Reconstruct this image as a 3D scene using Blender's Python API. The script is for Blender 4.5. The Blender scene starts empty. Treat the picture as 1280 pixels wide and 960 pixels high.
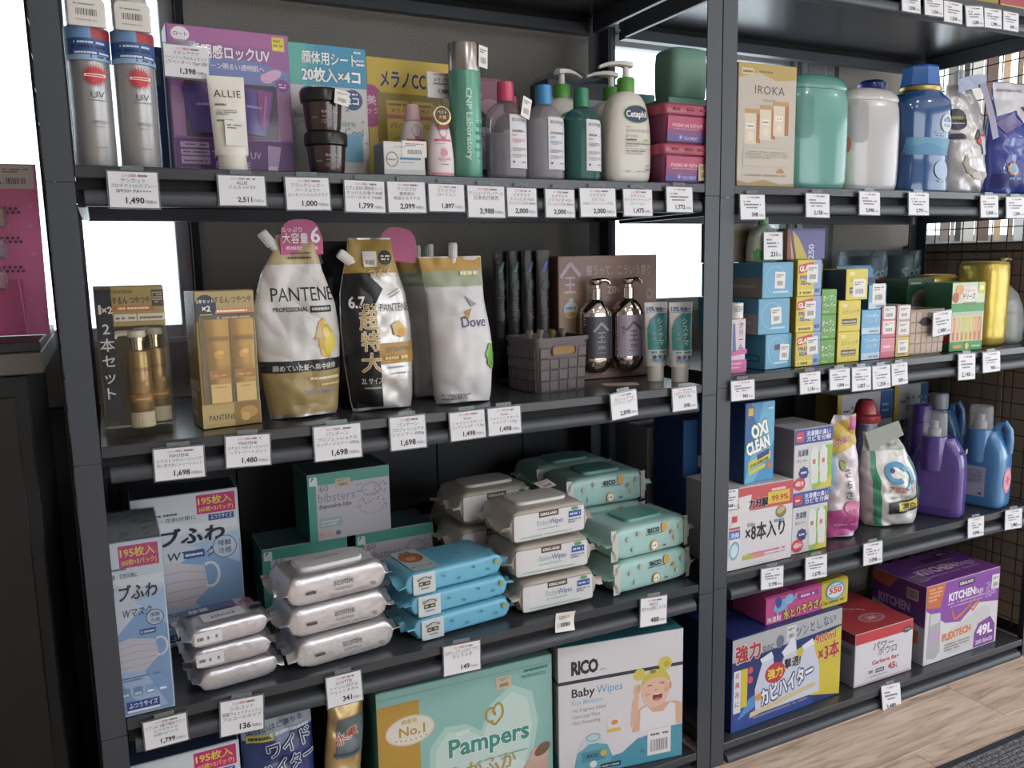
import bpy, bmesh, math, random
from mathutils import Vector, Matrix, noise
from mathutils.geometry import tessellate_polygon
sc = bpy.context.scene
COL = sc.collection
random.seed(7)

# ------------------------------------------------------------------ camera
cam = bpy.data.objects.new('camera', bpy.data.cameras.new('camera'))
COL.objects.link(cam)
_r = Vector((0.8954945, -0.4446471, -0.0194582)); _u = Vector((0.082630, 0.1231345, 0.988944)); _f = Vector((0.4373351, 0.8872017, -0.1470074))
M4 = Matrix((_r, _u, -_f)).transposed().to_4x4()
M4.translation = Vector((0.02237, -1.48242, 1.2579))
cam.matrix_world = M4
cam.data.sensor_width = 36.0
cam.data.lens = 36.0 * 1030.82 / 1280.0
cam.data.clip_start = 0.02
sc.camera = cam
# ------------------------------------------------------------------ sky and exposure
world = bpy.data.worlds.new('overcast_sky'); sc.world = world
world.use_nodes = True
wb = world.node_tree.nodes['Background']
wb.inputs['Color'].default_value = (0.90, 0.955, 1.0, 1.0)
wb.inputs['Strength'].default_value = 4.0
sc.view_settings.view_transform = 'Standard'
sc.view_settings.look = 'None'
sc.view_settings.gamma = 1.0
sc.view_settings.use_curve_mapping = False
sc.view_settings.exposure = 0.04

# ------------------------------------------------------------------ materials
def lin(h):
    h = h.lstrip('#')
    c = [int(h[i:i+2], 16) / 255.0 for i in (0, 2, 4)]
    c = [v / 12.92 if v <= 0.04045 else ((v + 0.055) / 1.055) ** 2.4 for v in c]; l = .25 * c[0] + .62 * c[1] + .13 * c[2]
    return tuple(v + .10 * (l - v) for v in c) + (1.0,)      # every colour slightly muted: tone match with a veil of haze mixed in
_mats = {}
def mat(h, rough=0.5, metal=0.0, bump=0.0, bscale=60.0, vary=0.0, emit=0.0, coat=0.0, spec=0.5):
    k = (h, rough, metal, bump, bscale, vary, emit, coat, spec)
    if k in _mats: return _mats[k]
    m = bpy.data.materials.new('surface_' + h.lstrip('#')); m.use_nodes = True
    nt = m.node_tree; b = nt.nodes['Principled BSDF']
    b.inputs['Base Color'].default_value = lin(h)
    b.inputs['Roughness'].default_value = rough
    b.inputs['Metallic'].default_value = metal
    b.inputs['Specular IOR Level'].default_value = spec
    if coat: b.inputs['Coat Weight'].default_value = coat
    if emit:
        b.inputs['Emission Color'].default_value = lin(h); b.inputs['Emission Strength'].default_value = emit
    if bump or vary:
        tc = nt.nodes.new('ShaderNodeTexCoord'); n = nt.nodes.new('ShaderNodeTexNoise')
        n.inputs['Scale'].default_value = bscale; n.inputs['Detail'].default_value = 3.0
        nt.links.new(tc.outputs['Object'], n.inputs['Vector'])
        if bump:
            bp = nt.nodes.new('ShaderNodeBump'); bp.inputs['Strength'].default_value = bump; bp.inputs['Distance'].default_value = 0.004
            nt.links.new(n.outputs['Fac'], bp.inputs['Height']); nt.links.new(bp.outputs['Normal'], b.inputs['Normal'])
        if vary:
            mx = nt.nodes.new('ShaderNodeMix'); mx.data_type = 'RGBA'; mx.blend_type = 'MULTIPLY'
            mx.inputs[6].default_value = lin(h); mx.inputs[0].default_value = vary
            nt.links.new(n.outputs['Color'], mx.inputs[7]); nt.links.new(mx.outputs[2], b.inputs['Base Color'])
    _mats[k] = m; return m
def card(h, rough=0.42): return mat(h, rough, vary=0.10, bscale=35.0)          # printed cardboard
def foil(h, rough=0.28, metal=0.85): return mat(h, rough, metal, bump=0.75, bscale=22.0)
def ink(h): return mat(h, 0.40)
def clear(h='ffffff', body=0.12, rough=0.06):
    """thin clear plastic film: mostly see-through, tinted, glossy towards the edge"""
    k = ('clear', h, body, rough)
    if k in _mats: return _mats[k]
    m = bpy.data.materials.new('clear_plastic_' + h); m.use_nodes = True; nt = m.node_tree
    for n in list(nt.nodes): nt.nodes.remove(n)
    out = nt.nodes.new('ShaderNodeOutputMaterial'); tr = nt.nodes.new('ShaderNodeBsdfTransparent')
    tr.inputs['Color'].default_value = lin(h)
    df = nt.nodes.new('ShaderNodeBsdfDiffuse'); df.inputs['Color'].default_value = lin(h)
    gl = nt.nodes.new('ShaderNodeBsdfGlossy'); gl.inputs['Roughness'].default_value = rough
    lw = nt.nodes.new('ShaderNodeLayerWeight'); lw.inputs['Blend'].default_value = 0.35
    mp = nt.nodes.new('ShaderNodeMapRange'); mp.inputs['To Min'].default_value = 0.0; mp.inputs['To Max'].default_value = 0.30
    m1 = nt.nodes.new('ShaderNodeMixShader'); m1.inputs[0].default_value = body
    m2 = nt.nodes.new('ShaderNodeMixShader')
    nt.links.new(tr.outputs[0], m1.inputs[1]); nt.links.new(df.outputs[0], m1.inputs[2])
    nt.links.new(lw.outputs['Fresnel'], mp.inputs['Value']); nt.links.new(mp.outputs[0], m2.inputs[0])
    nt.links.new(m1.outputs[0], m2.inputs[1]); nt.links.new(gl.outputs[0], m2.inputs[2])
    nt.links.new(m2.outputs[0], out.inputs['Surface'])
    _mats[k] = m; return m
def wood_mat():
    m = bpy.data.materials.new('pale_oak'); m.use_nodes = True; nt = m.node_tree; b = nt.nodes['Principled BSDF']
    tc = nt.nodes.new('ShaderNodeTexCoord'); oi = nt.nodes.new('ShaderNodeObjectInfo')
    ad = nt.nodes.new('ShaderNodeVectorMath'); ad.operation = 'ADD'
    mm = nt.nodes.new('ShaderNodeVectorMath'); mm.operation = 'SCALE'; mm.inputs['Scale'].default_value = 37.0
    cmb = nt.nodes.new('ShaderNodeCombineXYZ')
    for i in range(3): nt.links.new(oi.outputs['Random'], cmb.inputs[i])
    nt.links.new(cmb.outputs[0], mm.inputs[0]); nt.links.new(tc.outputs['Object'], ad.inputs[0]); nt.links.new(mm.outputs[0], ad.inputs[1])
    mp = nt.nodes.new('ShaderNodeMapping'); mp.inputs['Scale'].default_value = (1.6, 16.0, 1.0)
    nt.links.new(ad.outputs[0], mp.inputs['Vector'])
    n = nt.nodes.new('ShaderNodeTexNoise'); n.inputs['Scale'].default_value = 3.0; n.inputs['Detail'].default_value = 8.0; n.inputs['Distortion'].default_value = 1.2
    nt.links.new(mp.outputs[0], n.inputs['Vector'])
    cr = nt.nodes.new('ShaderNodeValToRGB'); e = cr.color_ramp.elements
    e[0].position = 0.30; e[0].color = lin('a88e7a'); e[1].position = 0.62; e[1].color = lin('e0cbb8')
    x = cr.color_ramp.elements.new(0.46); x.color = lin('d0b5a0')
    nt.links.new(n.outputs['Fac'], cr.inputs['Fac']); nt.links.new(cr.outputs['Color'], b.inputs['Base Color'])
    b.inputs['Roughness'].default_value = 0.42
    return m
def wallpaper_mat(h, sc_=220.0):
    m = bpy.data.materials.new('woven_wallpaper'); m.use_nodes = True; nt = m.node_tree; b = nt.nodes['Principled BSDF']
    tc = nt.nodes.new('ShaderNodeTexCoord'); n = nt.nodes.new('ShaderNodeTexNoise'); n.inputs['Scale'].default_value = sc_; n.inputs['Detail'].default_value = 4
    nt.links.new(tc.outputs['Object'], n.inputs['Vector'])
    cr = nt.nodes.new('ShaderNodeValToRGB'); e = cr.color_ramp.elements
    c = lin(h); e[0].position = .3; e[1].position = .7
    e[0].color = tuple(v * .82 for v in c[:3]) + (1,); e[1].color = tuple(min(1, v * 1.15) for v in c[:3]) + (1,)
    nt.links.new(n.outputs['Fac'], cr.inputs['Fac']); nt.links.new(cr.outputs['Color'], b.inputs['Base Color'])
    bp = nt.nodes.new('ShaderNodeBump'); bp.inputs['Strength'].default_value = .4; bp.inputs['Distance'].default_value = .002
    nt.links.new(n.outputs['Fac'], bp.inputs['Height']); nt.links.new(bp.outputs['Normal'], b.inputs['Normal'])
    b.inputs['Roughness'].default_value = .85
    return m
STEEL = mat('3d424b', 0.42, 0.0, bump=0.05, bscale=700.0)
DECK = mat('3a3d43', 0.24, 0.0, bump=0.03, bscale=700.0)
GAP_SHADE = mat('0d0e11', 0.8)  # near-black that imitates the shade in the gaps under the decks

# ------------------------------------------------------------------ geometry helpers
def lerp(tab, t):
    """piecewise linear table [(t, value or tuple)]"""
    if t <= tab[0][0]: return tab[0][1]
    for (a, va), (b, vb) in zip(tab, tab[1:]):
        if t <= b:
            k = (t - a) / (b - a) if b > a else 0
            k = k * k * (3 - 2 * k) if len(tab) > 2 else k
            if isinstance(va, tuple): return tuple(x + (y - x) * k for x, y in zip(va, vb))
            return va + (vb - va) * k
    return tab[-1][1]
class Geo:
    def __init__(s): s.v = []; s.f = []; s.m = []; s.ml = []
    def mi(s, m):
        if m not in s.ml: s.ml.append(m)
        return s.ml.index(m)
    def box(s, x0, x1, y0, y1, z0, z1, m, mside=None, mtop=None):
        b = len(s.v)
        s.v += [(x0,y0,z0),(x1,y0,z0),(x1,y1,z0),(x0,y1,z0),(x0,y0,z1),(x1,y0,z1),(x1,y1,z1),(x0,y1,z1)]
        fs = [(0,1,5,4),(3,0,4,7),(1,2,6,5),(2,3,7,6),(4,5,6,7),(3,2,1,0)]
        ms = [m, mside or m, mside or m, m, mtop or m, mtop or m]
        for q, k in zip(fs, ms): s.f.append(tuple(b + i for i in q)); s.m.append(s.mi(k))
        return s
    def poly(s, pts, m):
        b = len(s.v); s.v += [tuple(p) for p in pts]; s.f.append(tuple(range(b, b + len(pts)))); s.m.append(s.mi(m)); return s
    def rings(s, rs, m, cap0=True, cap1=True, closed=True, mf=None):
        """skin a list of rings with equal point counts"""
        n = len(rs[0]); b = len(s.v)
        for r in rs: s.v += [tuple(p) for p in r]
        for i in range(len(rs) - 1):
            for j in range(n if closed else n - 1):
                a = b + i * n + j; c = b + i * n + (j + 1) % n
                s.f.append((a, c, c + n, a + n)); s.m.append(s.mi(mf(i, j) if mf else m))
        if cap0: s.f.append(tuple(b + j for j in reversed(range(n)))); s.m.append(s.mi(mf(0, 0) if mf else m))
        if cap1: s.f.append(tuple(b + (len(rs) - 1) * n + j for j in range(n))); s.m.append(s.mi(mf(len(rs) - 2, 0) if mf else m))
        return s
    def lathe(s, prof, m, n=24, c=(0, 0), cap0=True, cap1=True):
        return s.rings([[(c[0] + r * math.cos(2*math.pi*j/n), c[1] + r * math.sin(2*math.pi*j/n), z) for j in range(n)] for r, z in prof], m, cap0, cap1)
    def tube(s, pts, r, m, n=8, cap=True):
        rs = []; pts = [Vector(p) for p in pts]
        for i, p in enumerate(pts):
            d = (pts[min(i+1, len(pts)-1)] - pts[max(i-1, 0)]).normalized()
            a = d.orthogonal().normalized() if i == 0 else (pa - d * pa.dot(d)).normalized()
            pa = a; c = d.cross(a); rr = r[i] if isinstance(r, (list, tuple)) else r
            rs.append([p + (a * math.cos(2*math.pi*j/n) + c * math.sin(2*math.pi*j/n)) * rr for j in range(n)])
        return s.rings(rs, m, cap, cap)
    def build(s, name, parent=None, bevel=0.0, seg=1, smooth=40, loc=None, rotz=0.0):
        me = bpy.data.meshes.new(name); me.from_pydata(s.v, [], s.f)
        for m in s.ml: me.materials.append(m)
        me.polygons.foreach_set('material_index', s.m)
        if bevel:
            bm = bmesh.new(); bm.from_mesh(me)
            bmesh.ops.recalc_face_normals(bm, faces=bm.faces)
            bmesh.ops.bevel(bm, geom=list(bm.edges), offset=bevel, segments=seg, affect='EDGES', profile=0.5, clamp_overlap=True)
            bm.to_mesh(me); bm.free()
        if smooth:
            me.polygons.foreach_set('use_smooth', [True] * len(me.polygons))
            me.set_sharp_from_angle(angle=math.radians(smooth))
        me.update()
        o = bpy.data.objects.new(name, me); COL.objects.link(o)
        if parent is not None: o.parent = parent
        if loc is not None: o.location = loc
        o.rotation_euler.z = rotz
        return o
def superell(rx, ry, n, z, N=32, cx=0.0, cy=0.0):
    out = []
    for j in range(N):
        a = 2 * math.pi * j / N; c, s = math.cos(a), math.sin(a)
        out.append((cx + rx * math.copysign(abs(c) ** (2 / n), c), cy + ry * math.copysign(abs(s) ** (2 / n), s), z))
    return out
def thing(name, label, cat, loc=(0, 0, 0), deg=0.0, group=None):
    o = bpy.data.objects.new(name, None); COL.objects.link(o); o.empty_display_size = 0.02
    o.location = loc; o.rotation_euler = (0, 0, math.radians(deg)); o['label'] = label; o['category'] = cat
    if group: o['group'] = group
    return o
def copy_thing(src, label, loc, deg=None, group=None):
    r = src.copy(); COL.objects.link(r); r.location = loc; r['label'] = label
    if deg is not None: r.rotation_euler = (0, 0, math.radians(deg))
    if group: r['group'] = group
    def rec(a, b):
        for ch in [o for o in kids.get(a, [])]:
            c = ch.copy(); COL.objects.link(c); c.parent = b; rec(ch, c)
    kids = {}
    for o in bpy.data.objects:
        if o.parent: kids.setdefault(o.parent, []).append(o)
    rec(src, r)
    return r
def struct(o): o['kind'] = 'structure'; return o

# ------------------------------------------------------------------ flat print (lettering, label art) as thin shapes laid on a surface
_tc = {}
def text_tris(s, bold=0.0, sp=1.0):
    k = (s, bold, sp)
    if k not in _tc:
        c = bpy.data.curves.new('type', 'FONT'); c.body = s; c.size = 1.0; c.resolution_u = 2; c.offset = bold; c.space_character = sp
        o = bpy.data.objects.new('type', c); me = o.to_mesh()
        vs = [(v.co.x, v.co.y) for v in me.vertices]
        me.calc_loop_triangles()
        tr = [tuple(vs[i] for i in t.vertices) for t in me.loop_triangles]
        o.to_mesh_clear(); bpy.data.objects.remove(o); bpy.data.curves.remove(c)
        xs = [p[0] for p in vs] or [0, 1]; ys = [p[1] for p in vs] or [0, 1]
        _tc[k] = (tr, min(xs), max(xs), min(ys), max(ys))
    return _tc[k]
class Print:
    def __init__(s): s.t = []; s.n = 0
    def tri(s, ts, c):
        s.n += 1
        for t in ts: s.t.append((t, c, s.n))
        return s
    def poly(s, pts, c):
        ids = tessellate_polygon([[Vector((x, y, 0)) for x, y in pts]])
        return s.tri([tuple(pts[i] for i in t) for t in ids], c)
    def rect(s, x, y, w, h, c): return s.tri([((x,y),(x+w,y),(x+w,y+h)),((x,y),(x+w,y+h),(x,y+h))], c)
    def rr(s, x, y, w, h, r, c, k=5):
        pts = []
        for cx, cy, a0 in ((x+w-r, y+r, -90), (x+w-r, y+h-r, 0), (x+r, y+h-r, 90), (x+r, y+r, 180)):
            for i in range(k + 1):
                a = math.radians(a0 + 90 * i / k); pts.append((cx + r * math.cos(a), cy + r * math.sin(a)))
        m = (x + w / 2, y + h / 2)
        return s.tri([(m, pts[i], pts[(i + 1) % len(pts)]) for i in range(len(pts))], c)
    def ell(s, cx, cy, rx, ry, c, n=24, a0=0, a1=360, rot=0):
        cr, sr = math.cos(math.radians(rot)), math.sin(math.radians(rot)); pts = []
        for i in range(n + 1):
            a = math.radians(a0 + (a1 - a0) * i / n); x, y = rx * math.cos(a), ry * math.sin(a); pts.append((cx + x * cr - y * sr, cy + x * sr + y * cr))
        return s.tri([((cx, cy), pts[i], pts[i + 1]) for i in range(n)], c)
    def ring(s, cx, cy, rx, ry, w, c, n=24, a0=0, a1=360):
        o, i_ = [], []
        for i in range(n + 1):
            a = math.radians(a0 + (a1 - a0) * i / n); o.append((cx + rx * math.cos(a), cy + ry * math.sin(a))); i_.append((cx + (rx - w) * math.cos(a), cy + (ry - w) * math.sin(a)))
        ts = []
        for i in range(n): ts += [(o[i], o[i+1], i_[i+1]), (o[i], i_[i+1], i_[i])]
        return s.tri(ts, c)
    def line(s, pts, w, c):
        ts = []
        for (x0, y0), (x1, y1) in zip(pts, pts[1:]):
            l = math.hypot(x1 - x0, y1 - y0) or 1; nx, ny = -(y1 - y0) / l * w / 2, (x1 - x0) / l * w / 2
            a, b, d, e = (x0+nx, y0+ny), (x1+nx, y1+ny), (x1-nx, y1-ny), (x0-nx, y0-ny); ts += [(a, b, d), (a, d, e)]
        return s.tri(ts, c)
    def star(s, cx, cy, r0, r1, n, c):
        pts = [(cx + (r0 if i % 2 else r1) * math.cos(math.pi * i / n), cy + (r0 if i % 2 else r1) * math.sin(math.pi * i / n)) for i in range(2 * n)]
        return s.tri([((cx, cy), pts[i], pts[(i + 1) % (2 * n)]) for i in range(2 * n)], c)
    def text(s, st, x, y, h, c, b=0.0, al='c', w=None, rot=0, sh=0.0, out=None, ow=0.05, sp=1.0):
        """st at (x, y baseline), em size h; w squeezes or stretches to that width"""
        cjk = any(ord(ch) > 0x2E80 for ch in st); b0 = b
        if cjk: b = 0.0
        tr, x0, x1, y0, y1 = text_tris(st, b, sp)
        W = x1 - x0; kx = h if w is None else w / W
        ox = {'c': -(x0 + x1) / 2, 'l': -x0, 'r': -x1}[al]
        cr, sr = math.cos(math.radians(rot)), math.sin(math.radians(rot))
        def T(p):
            a, d = (p[0] + ox) * kx + sh * p[1] * h, p[1] * h
            return (x + a * cr - d * sr, y + a * sr + d * cr)
        if cjk:   # heavy strokes: the same outline laid down again, shifted a little
            def again(rad, col, n):
                s.n += 1
                for k in range(n):
                    dx, dy = rad * math.cos(2 * math.pi * k / n), rad * math.sin(2 * math.pi * k / n)
                    for t in tr: s.t.append((tuple(T((q[0] + dx, q[1] + dy)) for q in t), col, s.n))
            if out: again(b0 + ow, out, 8)
            if b0 > .008: again(b0, c, 4)
        elif out:
            to, a0, a1, _, _ = text_tris(st, b + ow, sp)
            s.tri([tuple(T(p) for p in t) for t in to], out)
        return s.tri([tuple(T(p) for p in t) for t in tr], c)
    def vtext(s, st, x, y, h, c, b=0.0, step=None, **k):
        for i, ch in enumerate(st): s.text(ch, x, y - i * (step or h), h, c, b, **k)
        return s
    def bars(s, x, y, w, h, c, seed=0, dens=0.7):
        """a line of print too small to read"""
        rnd = random.Random(seed + int(x * 9999) + int(y * 7777)); p = x; ts = []
        while p < x + w:
            k = h * rnd.uniform(0.5, 1.6); k = min(k, x + w - p)
            if rnd.random() < dens + 0.2: q = p + k * .85; ts += [((p, y), (q, y), (q, y + h)), ((p, y), (q, y + h), (p, y + h))]
            p += k
        return s.tri(ts, c)
    def lines(s, x, y, w, h, n, c, seed=0):
        for i in range(n): s.bars(x, y - i * h * 1.8, w * (1 if i < n - 1 else .6), h, c, seed + i)
        return s
    def barcode(s, x, y, w, h, bg='f2f0ee'):
        s.rect(x, y, w, h, bg); rnd = random.Random(int(x * 1e4)); p = x + w * .08; ts = []; a, b = y + h * .12, y + h * .88
        while p < x + w * .9:
            k = w * rnd.uniform(.012, .04); ts += [((p, a), (p + k, a), (p + k, b)), ((p, a), (p + k, b), (p, b))]; p += k + w * rnd.uniform(.015, .04)
        return s.tri(ts, '2a2626')
    def put(s, name, parent, fn, maxlen=None, off=0.0005, step=0.00006, rough=0.42, metal=0.0, keep=None):
        if maxlen and step < .0001: step = .00016
        step = min(step, (.0012 if maxlen is None else .0045) / max(1, s.n))          # the whole print stays a hair thick
        ml, idx, V, F, MI = [], {}, [], [], []
        def split(t, d=0):
            if maxlen is None or d > 9: return [t]
            L = [math.dist(t[i], t[(i + 1) % 3]) for i in range(3)]; k = max(range(3), key=lambda i: L[i])
            if L[k] <= maxlen: return [t]
            a, b, c = t[k], t[(k + 1) % 3], t[(k + 2) % 3]; m = ((a[0] + b[0]) / 2, (a[1] + b[1]) / 2)
            return split((a, m, c), d + 1) + split((m, b, c), d + 1)
        for t, c, n in s.t:
            if c not in idx: idx[c] = len(ml); ml.append(mat(c, rough, metal) if isinstance(c, str) else c)
            for q in split(t):
                b = len(V); V += [tuple(fn(p[0], p[1], off + step * n)) for p in q]; F.append((b, b + 1, b + 2)); MI.append(idx[c])
        if not F: return None
        me = bpy.data.meshes.new(name); me.from_pydata(V, [], F)
        for m in ml: me.materials.append(m)
        me.polygons.foreach_set('material_index', MI); me.update()
        o = bpy.data.objects.new(name, me); COL.objects.link(o); o.parent = parent
        return o
def on_front(w, d): return lambda x, y, o: (x - w / 2, -d / 2 - o, y)
def on_left(w, d): return lambda x, y, o: (-w / 2 - o, d / 2 - x, y)
def on_right(w, d): return lambda x, y, o: (w / 2 + o, -d / 2 + x, y)
def on_top(w, d, h): return lambda x, y, o: (x - w / 2, -d / 2 + y, h + o)
def place(bl, w, d, deg):
    a = math.radians(deg); c, s = math.cos(a), math.sin(a)
    return (bl[0] + c * w / 2 - s * d / 2, bl[1] + s * w / 2 + c * d / 2)
def carton(name, label, bl, z, w, d, h, deg, front, side=None, top=None, cat='box', group=None, P=None, PL=None, PT=None, bev=0.0015, seam=True, rough=0.42, PR=None):
    x, y = place(bl, w, d, deg)
    t = thing(name, label, cat, (x, y, z + 0.0005), deg, group)
    side = side or front; top = top or front
    Geo().box(-w/2, w/2, -d/2, d/2, 0, h, card(front, rough), card(side, rough), card(top, rough)).build('carton_body', t, bevel=bev, seg=2, smooth=0)
    if seam:
        g = Geo(); g.box(-w/2 + .003, w/2 - .003, -d/2 + .002, d * .02, h, h + .0007, card(top, rough)); g.build('lid_flap', t, smooth=0)
    if P: P.put('front_print', t, on_front(w, d))
    if PL: PL.put('side_print', t, on_left(w, d))
    if PR: PR.put('side_print', t, on_right(w, d))
    if PT: PT.put('top_print', t, on_top(w, d, h), off=.0014)
    return t
# ================================================================== the room
ZW = 2.65
GREYWALL = wallpaper_mat('918c86')
def wall_with_holes(name, axis, at, thick, u0, u1, z0, z1, holes, m):
    """wall slab along x (axis 'x', at = y) or along y; holes = [(a, b, zlo, zhi)]"""
    g = Geo(); us = sorted({u0, u1, *[h[0] for h in holes], *[h[1] for h in holes]})
    for a, b in zip(us, us[1:]):
        cuts = sorted([(h[2], h[3]) for h in holes if h[0] <= a and h[1] >= b]); zs = z0
        for lo, hi in cuts + [(z1, z1)]:
            if lo > zs + 1e-6:
                if axis == 'x': g.box(a, b, at, at + thick, zs, lo, m)
                else: g.box(at, at + thick, a, b, zs, lo, m)
            zs = max(zs, hi)
    return struct(g.build(name, smooth=0))
W1 = (-1.25, 0.240, 1.085, 1.905); W2 = (1.372, 2.098, 1.095, 1.905); W3 = (2.70, 5.6, 1.285, 2.30)
wall_with_holes('wall_back', 'x', 0.60, 0.14, -2.2, 6.0, 0, ZW, [W1, W2, W3], GREYWALL)
white_wall = mat('b9b5af', 0.8, bump=.1, bscale=150)
struct(Geo().box(-2.3, -2.2, -5.0, 0.74, 0, ZW, white_wall).build('wall_left', smooth=0))
wall_with_holes('wall_right', 'y', 6.0, 0.12, -5.0, 0.74, 0, ZW, [(-4.2, -0.2, 0.1, 2.35)], white_wall)
wall_with_holes('wall_front', 'x', -5.0, 0.12, -2.3, 6.1, 0, ZW, [(1.4, 5.4, 0.1, 2.35)], white_wall)
struct(Geo().box(-2.3, 6.12, -5.0, 0.74, ZW, ZW + .1, mat('cfccc6', .8)).build('ceiling', smooth=0))

def window(name, x0, x1, z0, z1, bars=()):
    """white aluminium window set in the wall opening: frame, sash, pane"""
    fr = mat('a9adb0', .4); g = Geo(); y0, y1 = .625, .665; t = .032
    g.box(x0, x0 + t, y0, y1, z0, z1, fr); g.box(x1 - t, x1, y0, y1, z0, z1, fr)
    g.box(x0 + t, x1 - t, y0, y1, z0, z0 + .04, fr); g.box(x0 + t, x1 - t, y0, y1, z1 - .035, z1, fr)
    root = struct(g.build(name, bevel=.002, smooth=0))
    Geo().box(x0 + t, x1 - t, .644, .648, z0 + .04, z1 - .035, clear('f4f8fa', .03, .02)).build('pane', root, smooth=0)
    for b in bars:
        Geo().box(b - .016, b + .016, .630, .660, z0 + .04, z1 - .035, fr).build('mullion', root, smooth=0)
    Geo().box(x0 + .001, x1 - .001, .602, .625, z0 + .0005, z0 + .012, fr).build('sill', root, smooth=0)
    return root
window('window_1', W1[0], W1[1] - .018, W1[2], W1[3], (-.5,))
struct(Geo().box(W1[1] - .0175, W1[1] - .0005, .590, .70, W1[2], W1[3], mat('14171b', .7)).build('trim_reveal_shade', smooth=0))  # near-black block: shade of the window reveal put into its colour
window('window_2', *W2)
window('window_3', *W3, bars=(3.6, 4.6))
g = Geo(); g.box(2.112, 2.232, .5655, .5995, 0.0, ZW, mat('77777a', .6)); struct(g.build('trim_2', bevel=.003, smooth=0))
struct(Geo().box(2.236, 2.262, .575, .5995, 0.0, ZW, mat('2c2f33', .5)).build('trim_3', bevel=.002, smooth=0))
bc = thing('blind_chain', 'thin beaded blind chain hanging beside the right-hand window pane', 'chain', (2.172, .548, 1.05))
g = Geo()
for i in range(75): g.lathe([(.0004, -.004), (.004, 0), (.0004, .004)], mat('b7b7b2', .4), 5, cap0=False, cap1=False); g.v[-15:] = [(a, b, c + i * .012) for a, b, c in g.v[-15:]]
o = g.build('beads', bc, smooth=60); o['kind'] = 'stuff'
Geo().tube([(0, 0, 0), (0, 0, .9)], .0009, mat('b7b7b2', .4), 5).build('cord', bc)
Geo().box(-.012, .012, -.006, .017, .9, .935, mat('c9c9c4', .4)).build('bracket', bc)
# vertical louvre blind in front of the far window: every louvre is a piece of its own
vb = thing('vertical_blind', 'beige and white vertical louvre blind behind the wire end panel', 'blind', (2.72, .54, 1.30))
Geo().box(0, 2.8, -.02, .02, 1.02, 1.06, mat('d9d5cc', .5)).build('head_rail', vb, smooth=0)
tones = ['8d8478', 'b9b4aa', '2c2a2c', 'd8d8d2', 'c9cac6', '6d4f41', 'f3ead6', 'c8a780', 'f4eee2', '8f7a64', 'c3c8cc', 'a98c6a']
wid = [.052, .02, .030, .085, .012, .062, .034, .040, .050, .030, .060, .028]
x = .03; i = 0
while x < 2.72:
    w_ = wid[i % 12]
    if i % 12 in (6, 8): x += w_; i += 1; continue          # open gaps: the bright sky shows between the louvres
    g = Geo(); g.box(x, x + w_ - .002, -.004 - .004 * (i % 3), -.002 - .004 * (i % 3), 0.0, 1.02, mat(tones[i % 12], .6)); g.build('louvre', vb, smooth=0); x += w_; i += 1
# brown boarded dado below that window, one object per board
dado = struct(Geo().box(2.64, 6.0, .575, .5995, 0.0, 1.285, mat('4a3d34', .75)).build('trim_4', smooth=0))
brown = mat('75634f', .72, vary=.35, bscale=9)
for i in range(9):
    Geo().box(2.645 + i * .36, 2.645 + i * .36 + .354, .555, .575, 0.01, 1.275, brown).build('panel', dado, bevel=.002, smooth=0)
bs = struct(Geo().box(-2.2, 1.3, .570, .5999, 0, .07, mat('2b2c2e', .5)).build('baseboard_back', smooth=0))
# dark panelling on the wall below the windows, one object per panel
dp = struct(Geo().box(-2.2, 2.10, .588, .5999, 0.0705, .955, mat('101216', .7)).build('trim_5', smooth=0))
for i in range(14):
    Geo().box(-1.55 + i * .262, -1.55 + i * .262 + .2595, .580, .588, .072, .953, mat('23262c', .6)).build('panel', dp, bevel=.0012, smooth=0)
# brown counter standing beyond the wire end panel
ct = thing('counter', 'brown panelled counter standing just beyond the wire end of the right rack', 'counter', (3.05, .27, 0))
Geo().box(-.43, .43, -.28, .28, .05, 1.262, mat('4a3d34', .7)).build('counter_body', ct, bevel=.002, smooth=0)
Geo().box(-.445, .445, -.295, .29, 1.2625, 1.29, mat('8d7966', .6)).build('worktop', ct, bevel=.002, smooth=0)
Geo().box(-.40, .40, -.25, .25, 0, .05, mat('1c1a19', .7)).build('plinth', ct, smooth=0)
for i in range(3): Geo().box(-.4385, -.4305, -.275 + i * .184, -.275 + i * .184 + .181, .055, 1.258, mat('a8927c', .72, vary=.35, bscale=9)).build('side_panel', ct, bevel=.002, smooth=0)
# floor: oak boards, each a piece
fl = struct(Geo().box(-2.2, 6.0, -5.0, .74, -.06, -.006, mat('6b5647', .7)).build('floor', smooth=0))
oak = wood_mat(); me = None
for j in range(10):
    for i in range(-1, 5):
        x0 = .3 + i * .95 + (j * .37) % .95; y0 = -1.10 + j * .182
        if y0 > .42: continue
        if me is None:
            p = Geo().box(0, .9485, 0, .1808, -.006, 0, oak).build('plank', fl, bevel=.0012, smooth=0, loc=(x0, y0, 0)); me = p.data
        else:
            p = bpy.data.objects.new('plank', me); COL.objects.link(p); p.parent = fl; p.location = (x0, y0, 0)
Geo().box(-2.2, 6.0, -5.0, -1.1005, -.006, 0, oak).build('boards_beyond_view', fl, smooth=0)
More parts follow.
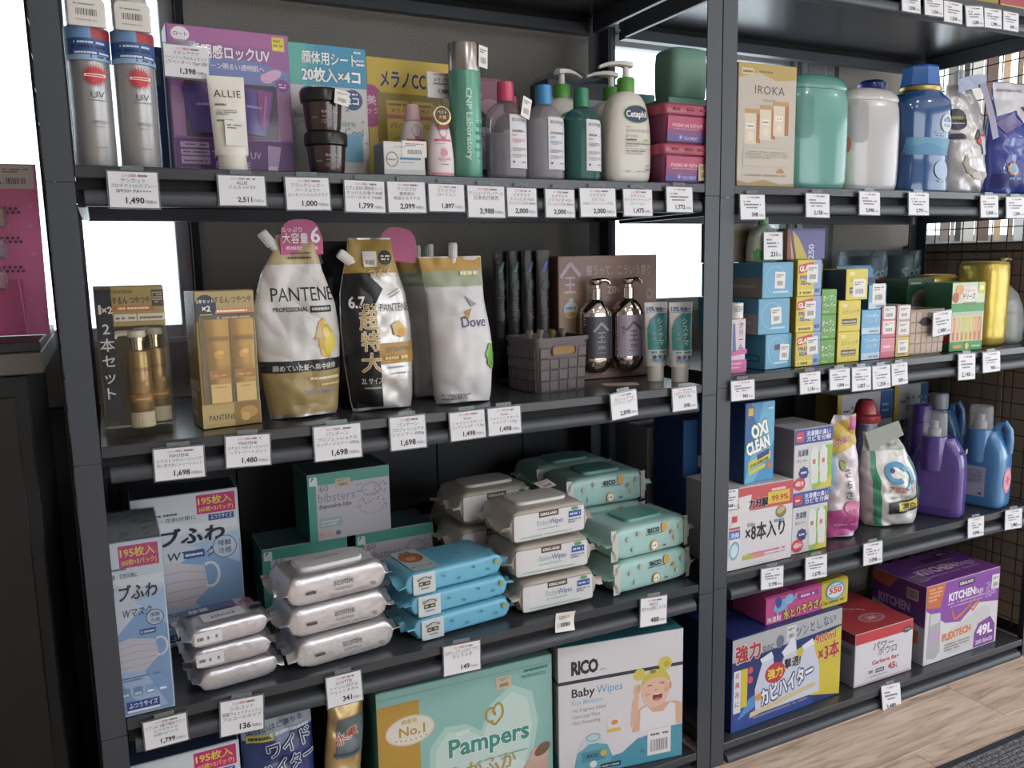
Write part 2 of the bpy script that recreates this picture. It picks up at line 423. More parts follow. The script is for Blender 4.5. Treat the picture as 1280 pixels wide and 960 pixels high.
# entrance mat in the bottom right corner
def mat_mat():
    m = bpy.data.materials.new('ribbed_mat'); m.use_nodes = True; nt = m.node_tree; b = nt.nodes['Principled BSDF']
    tc = nt.nodes.new('ShaderNodeTexCoord'); n = nt.nodes.new('ShaderNodeTexNoise'); n.inputs['Scale'].default_value = 160
    nt.links.new(tc.outputs['Object'], n.inputs['Vector'])
    cr = nt.nodes.new('ShaderNodeValToRGB'); cr.color_ramp.elements[0].color = lin('3d4047'); cr.color_ramp.elements[1].color = lin('8d9098'); cr.color_ramp.elements[0].position = .35; cr.color_ramp.elements[1].position = .66
    nt.links.new(n.outputs['Fac'], cr.inputs['Fac']); nt.links.new(cr.outputs['Color'], b.inputs['Base Color']); b.inputs['Roughness'].default_value = .95
    return m
dm = thing('door_mat', 'grey ribbed door mat with a dark rubber border on the oak floor', 'mat', (2.35, -.70, .0005))
Geo().box(-1.0, 1.0, -.44, .44, 0, .006, mat('33363b', .8)).build('rubber_border', dm, bevel=.002, smooth=0)
g = Geo(); mm_ = mat_mat()
for i in range(60): g.box(-.98, .98, -.420 + i * .0140, -.420 + i * .0140 + .0098, .006, .0115, mm_)
o = g.build('ribbed_pile', dm, smooth=0); o['kind'] = 'stuff'
# ceiling lamps behind the viewer
for i, (lx, ly) in enumerate([(.7, -2.0), (2.3, -2.0), (3.9, -2.0), (.7, -3.6), (2.3, -3.6)]):
    t = thing('ceiling_lamp', 'round white ceiling downlight, %s' % ['row nearer the racks, facing the left rack', 'row nearer the racks, facing the right rack', 'row nearer the racks, beyond the right rack', 'row farther from the racks, facing the left rack', 'row farther from the racks, facing the right rack'][i], 'lamp', (lx, ly, ZW), 0, 'ceiling downlights')
    Geo().lathe([(.11, -.028), (.115, -.02), (.115, -.0005)], mat('e8e8e4', .4), 24).build('housing', t)
    Geo().lathe([(.095, -.0295), (.095, -.0285)], mat('fff4e4', .5, emit=6.0), 24).build('diffuser', t)
    la = bpy.data.lights.new('ceiling_lamp_light', 'AREA'); la.shape = 'DISK'; la.size = .19; la.energy = 9.0; la.color = (1, .98, .95)
    lo = bpy.data.objects.new('ceiling_lamp_light', la); COL.objects.link(lo); lo.parent = t; lo.location = (0, 0, -.035)

# ================================================================== the two racks
ZL = dict(L0=1.905, L1=1.420, L2=.970, L3=.489, L4=.055); ZR = dict(R0=1.905, R1=1.418, R2=.983, R3=.493, R4=.055)
RD = .487
def rack(name, label, x0, x1, levels, mesh_x, ztop=2.35):
    """x0, x1: inner faces of the posts"""
    t = thing(name, label, 'shelving rack', (0, 0, 0))
    zs = sorted(levels.values())
    for sx, xo in ((-1, x0), (1, x1)):
        for back in (0, 1):
            cuts = [0.0] + [z - .026 for z in zs[1:]] + [ztop]; g = Geo()
            for a, b in zip(cuts, cuts[1:]):
                b2 = b - .0012; xa, xb = (xo - .04, xo) if sx < 0 else (xo, xo + .04); xs = xa if sx < 0 else xb - .003
                if back: g.box(xa, xb, RD - .003, RD, a, b2, STEEL); g.box(xs, xs + .003, RD - .04, RD - .003, a, b2, STEEL)
                else: g.box(xa, xb, 0, .003, a, b2, STEEL); g.box(xs, xs + .003, .003, .04, a, b2, STEEL)
            g.build('post', t, smooth=0)
    for z in zs:
        Geo().box(x0 + .0005, x1 - .0005, .001, RD - .004, z - .0195, z, DECK).build('shelf_deck', t, bevel=.0015, smooth=0)
        for k in (0, 1):   # rounded beams under the deck front and back
            y0 = -.004 if not k else RD - .030; prof = []
            for a in range(0, 181, 30):
                prof.append(a)
            h0, h1 = z - .0625, z - .0365; g = Geo(); rs = []
            for xx in (x0 + .012, x1 - .012):
                yf = y0; r = .008
                pts = [(xx, yf + .03, h1), (xx, yf + r + .004, h1), (xx, yf + .004, h1 - .003), (xx, yf, h1 - .010), (xx, yf, h0 + .004), (xx, yf + .004, h0), (xx, yf + .03, h0)]
                if k: pts = [(px, 2 * y0 + .03 - py - .002, pz) for px, py, pz in pts][::-1]
                rs.append(pts)
            g.rings(rs, STEEL); g.build('beam', t, smooth=50)
            Geo().box(x0 + .002, x1 - .002, .016 if not k else RD - .02, .018 if not k else RD - .018, z - .037, z - .0195, GAP_SHADE).build('gap_shade', t, smooth=0)  # dark strip standing in for the shade between deck and beam
        for xx in (x0 + .0005, x1 - .0145):
            Geo().box(xx, xx + .014, .042, RD - .042, z - .0625, z - .020, STEEL).build('side_rail', t, bevel=.002, smooth=0)
    # wire end panel
    if mesh_x is not None:
        g = Geo(); wm = mat('1d1e20', .5)
        for i in range(10): yy = .018 + i * .05; g.tube([(mesh_x, yy, .06), (mesh_x, yy, ztop)], .0017, wm, 5)
        z = .085
        while z < ztop: g.tube([(mesh_x + .0034, .006, z), (mesh_x + .0034, RD - .004, z)], .0017, wm, 5); z += .05
        o = g.build('wire_panel', t, smooth=60); o['kind'] = 'stuff'
    return t
rack('display_rack', 'dark grey steel shelving rack, the left one full of cosmetics, shampoo and baby wipes', 0.0, 1.24, ZL, -.0445)
rack('display_rack', 'dark grey steel shelving rack, the right one full of detergents and kitchen bags', 1.323, 2.521, ZR, 2.5665)
# neighbouring low cabinet under the left window; its near-black stands for the shade there
t = thing('side_cabinet', 'low cabinet left of the left rack, under the window, coloured black for shade', 'cabinet', (-.62, .34, 0))
Geo().box(-.52, .52, -.23, .23, 0, 1.086, mat('0d0e10', .6)).build('cabinet_body', t, bevel=.003, smooth=0)
Geo().box(-.53, .545, -.245, .235, 1.1245, 1.142, mat('1a1b1e', .5)).build('worktop', t, bevel=.002, smooth=0)
Geo().box(-.53, .545, -.240, .23, 1.087, 1.124, mat('5a534c', .6)).build('edge_band', t, bevel=.002, smooth=0)
Geo().box(-.50, .50, -.236, -.231, .05, 1.05, mat('101114', .5)).build('door', t, bevel=.002, smooth=0)
# ================================================================== price tags hung on the shelf lips
SLEEVE = clear('dfe4e8', .10, .08); PAPER = mat('dcdce3', .55); CLIP = clear('cfd6da', .2, .1)
def price_tag(label, x, z, w, h, tilt, lines, price, y=-.0075, pitch=4.0, small=1.0, yaw=0.0, clip=True, head=True):
    t = thing('price_tag', label, 'price tag', (x, y, z), 0, 'price tags on the shelf fronts')
    t.rotation_euler = (math.radians(-pitch), math.radians(-tilt), math.radians(yaw))
    g = Geo(); g.box(-w/2, w/2, 0, .0012, -h/2, h/2, SLEEVE)
    for a, b, c, d in ((-w/2, -w/2 + .0016, -h/2, h/2), (w/2 - .0016, w/2, -h/2, h/2), (-w/2, w/2, -h/2, -h/2 + .0016)): g.box(a, b, -.0004, .0016, c, d, CLIP)
    if clip: g.box(-w * .22, w * .22, .0002, .0010, h/2, h/2 + .007, CLIP)
    g.build('sleeve', t, smooth=0)
    cw, ch = w - .005, h - .005
    Geo().box(-cw/2, cw/2, -.0010, -.0003, -ch/2 - .0005, ch/2 - .0005, PAPER).build('paper_card', t, smooth=0)
    p = Print(); X, Y = cw, ch
    if head:
        p.text('コストコ再販店', X * .42, Y * .865, Y * .085, 'c23a3a', .012, w=X * .30); p.bars(X * .60, Y * .868, X * .2, Y * .055, '6a6668', 3)
    if lines is None: p.bars(X * .12, Y * .70, X * .3, Y * .06, '77747a', int(x * 100)); p.bars(X * .14, Y * .57, X * .7, Y * .065, '77747a', int(x * 77)); p.bars(X * .2, Y * .45, X * .5, Y * .055, '77747a', int(x * 55))
    else:
        n = len(lines); fs = Y * (.135 if n > 2 else .15) * small
        for i, s_ in enumerate(lines):
            tr = text_tris(s_, .008); wd = (tr[2] - tr[1]) * fs
            p.text(s_, X * .5, Y * (.71 - i * .145 if n > 1 else .62), fs * (1 if i == 0 or n < 3 else .92), '4a474c', .008, w=min(wd, X * .92))
    if price:
        p.text(price, X * .70 if len(price) > 3 else X * .70, Y * .12, Y * .235, '2b2a2e', .028, al='r')
        p.text('円(税込)', X * .73, Y * .125, Y * .105, '5a575c', al='l', w=X * .22)
    p.put('lettering', t, lambda a, b, o: (a - cw/2, -.0010 - o, b - ch/2 - .0005), off=.0002, step=.00003)
    return t
def T(x, z, w, h, tilt, lines, price, where, **k):
    what = ('price tag for "%s" at %s yen' % (' '.join(lines[:1]), price)) if lines else 'price tag showing %s yen' % price
    return price_tag('white %s, %s' % (what, where), x, z, w, h, tilt, lines, price, **k)
S1 = 'top shelf of the left rack'; S2 = 'middle shelf of the left rack'; S3 = 'wipes shelf of the left rack'
def PTAG(label, x, z, w, h, tilt, lines, price, **k): return price_tag(label, x, z, w, h, tilt, lines, price, **k)
PTAG('price tag reading 1,490 under the two tall silver spray cans', .083, 1.383, .077, .061, -.4, ['サンカット', 'プロテクトUVスプレー', 'SPF50+ PA++++'], '1,490')
PTAG('price tag reading 2,511 under the white squeeze tube', .250, 1.385, .080, .054, 0, ['ALLIE', 'ジェル UV EX'], '2,511')
PTAG('price tag reading 1,000 under the stacked dark scrub jars', .360, 1.382, .080, .060, .4, ['ブラックシュガー', 'パーフェクト', 'エッセンシャルスクラブ'], '1,000')
PTAG('price tag reading 1,799 under the blue and white sheet pack', .462, 1.379, .078, .060, -1.1, ['ビオレZERO 顔体用シート', 'せっけんの香り40枚', '+クールタイプ40枚'], '1,799')
PTAG('price tag reading 2,099 under the small white carton', .541, 1.379, .077, .060, 0, ['アトピプロ', '薬用美白', '保湿ミルクゲル'], '2,099')
PTAG('price tag reading 1,897 under the white and pink lotion bottle', .620, 1.379, .076, .055, -.4, ['アトピプロ', 'ローション'], '1,897')
PTAG('price tag reading 3,988 under the tall green can', .702, 1.373, .082, .064, -.7, ['サンシェードプレイアール', '日本先行発売'], '3,988')
PTAG('price tag reading 2,000 under the pink-capped clear bottle', .779, 1.373, .069, .060, -.4, ['ビオデルマ', 'サンシビオ H2O', 'クレンジング水 500ml'], '2,000')
PTAG('price tag reading 2,000 under the blue-capped clear bottle', .865, 1.372, .071, .060, -.4, ['ビオデルマ', 'イドラビオ H2O', 'クレンジング水 500ml'], '2,000')
PTAG('price tag reading 2,000 under the green-capped teal bottle', .955, 1.375, .090, .062, .6, ['ビオデルマ', 'セビウム', 'H2O クレンジング水'], '2,000')
PTAG('price tag reading 1,475 under the white pump lotion bottle', 1.054, 1.376, .077, .060, 0, ['セタフィル', 'モイスチャライジング', 'ローション'], '1,475')
PTAG('price tag reading 1,772 under the two pink lidded tubs', 1.163, 1.384, .074, .058, -.4, None, '1,772')
PTAG('price card reading 1,398 clipped over the lavender essence box', .182, 1.598, .074, .056, -1, ['スキンアクア', 'トーンアップUVエッセンス', '(ラベンダー) 70g×2個'], '1,398', y=.045, pitch=1)
PTAG('price tag reading 1,698 under the twin-pump blister box', .118, .931, .083, .058, -1, ['PANTENE', 'エクストラダメージリペア', '洗い流さないトリートメント'], '1,698')
PTAG('price tag reading 1,480 under the gold twin-tube carton', .231, .939, .079, .059, -2.2, ['PANTENE', 'エクストラダメージリペア', 'ヘアトリートメント'], '1,480')
PTAG('price tag reading 1,698 under the white and gold refill pouch', .390, .936, .091, .067, -.3, ['パンテーン', 'プロフェッショナル', 'コンディショナー 2000g'], '1,698')
PTAG('price tag reading 1,698 under the black-sided refill pouch', .526, .939, .075, .067, 0, ['パンテーン', 'プロフェッショナル', 'シャンプー 2000g'], '1,698')
PTAG('price tag reading 1,498, left one of the pair under the white pouch', .650, .940, .079, .060, 1.1, ['Dove', 'シャインリスタート', 'コンディショナー 2.3kg'], '1,498')
PTAG('price tag reading 1,498, right one of the pair under the white pouch', .730, .941, .077, .059, 0, ['Dove', 'シャインリスタート', 'シャンプー 2.3kg'], '1,498', y=-.0090)
PTAG('crooked price tag reading 2,898 under the copper pump-bottle set', 1.018, .946, .080, .060, 2.5, ['全シャンプー&', 'コンディショナー'], '2,898', yaw=9, y=-.010)
PTAG('price tag reading 398 under the two toothpaste tubes', 1.183, .944, .072, .056, 1.2, ['システマ ハグキプラス', '歯磨き 90g'], '398')
PTAG('price tag reading 1,799 under the tall face mask box', .061, .457, .074, .054, .8, ['リブふわ 3層不織布マスク', 'ふつうサイズ', '65枚×3パック'], '1,799')
PTAG('price tag reading 136 under the small silver wet wipes', .189, .451, .079, .068, -3.3, ['シルコット', '除菌ウェットティッシュ', 'アルコールタイプ'], '136')
PTAG('price tag reading 341 under the stack of large silver wipes', .378, .453, .072, .064, .4, ['SCOTTIE', 'トイレに流せる', 'ウェットタオル'], '341')
PTAG('price tag reading 149 under the stack of light blue wipes', .623, .457, .085, .065, -2, ['水分たっぷり ふんわりプラス', 'おしりふき'], '149')
PTAG('price tag reading 488 under the mint green wipes', 1.101, .456, .078, .070, -4.1, ['RICO', '赤ちゃん用おしりふき'], '488')
st = thing('paper_sticker', 'curled white barcode sticker stuck to the shelf lip under the beige wipes', 'sticker', (.869, -.001, .480)); st.rotation_euler.y = math.radians(3)
g = Geo(); rs = [[(-.0235 + .047 * u, -.0006 - .006 * (2 * v - 1) ** 2 * (.4 + u * .6), -.022 + .044 * v) for v in [k / 8 for k in range(9)]] for u in (0, .25, .5, .75, 1)]
g.rings(rs, mat('e6e3e0', .6), False, False, closed=False); g.build('paper', st)
p = Print(); p.lines(.008, .034, .026, .0018, 3, '8a8684', 1); p.barcode(.009, .010, .028, .012); p.put('lettering', st, lambda a, b, o: (-.0235 + a, -.0007 - .006 * (2 * b / .044 - 1) ** 2 - o * 3, -.022 + b), maxlen=.008, off=.0003)
for i, (x, z, w, h, tl) in enumerate([(1.861, 1.868, .070, .052, .4), (1.943, 1.868, .073, .052, 1.2), (2.017, 1.861, .074, .055, -.4), (2.100, 1.860, .073, .055, 5.1), (2.175, 1.863, .074, .053, 1.5), (2.248, 1.863, .068, .052, -.4)]):
    PTAG('%s price tag on the uppermost shelf of the right rack' % ['first from the left', 'second from the left', 'third from the left', 'third from the right', 'second from the right', 'rightmost'][i], x, z, w, h, tl, None, ['1,358', '1,358', '1,258', '1,258', '1,298', '698'][i], y=-.0075 - .0008 * (i % 2), clip=False)
for lab, x, z, w, h, tl, pr in [
    ('under the white and gold carton', 1.369, 1.370, .077, .060, .4, '348'), ('under the mint green canister', 1.571, 1.376, .080, .060, -.7, '2,158'),
    ('under the pearl white canister', 1.746, 1.383, .076, .060, -.8, '3,098'), ('under the clear blue bead bottle', 1.925, 1.384, .080, .060, -.4, '2,791'),
    ('under the white softener pouch', 2.208, 1.381, .078, .062, .7, '3,848'), ('under the blue and violet pouch', 2.322, 1.379, .087, .061, .7, '1,298'),
    ('under the pink and white cream tube', 1.352, .949, .075, .051, -.4, '983'), ('under the yellow cling wrap boxes', 1.566, .949, .072, .056, 0, '1,181'),
    ('under the green baking paper boxes', 1.667, .950, .074, .055, -.4, '1,084'), ('under the lower yellow bag boxes', 1.744, .944, .072, .063, -.8, '1,007'),
    ('under the small light blue boxes', 1.817, .943, .070, .063, .8, '1,258'), ('under the small pink and yellow boxes', 1.885, .946, .064, .060, 1.3, '389'),
    ('hung upright under the green and orange stick carton', 2.155, .945, .075, .075, -1.5, '2,148'), ('under the gold wrapped roll', 2.261, .951, .080, .060, .4, '980'),
    ('under the red and white eight-bottle carton', 1.460, .467, .077, .057, -3.3, '3,198'), ('under the two stacked drum cleaner cartons', 1.609, .467, .079, .063, -2.7, '1,678'),
    ('under the white and green detergent pouch', 1.816, .467, .076, .063, -1.9, '3,098'), ('between the purple jug and the blue jug', 2.240, .470, .075, .061, -1.9, '3,098'),
    ('at the right end under the blue jugs', 2.414, .466, .084, .063, -3, '1,980'), ('tilted on the lowest shelf under the red bin bag box', 1.918, .025, .080, .078, -5, '3,480')]:
    PTAG('price tag reading %s %s' % (pr, lab), x, z, w, h, tl, None, pr, pitch=4 if z > .1 else 12, y=-.0085)
# ================================================================== product builders
def sticker(parent, x, y, z, w, h, rot=(0, 0, 0), col='e4e1de', code=True, name='price_sticker'):
    """small paper price sticker stuck on a product"""
    g = Geo(); g.box(-w/2, w/2, -.0004, 0, -h/2, h/2, mat(col, .55)); o = g.build(name, parent, smooth=0)
    o.location = (x, y, z); o.rotation_euler = tuple(math.radians(a) for a in rot)
    p = Print(); p.lines(w * .12, h * .78, w * .75, h * .06, 2, '77736f', 2)
    if code: p.barcode(w * .15, h * .14, w * .7, h * .36, col)
    p.put('lettering', o, lambda a, b, q: (a - w/2, -.0004 - q, b - h/2), off=.0002)
    return o
def loft_bottle(parent, name, prof, m, n=36, seg=None, cx=0, cy=0):
    """prof rows: (z, rx, ry, squareness)"""
    return Geo().rings([superell(rx, ry, q, z, n, cx, cy) for z, rx, ry, q in prof], m).build(name, parent, smooth=50)
def wrap(prof, cy=0.0):
    """x along the front of a lofted bottle -> point on its skin"""
    P_ = [(z, (rx, ry, q)) for z, rx, ry, q in prof]
    def fn(x, z, o):
        rx, ry, q = lerp2(P_, z); s_ = max(-.999, min(.999, x / rx)); a = abs(s_) ** q
        return (x, cy - ry * max(0.0, 1 - a) ** (1 / q) - o, z)
    return fn
def lerp2(tab, t):
    if t <= tab[0][0]: return tab[0][1]
    for (a, va), (b, vb) in zip(tab, tab[1:]):
        if t <= b:
            k = (t - a) / (b - a) if b > a else 0; return tuple(x + (y - x) * k for x, y in zip(va, vb))
    return tab[-1][1]
def shift(fn, dx, dz): return lambda x, y, o: fn(x + dx, y + dz, o)
def smooth_prof(rows, k=4):
    """catmull-rom refinement of a profile"""
    out = []; n = len(rows)
    for i in range(n - 1):
        p0, p1, p2, p3 = rows[max(i-1, 0)], rows[i], rows[i+1], rows[min(i+2, n-1)]
        for j in range(k):
            t = j / k; z_ = p1[0] + (p2[0] - p1[0]) * t; row = [z_]
            for a, b, c, d, za, zb, zc, zd in zip(p0[1:], p1[1:], p2[1:], p3[1:], *[[q[0]] * 3 for q in (p0, p1, p2, p3)]):
                hh = zc - zb; m1 = (c - a) / (zc - za) * hh if zc > za else 0; m2 = (d - b) / (zd - zb) * hh if zd > zb else 0
                lim = 3 * abs(c - b); m1 = max(-lim, min(lim, m1)) if m1 * (c - b) > 0 else 0; m2 = max(-lim, min(lim, m2)) if m2 * (c - b) > 0 else 0
                row.append((2*t**3 - 3*t*t + 1) * b + (t**3 - 2*t*t + t) * m1 + (-2*t**3 + 3*t*t) * c + (t**3 - t*t) * m2)
            out.append(tuple(row))
    out.append(tuple(rows[-1])); return out
class Pouch:
    """stand-up refill pouch: width table hw(v), half depth table t(v), centre offset cx(v)"""
    def __init__(s, h, hw, t, cx=None, seed=0, wr=.0022, lean=0.0, power=.62):
        s.h, s.hw, s.t, s.cx, s.seed, s.wr, s.lean, s.pw = h, hw, t, cx or [(0, 0.0), (1, 0.0)], seed, wr, lean, power
    def front(s, u, v, sign=-1):
        hw, t, c = lerp2([(a, (b,)) for a, b in s.hw], v)[0], lerp2([(a, (b,)) for a, b in s.t], v)[0], lerp2([(a, (b,)) for a, b in s.cx], v)[0]
        k = max(0.0, 1 - abs(u) ** 2.6); x = c + hw * u
        y = sign * t * k ** s.pw
        fold = 1 - 2 * abs(noise.noise(Vector((x * 13 + v * 5 + s.seed * 2, v * s.h * 9 - x * 8, s.seed + sign * 2))))
        nz = .8 * (fold - .45) + noise.noise(Vector((x * 16 + s.seed, v * s.h * 11, s.seed * 3.1 + sign))) + .5 * noise.noise(Vector((x * 42, v * s.h * 30 + s.seed, sign)))
        y += s.wr * nz * k ** .5 * 1.6
        z = v * s.h
        if v < .06: z += (1 - v / .06) * .006 * (1 - abs(u) ** 2)   # gusset lifts in the middle
        return (x, y + s.lean * v * s.h, z)
    def build(s, parent, m, name='pouch_body', nu=26, nv=44):
        g = Geo(); rs = []
        for j in range(nv + 1):
            v = j / nv; r = [s.front(-1 + 2 * i / nu, v, -1) for i in range(nu)] + [s.front(1 - 2 * i / nu, v, 1) for i in range(nu)]
            rs.append(r)
        g.rings(rs, m, cap0=True, cap1=True); return g.build(name, parent, smooth=75)
    def on(s, extra=.0012):
        def fn(x, z, o):
            v = min(max(z / s.h, 0), 1); hw = lerp2([(a, (b,)) for a, b in s.hw], v)[0]; c = lerp2([(a, (b,)) for a, b in s.cx], v)[0]
            u = max(-.995, min(.995, (x - c) / hw)); q = s.front(u, v)
            return (q[0], q[1] - o - extra, q[2])
        return fn
    def zone(s, p, v0, v1, c, u0=-.985, u1=.985, nv=10, nu=12, slant=0.0):
        """coloured band printed between two heights"""
        for j in range(nv):
            for i in range(nu):
                def pt(i_, j_):
                    v = v0 + (v1 - v0) * j_ / nv; u = u0 + (u1 - u0) * i_ / nu; v += slant * u
                    hw = lerp2([(a, (b,)) for a, b in s.hw], v)[0]; cc = lerp2([(a, (b,)) for a, b in s.cx], v)[0]
                    return (cc + hw * u, v * s.h)
                a, b, d, e = pt(i, j), pt(i + 1, j), pt(i + 1, j + 1), pt(i, j + 1)
                for t in ((a, b, d), (a, d, e)): p.t.append((t, c, p.n + 1))
        p.n += 1
def spout(parent, pos, ang, r=.0095, l=.030, col='d8d5d2', rib=True):
    g = Geo(); g.lathe([(r * .8, -.012), (r * .8, 0), (r, .001), (r, l - .002), (r * .9, l)], mat(col, .35), 20)
    if rib:
        for k in range(14):
            a = 2 * math.pi * k / 14; cx, cy = r * math.cos(a), r * math.sin(a); g.box(cx - .0006, cx + .0006, cy - .0006, cy + .0006, .002, l - .004, mat(col, .35))
    o = g.build('spout_cap', parent); o.location = pos; o.rotation_euler = (0, math.radians(ang), 0); return o
def wipes(name, label, c, z, w, d, h, deg, m, seed=0, group=None, lid=None, P=None, PTop=None, fin=.016, cat='wet wipes', tilt=0.0, lidbox=(.55, .6)):
    """flow-wrapped pack of wet wipes: pillow body, crimped end fins, lid plate"""
    t = thing(name, label, cat, (c[0], c[1], z + .0006), deg, group); t.rotation_euler.y = math.radians(-tilt)
    L = w / 2; half = [(-L, .012, 1.0), (-L + fin * .5, .03, 1.0), (-L + fin, .12, .97), (-L + fin * 1.3, .50, .97), (-L + fin * 1.7, .84, .985), (-L + fin * 2.4, .97, 1.0), (-L * .55, 1.0, 1.0), (-L * .2, 1.0, 1.0)]
    xs = []
    for p_, q_ in zip(half, half[1:]): xs += [p_, tuple((u_ + v_) / 2 for u_, v_ in zip(p_, q_))]
    xs.append(half[-1]); prof = half + [(-x, a, b) for x, a, b in reversed(half)]
    xs = xs + [(-x, a, b) for x, a, b in reversed(xs)]
    rs = []; N = 48
    for i, (x, kz, ky) in enumerate(xs):
        r = []
        for j in range(N):
            a = 2 * math.pi * (j + .5) / N; q = 7.0 if kz > .4 else 2.6
            cy = math.copysign(abs(math.cos(a)) ** (2 / q), math.cos(a)) * d / 2 * ky; cz = math.copysign(abs(math.sin(a)) ** (2 / q), math.sin(a)) * h / 2 * kz
            e = 1 - min(1, (L - abs(x)) / (L * .55)); nz = noise.noise(Vector((x * 50 + seed * 7, cy * 60, cz * 60 + seed)))
            dz = nz * .0055 * e * (1 if kz > .08 else .4)
            fz = noise.noise(Vector((cy * 45 + seed * 3, math.copysign(9, x), seed))) * .016 * (1 - kz) ** 2
            gather = noise.noise(Vector((cy * 90 + seed * 5, math.copysign(3, x), seed + 4))) * .0075 * e * (1 - kz * .4)
            r.append((x + nz * .003 * e, cy * (1 - .02 * e) + nz * .002 * e, h * .5 + cz + dz + fz + gather))
        rs.append(r)
    zmin = min(q[2] for r in rs for q in r); rs = [[(a, b, cc - min(0, zmin)) for a, b, cc in r] for r in rs]
    Geo().rings(rs, m).build('wrapper', t, smooth=60)
    body_h = h
    if lid:
        lw, ld = w * lidbox[0], d * lidbox[1]; zt = h + .0006; g = Geo()
        ring = lambda s_, zz: [(x * 1.0, y * 1.0, zz) for x, y, _ in superell(lw / 2 * s_, ld / 2 * s_, 6, 0, 32)]
        g.rings([ring(1, zt - .003), ring(1, zt + .004), ring(.97, zt + .0065), ring(.93, zt + .0068)], mat(lid, .35)); lo = g.build('flip_lid', t, smooth=50)
        if PTop: PTop.put('lid_print', lo, lambda a, b, o: (a - lw / 2, b - ld / 2, zt + .0068 + o))
    if P:
        def skin(a, b, o):
            x = a - w / 2; kz, ky = lerp2([(p_[0], p_[1:]) for p_ in prof], x); tz = min(.985, abs(b - h / 2) / max(.001, h / 2 * kz))
            return (x, -d / 2 * ky * (1 - tz ** 20) ** (1 / 20) - .0016 - o, b)
        P.put('front_print', t, skin, off=.0006, maxlen=.007)
    return t
def wipes_copy(src, label, c, z, deg):
    r = copy_thing(src, label, (c[0], c[1], z + .0006), deg); return r
def pump(parent, x, y, z, r, col_collar, col_head, spout_dir=180, sc_=1.0, metal=0.0, rough=.35, neck=.02):
    """screw collar, stem and a nozzle head"""
    mc, mh = mat(col_collar, rough, metal), mat(col_head, rough, metal)
    g = Geo(); n = 28
    g.rings([[(x + (r + (.0005 if j % 2 else 0)) * k * math.cos(2*math.pi*j/n), y + (r + (.0005 if j % 2 else 0)) * k * math.sin(2*math.pi*j/n), z + zz) for j in range(n)] for k, zz in ((1, 0), (1, neck * .9), (.9, neck))], mc); g.build('collar', parent)
    Geo().lathe([(r * .38, z + neck), (r * .36, z + neck + .022 * sc_)], mh, 14, (x, y)).build('stem', parent)
    a = math.radians(spout_dir); dx, dy = math.cos(a), math.sin(a); zt = z + neck + .020 * sc_
    g = Geo(); rs = []
    for t_, hw_, zz, th in ((-.012, .008, 0, .010), (0, .0125, .001, .011), (.015, .011, .003, .009), (.035, .0075, .002, .007), (.052, .0055, -.003, .006)):
        t_ *= sc_; hw_ *= sc_; th *= sc_
        rs.append([(x + dx * t_ - dy * hw_ * cy, y + dy * t_ + dx * hw_ * cy, zt + zz * sc_ + cz * th) for cy, cz in ((-1, 0), (-.9, .7), (0, 1), (.9, .7), (1, 0), (.8, -.1), (-.8, -.1))])
    g.rings(rs, mh); g.build('pump_head', parent, smooth=50)
def squeeze_tube(parent, name, h, w, d, m, cap_m, cap_h=.02, cap_w=None, taper=1.0):
    """tube standing on its cap: round at the cap, flat crimp at the top"""
    cw = cap_w or w * .42
    Geo().rings([superell(cw * .98, cw * .8 if d < w * .7 else cw * .98, 2, 0, 28), superell(cw, cw * .82, 2, .002, 28), superell(cw, cw * .82, 2, cap_h, 28)], cap_m).build('screw_cap', parent)
    prof = [(cap_h, w * .43, d * .5, 2), (cap_h + .004, w * .45, d * .5, 2), (h * .5, w * .47, d * .38, 2), (h * .85, w * .49, d * .16, 2.2), (h * .94, w * .5, d * .05, 2.4), (h, w * .5, .0012, 3)]
    loft_bottle(parent, name, prof, m, 32); return prof
# ================================================================== left rack, top shelf
z1 = 1.4205
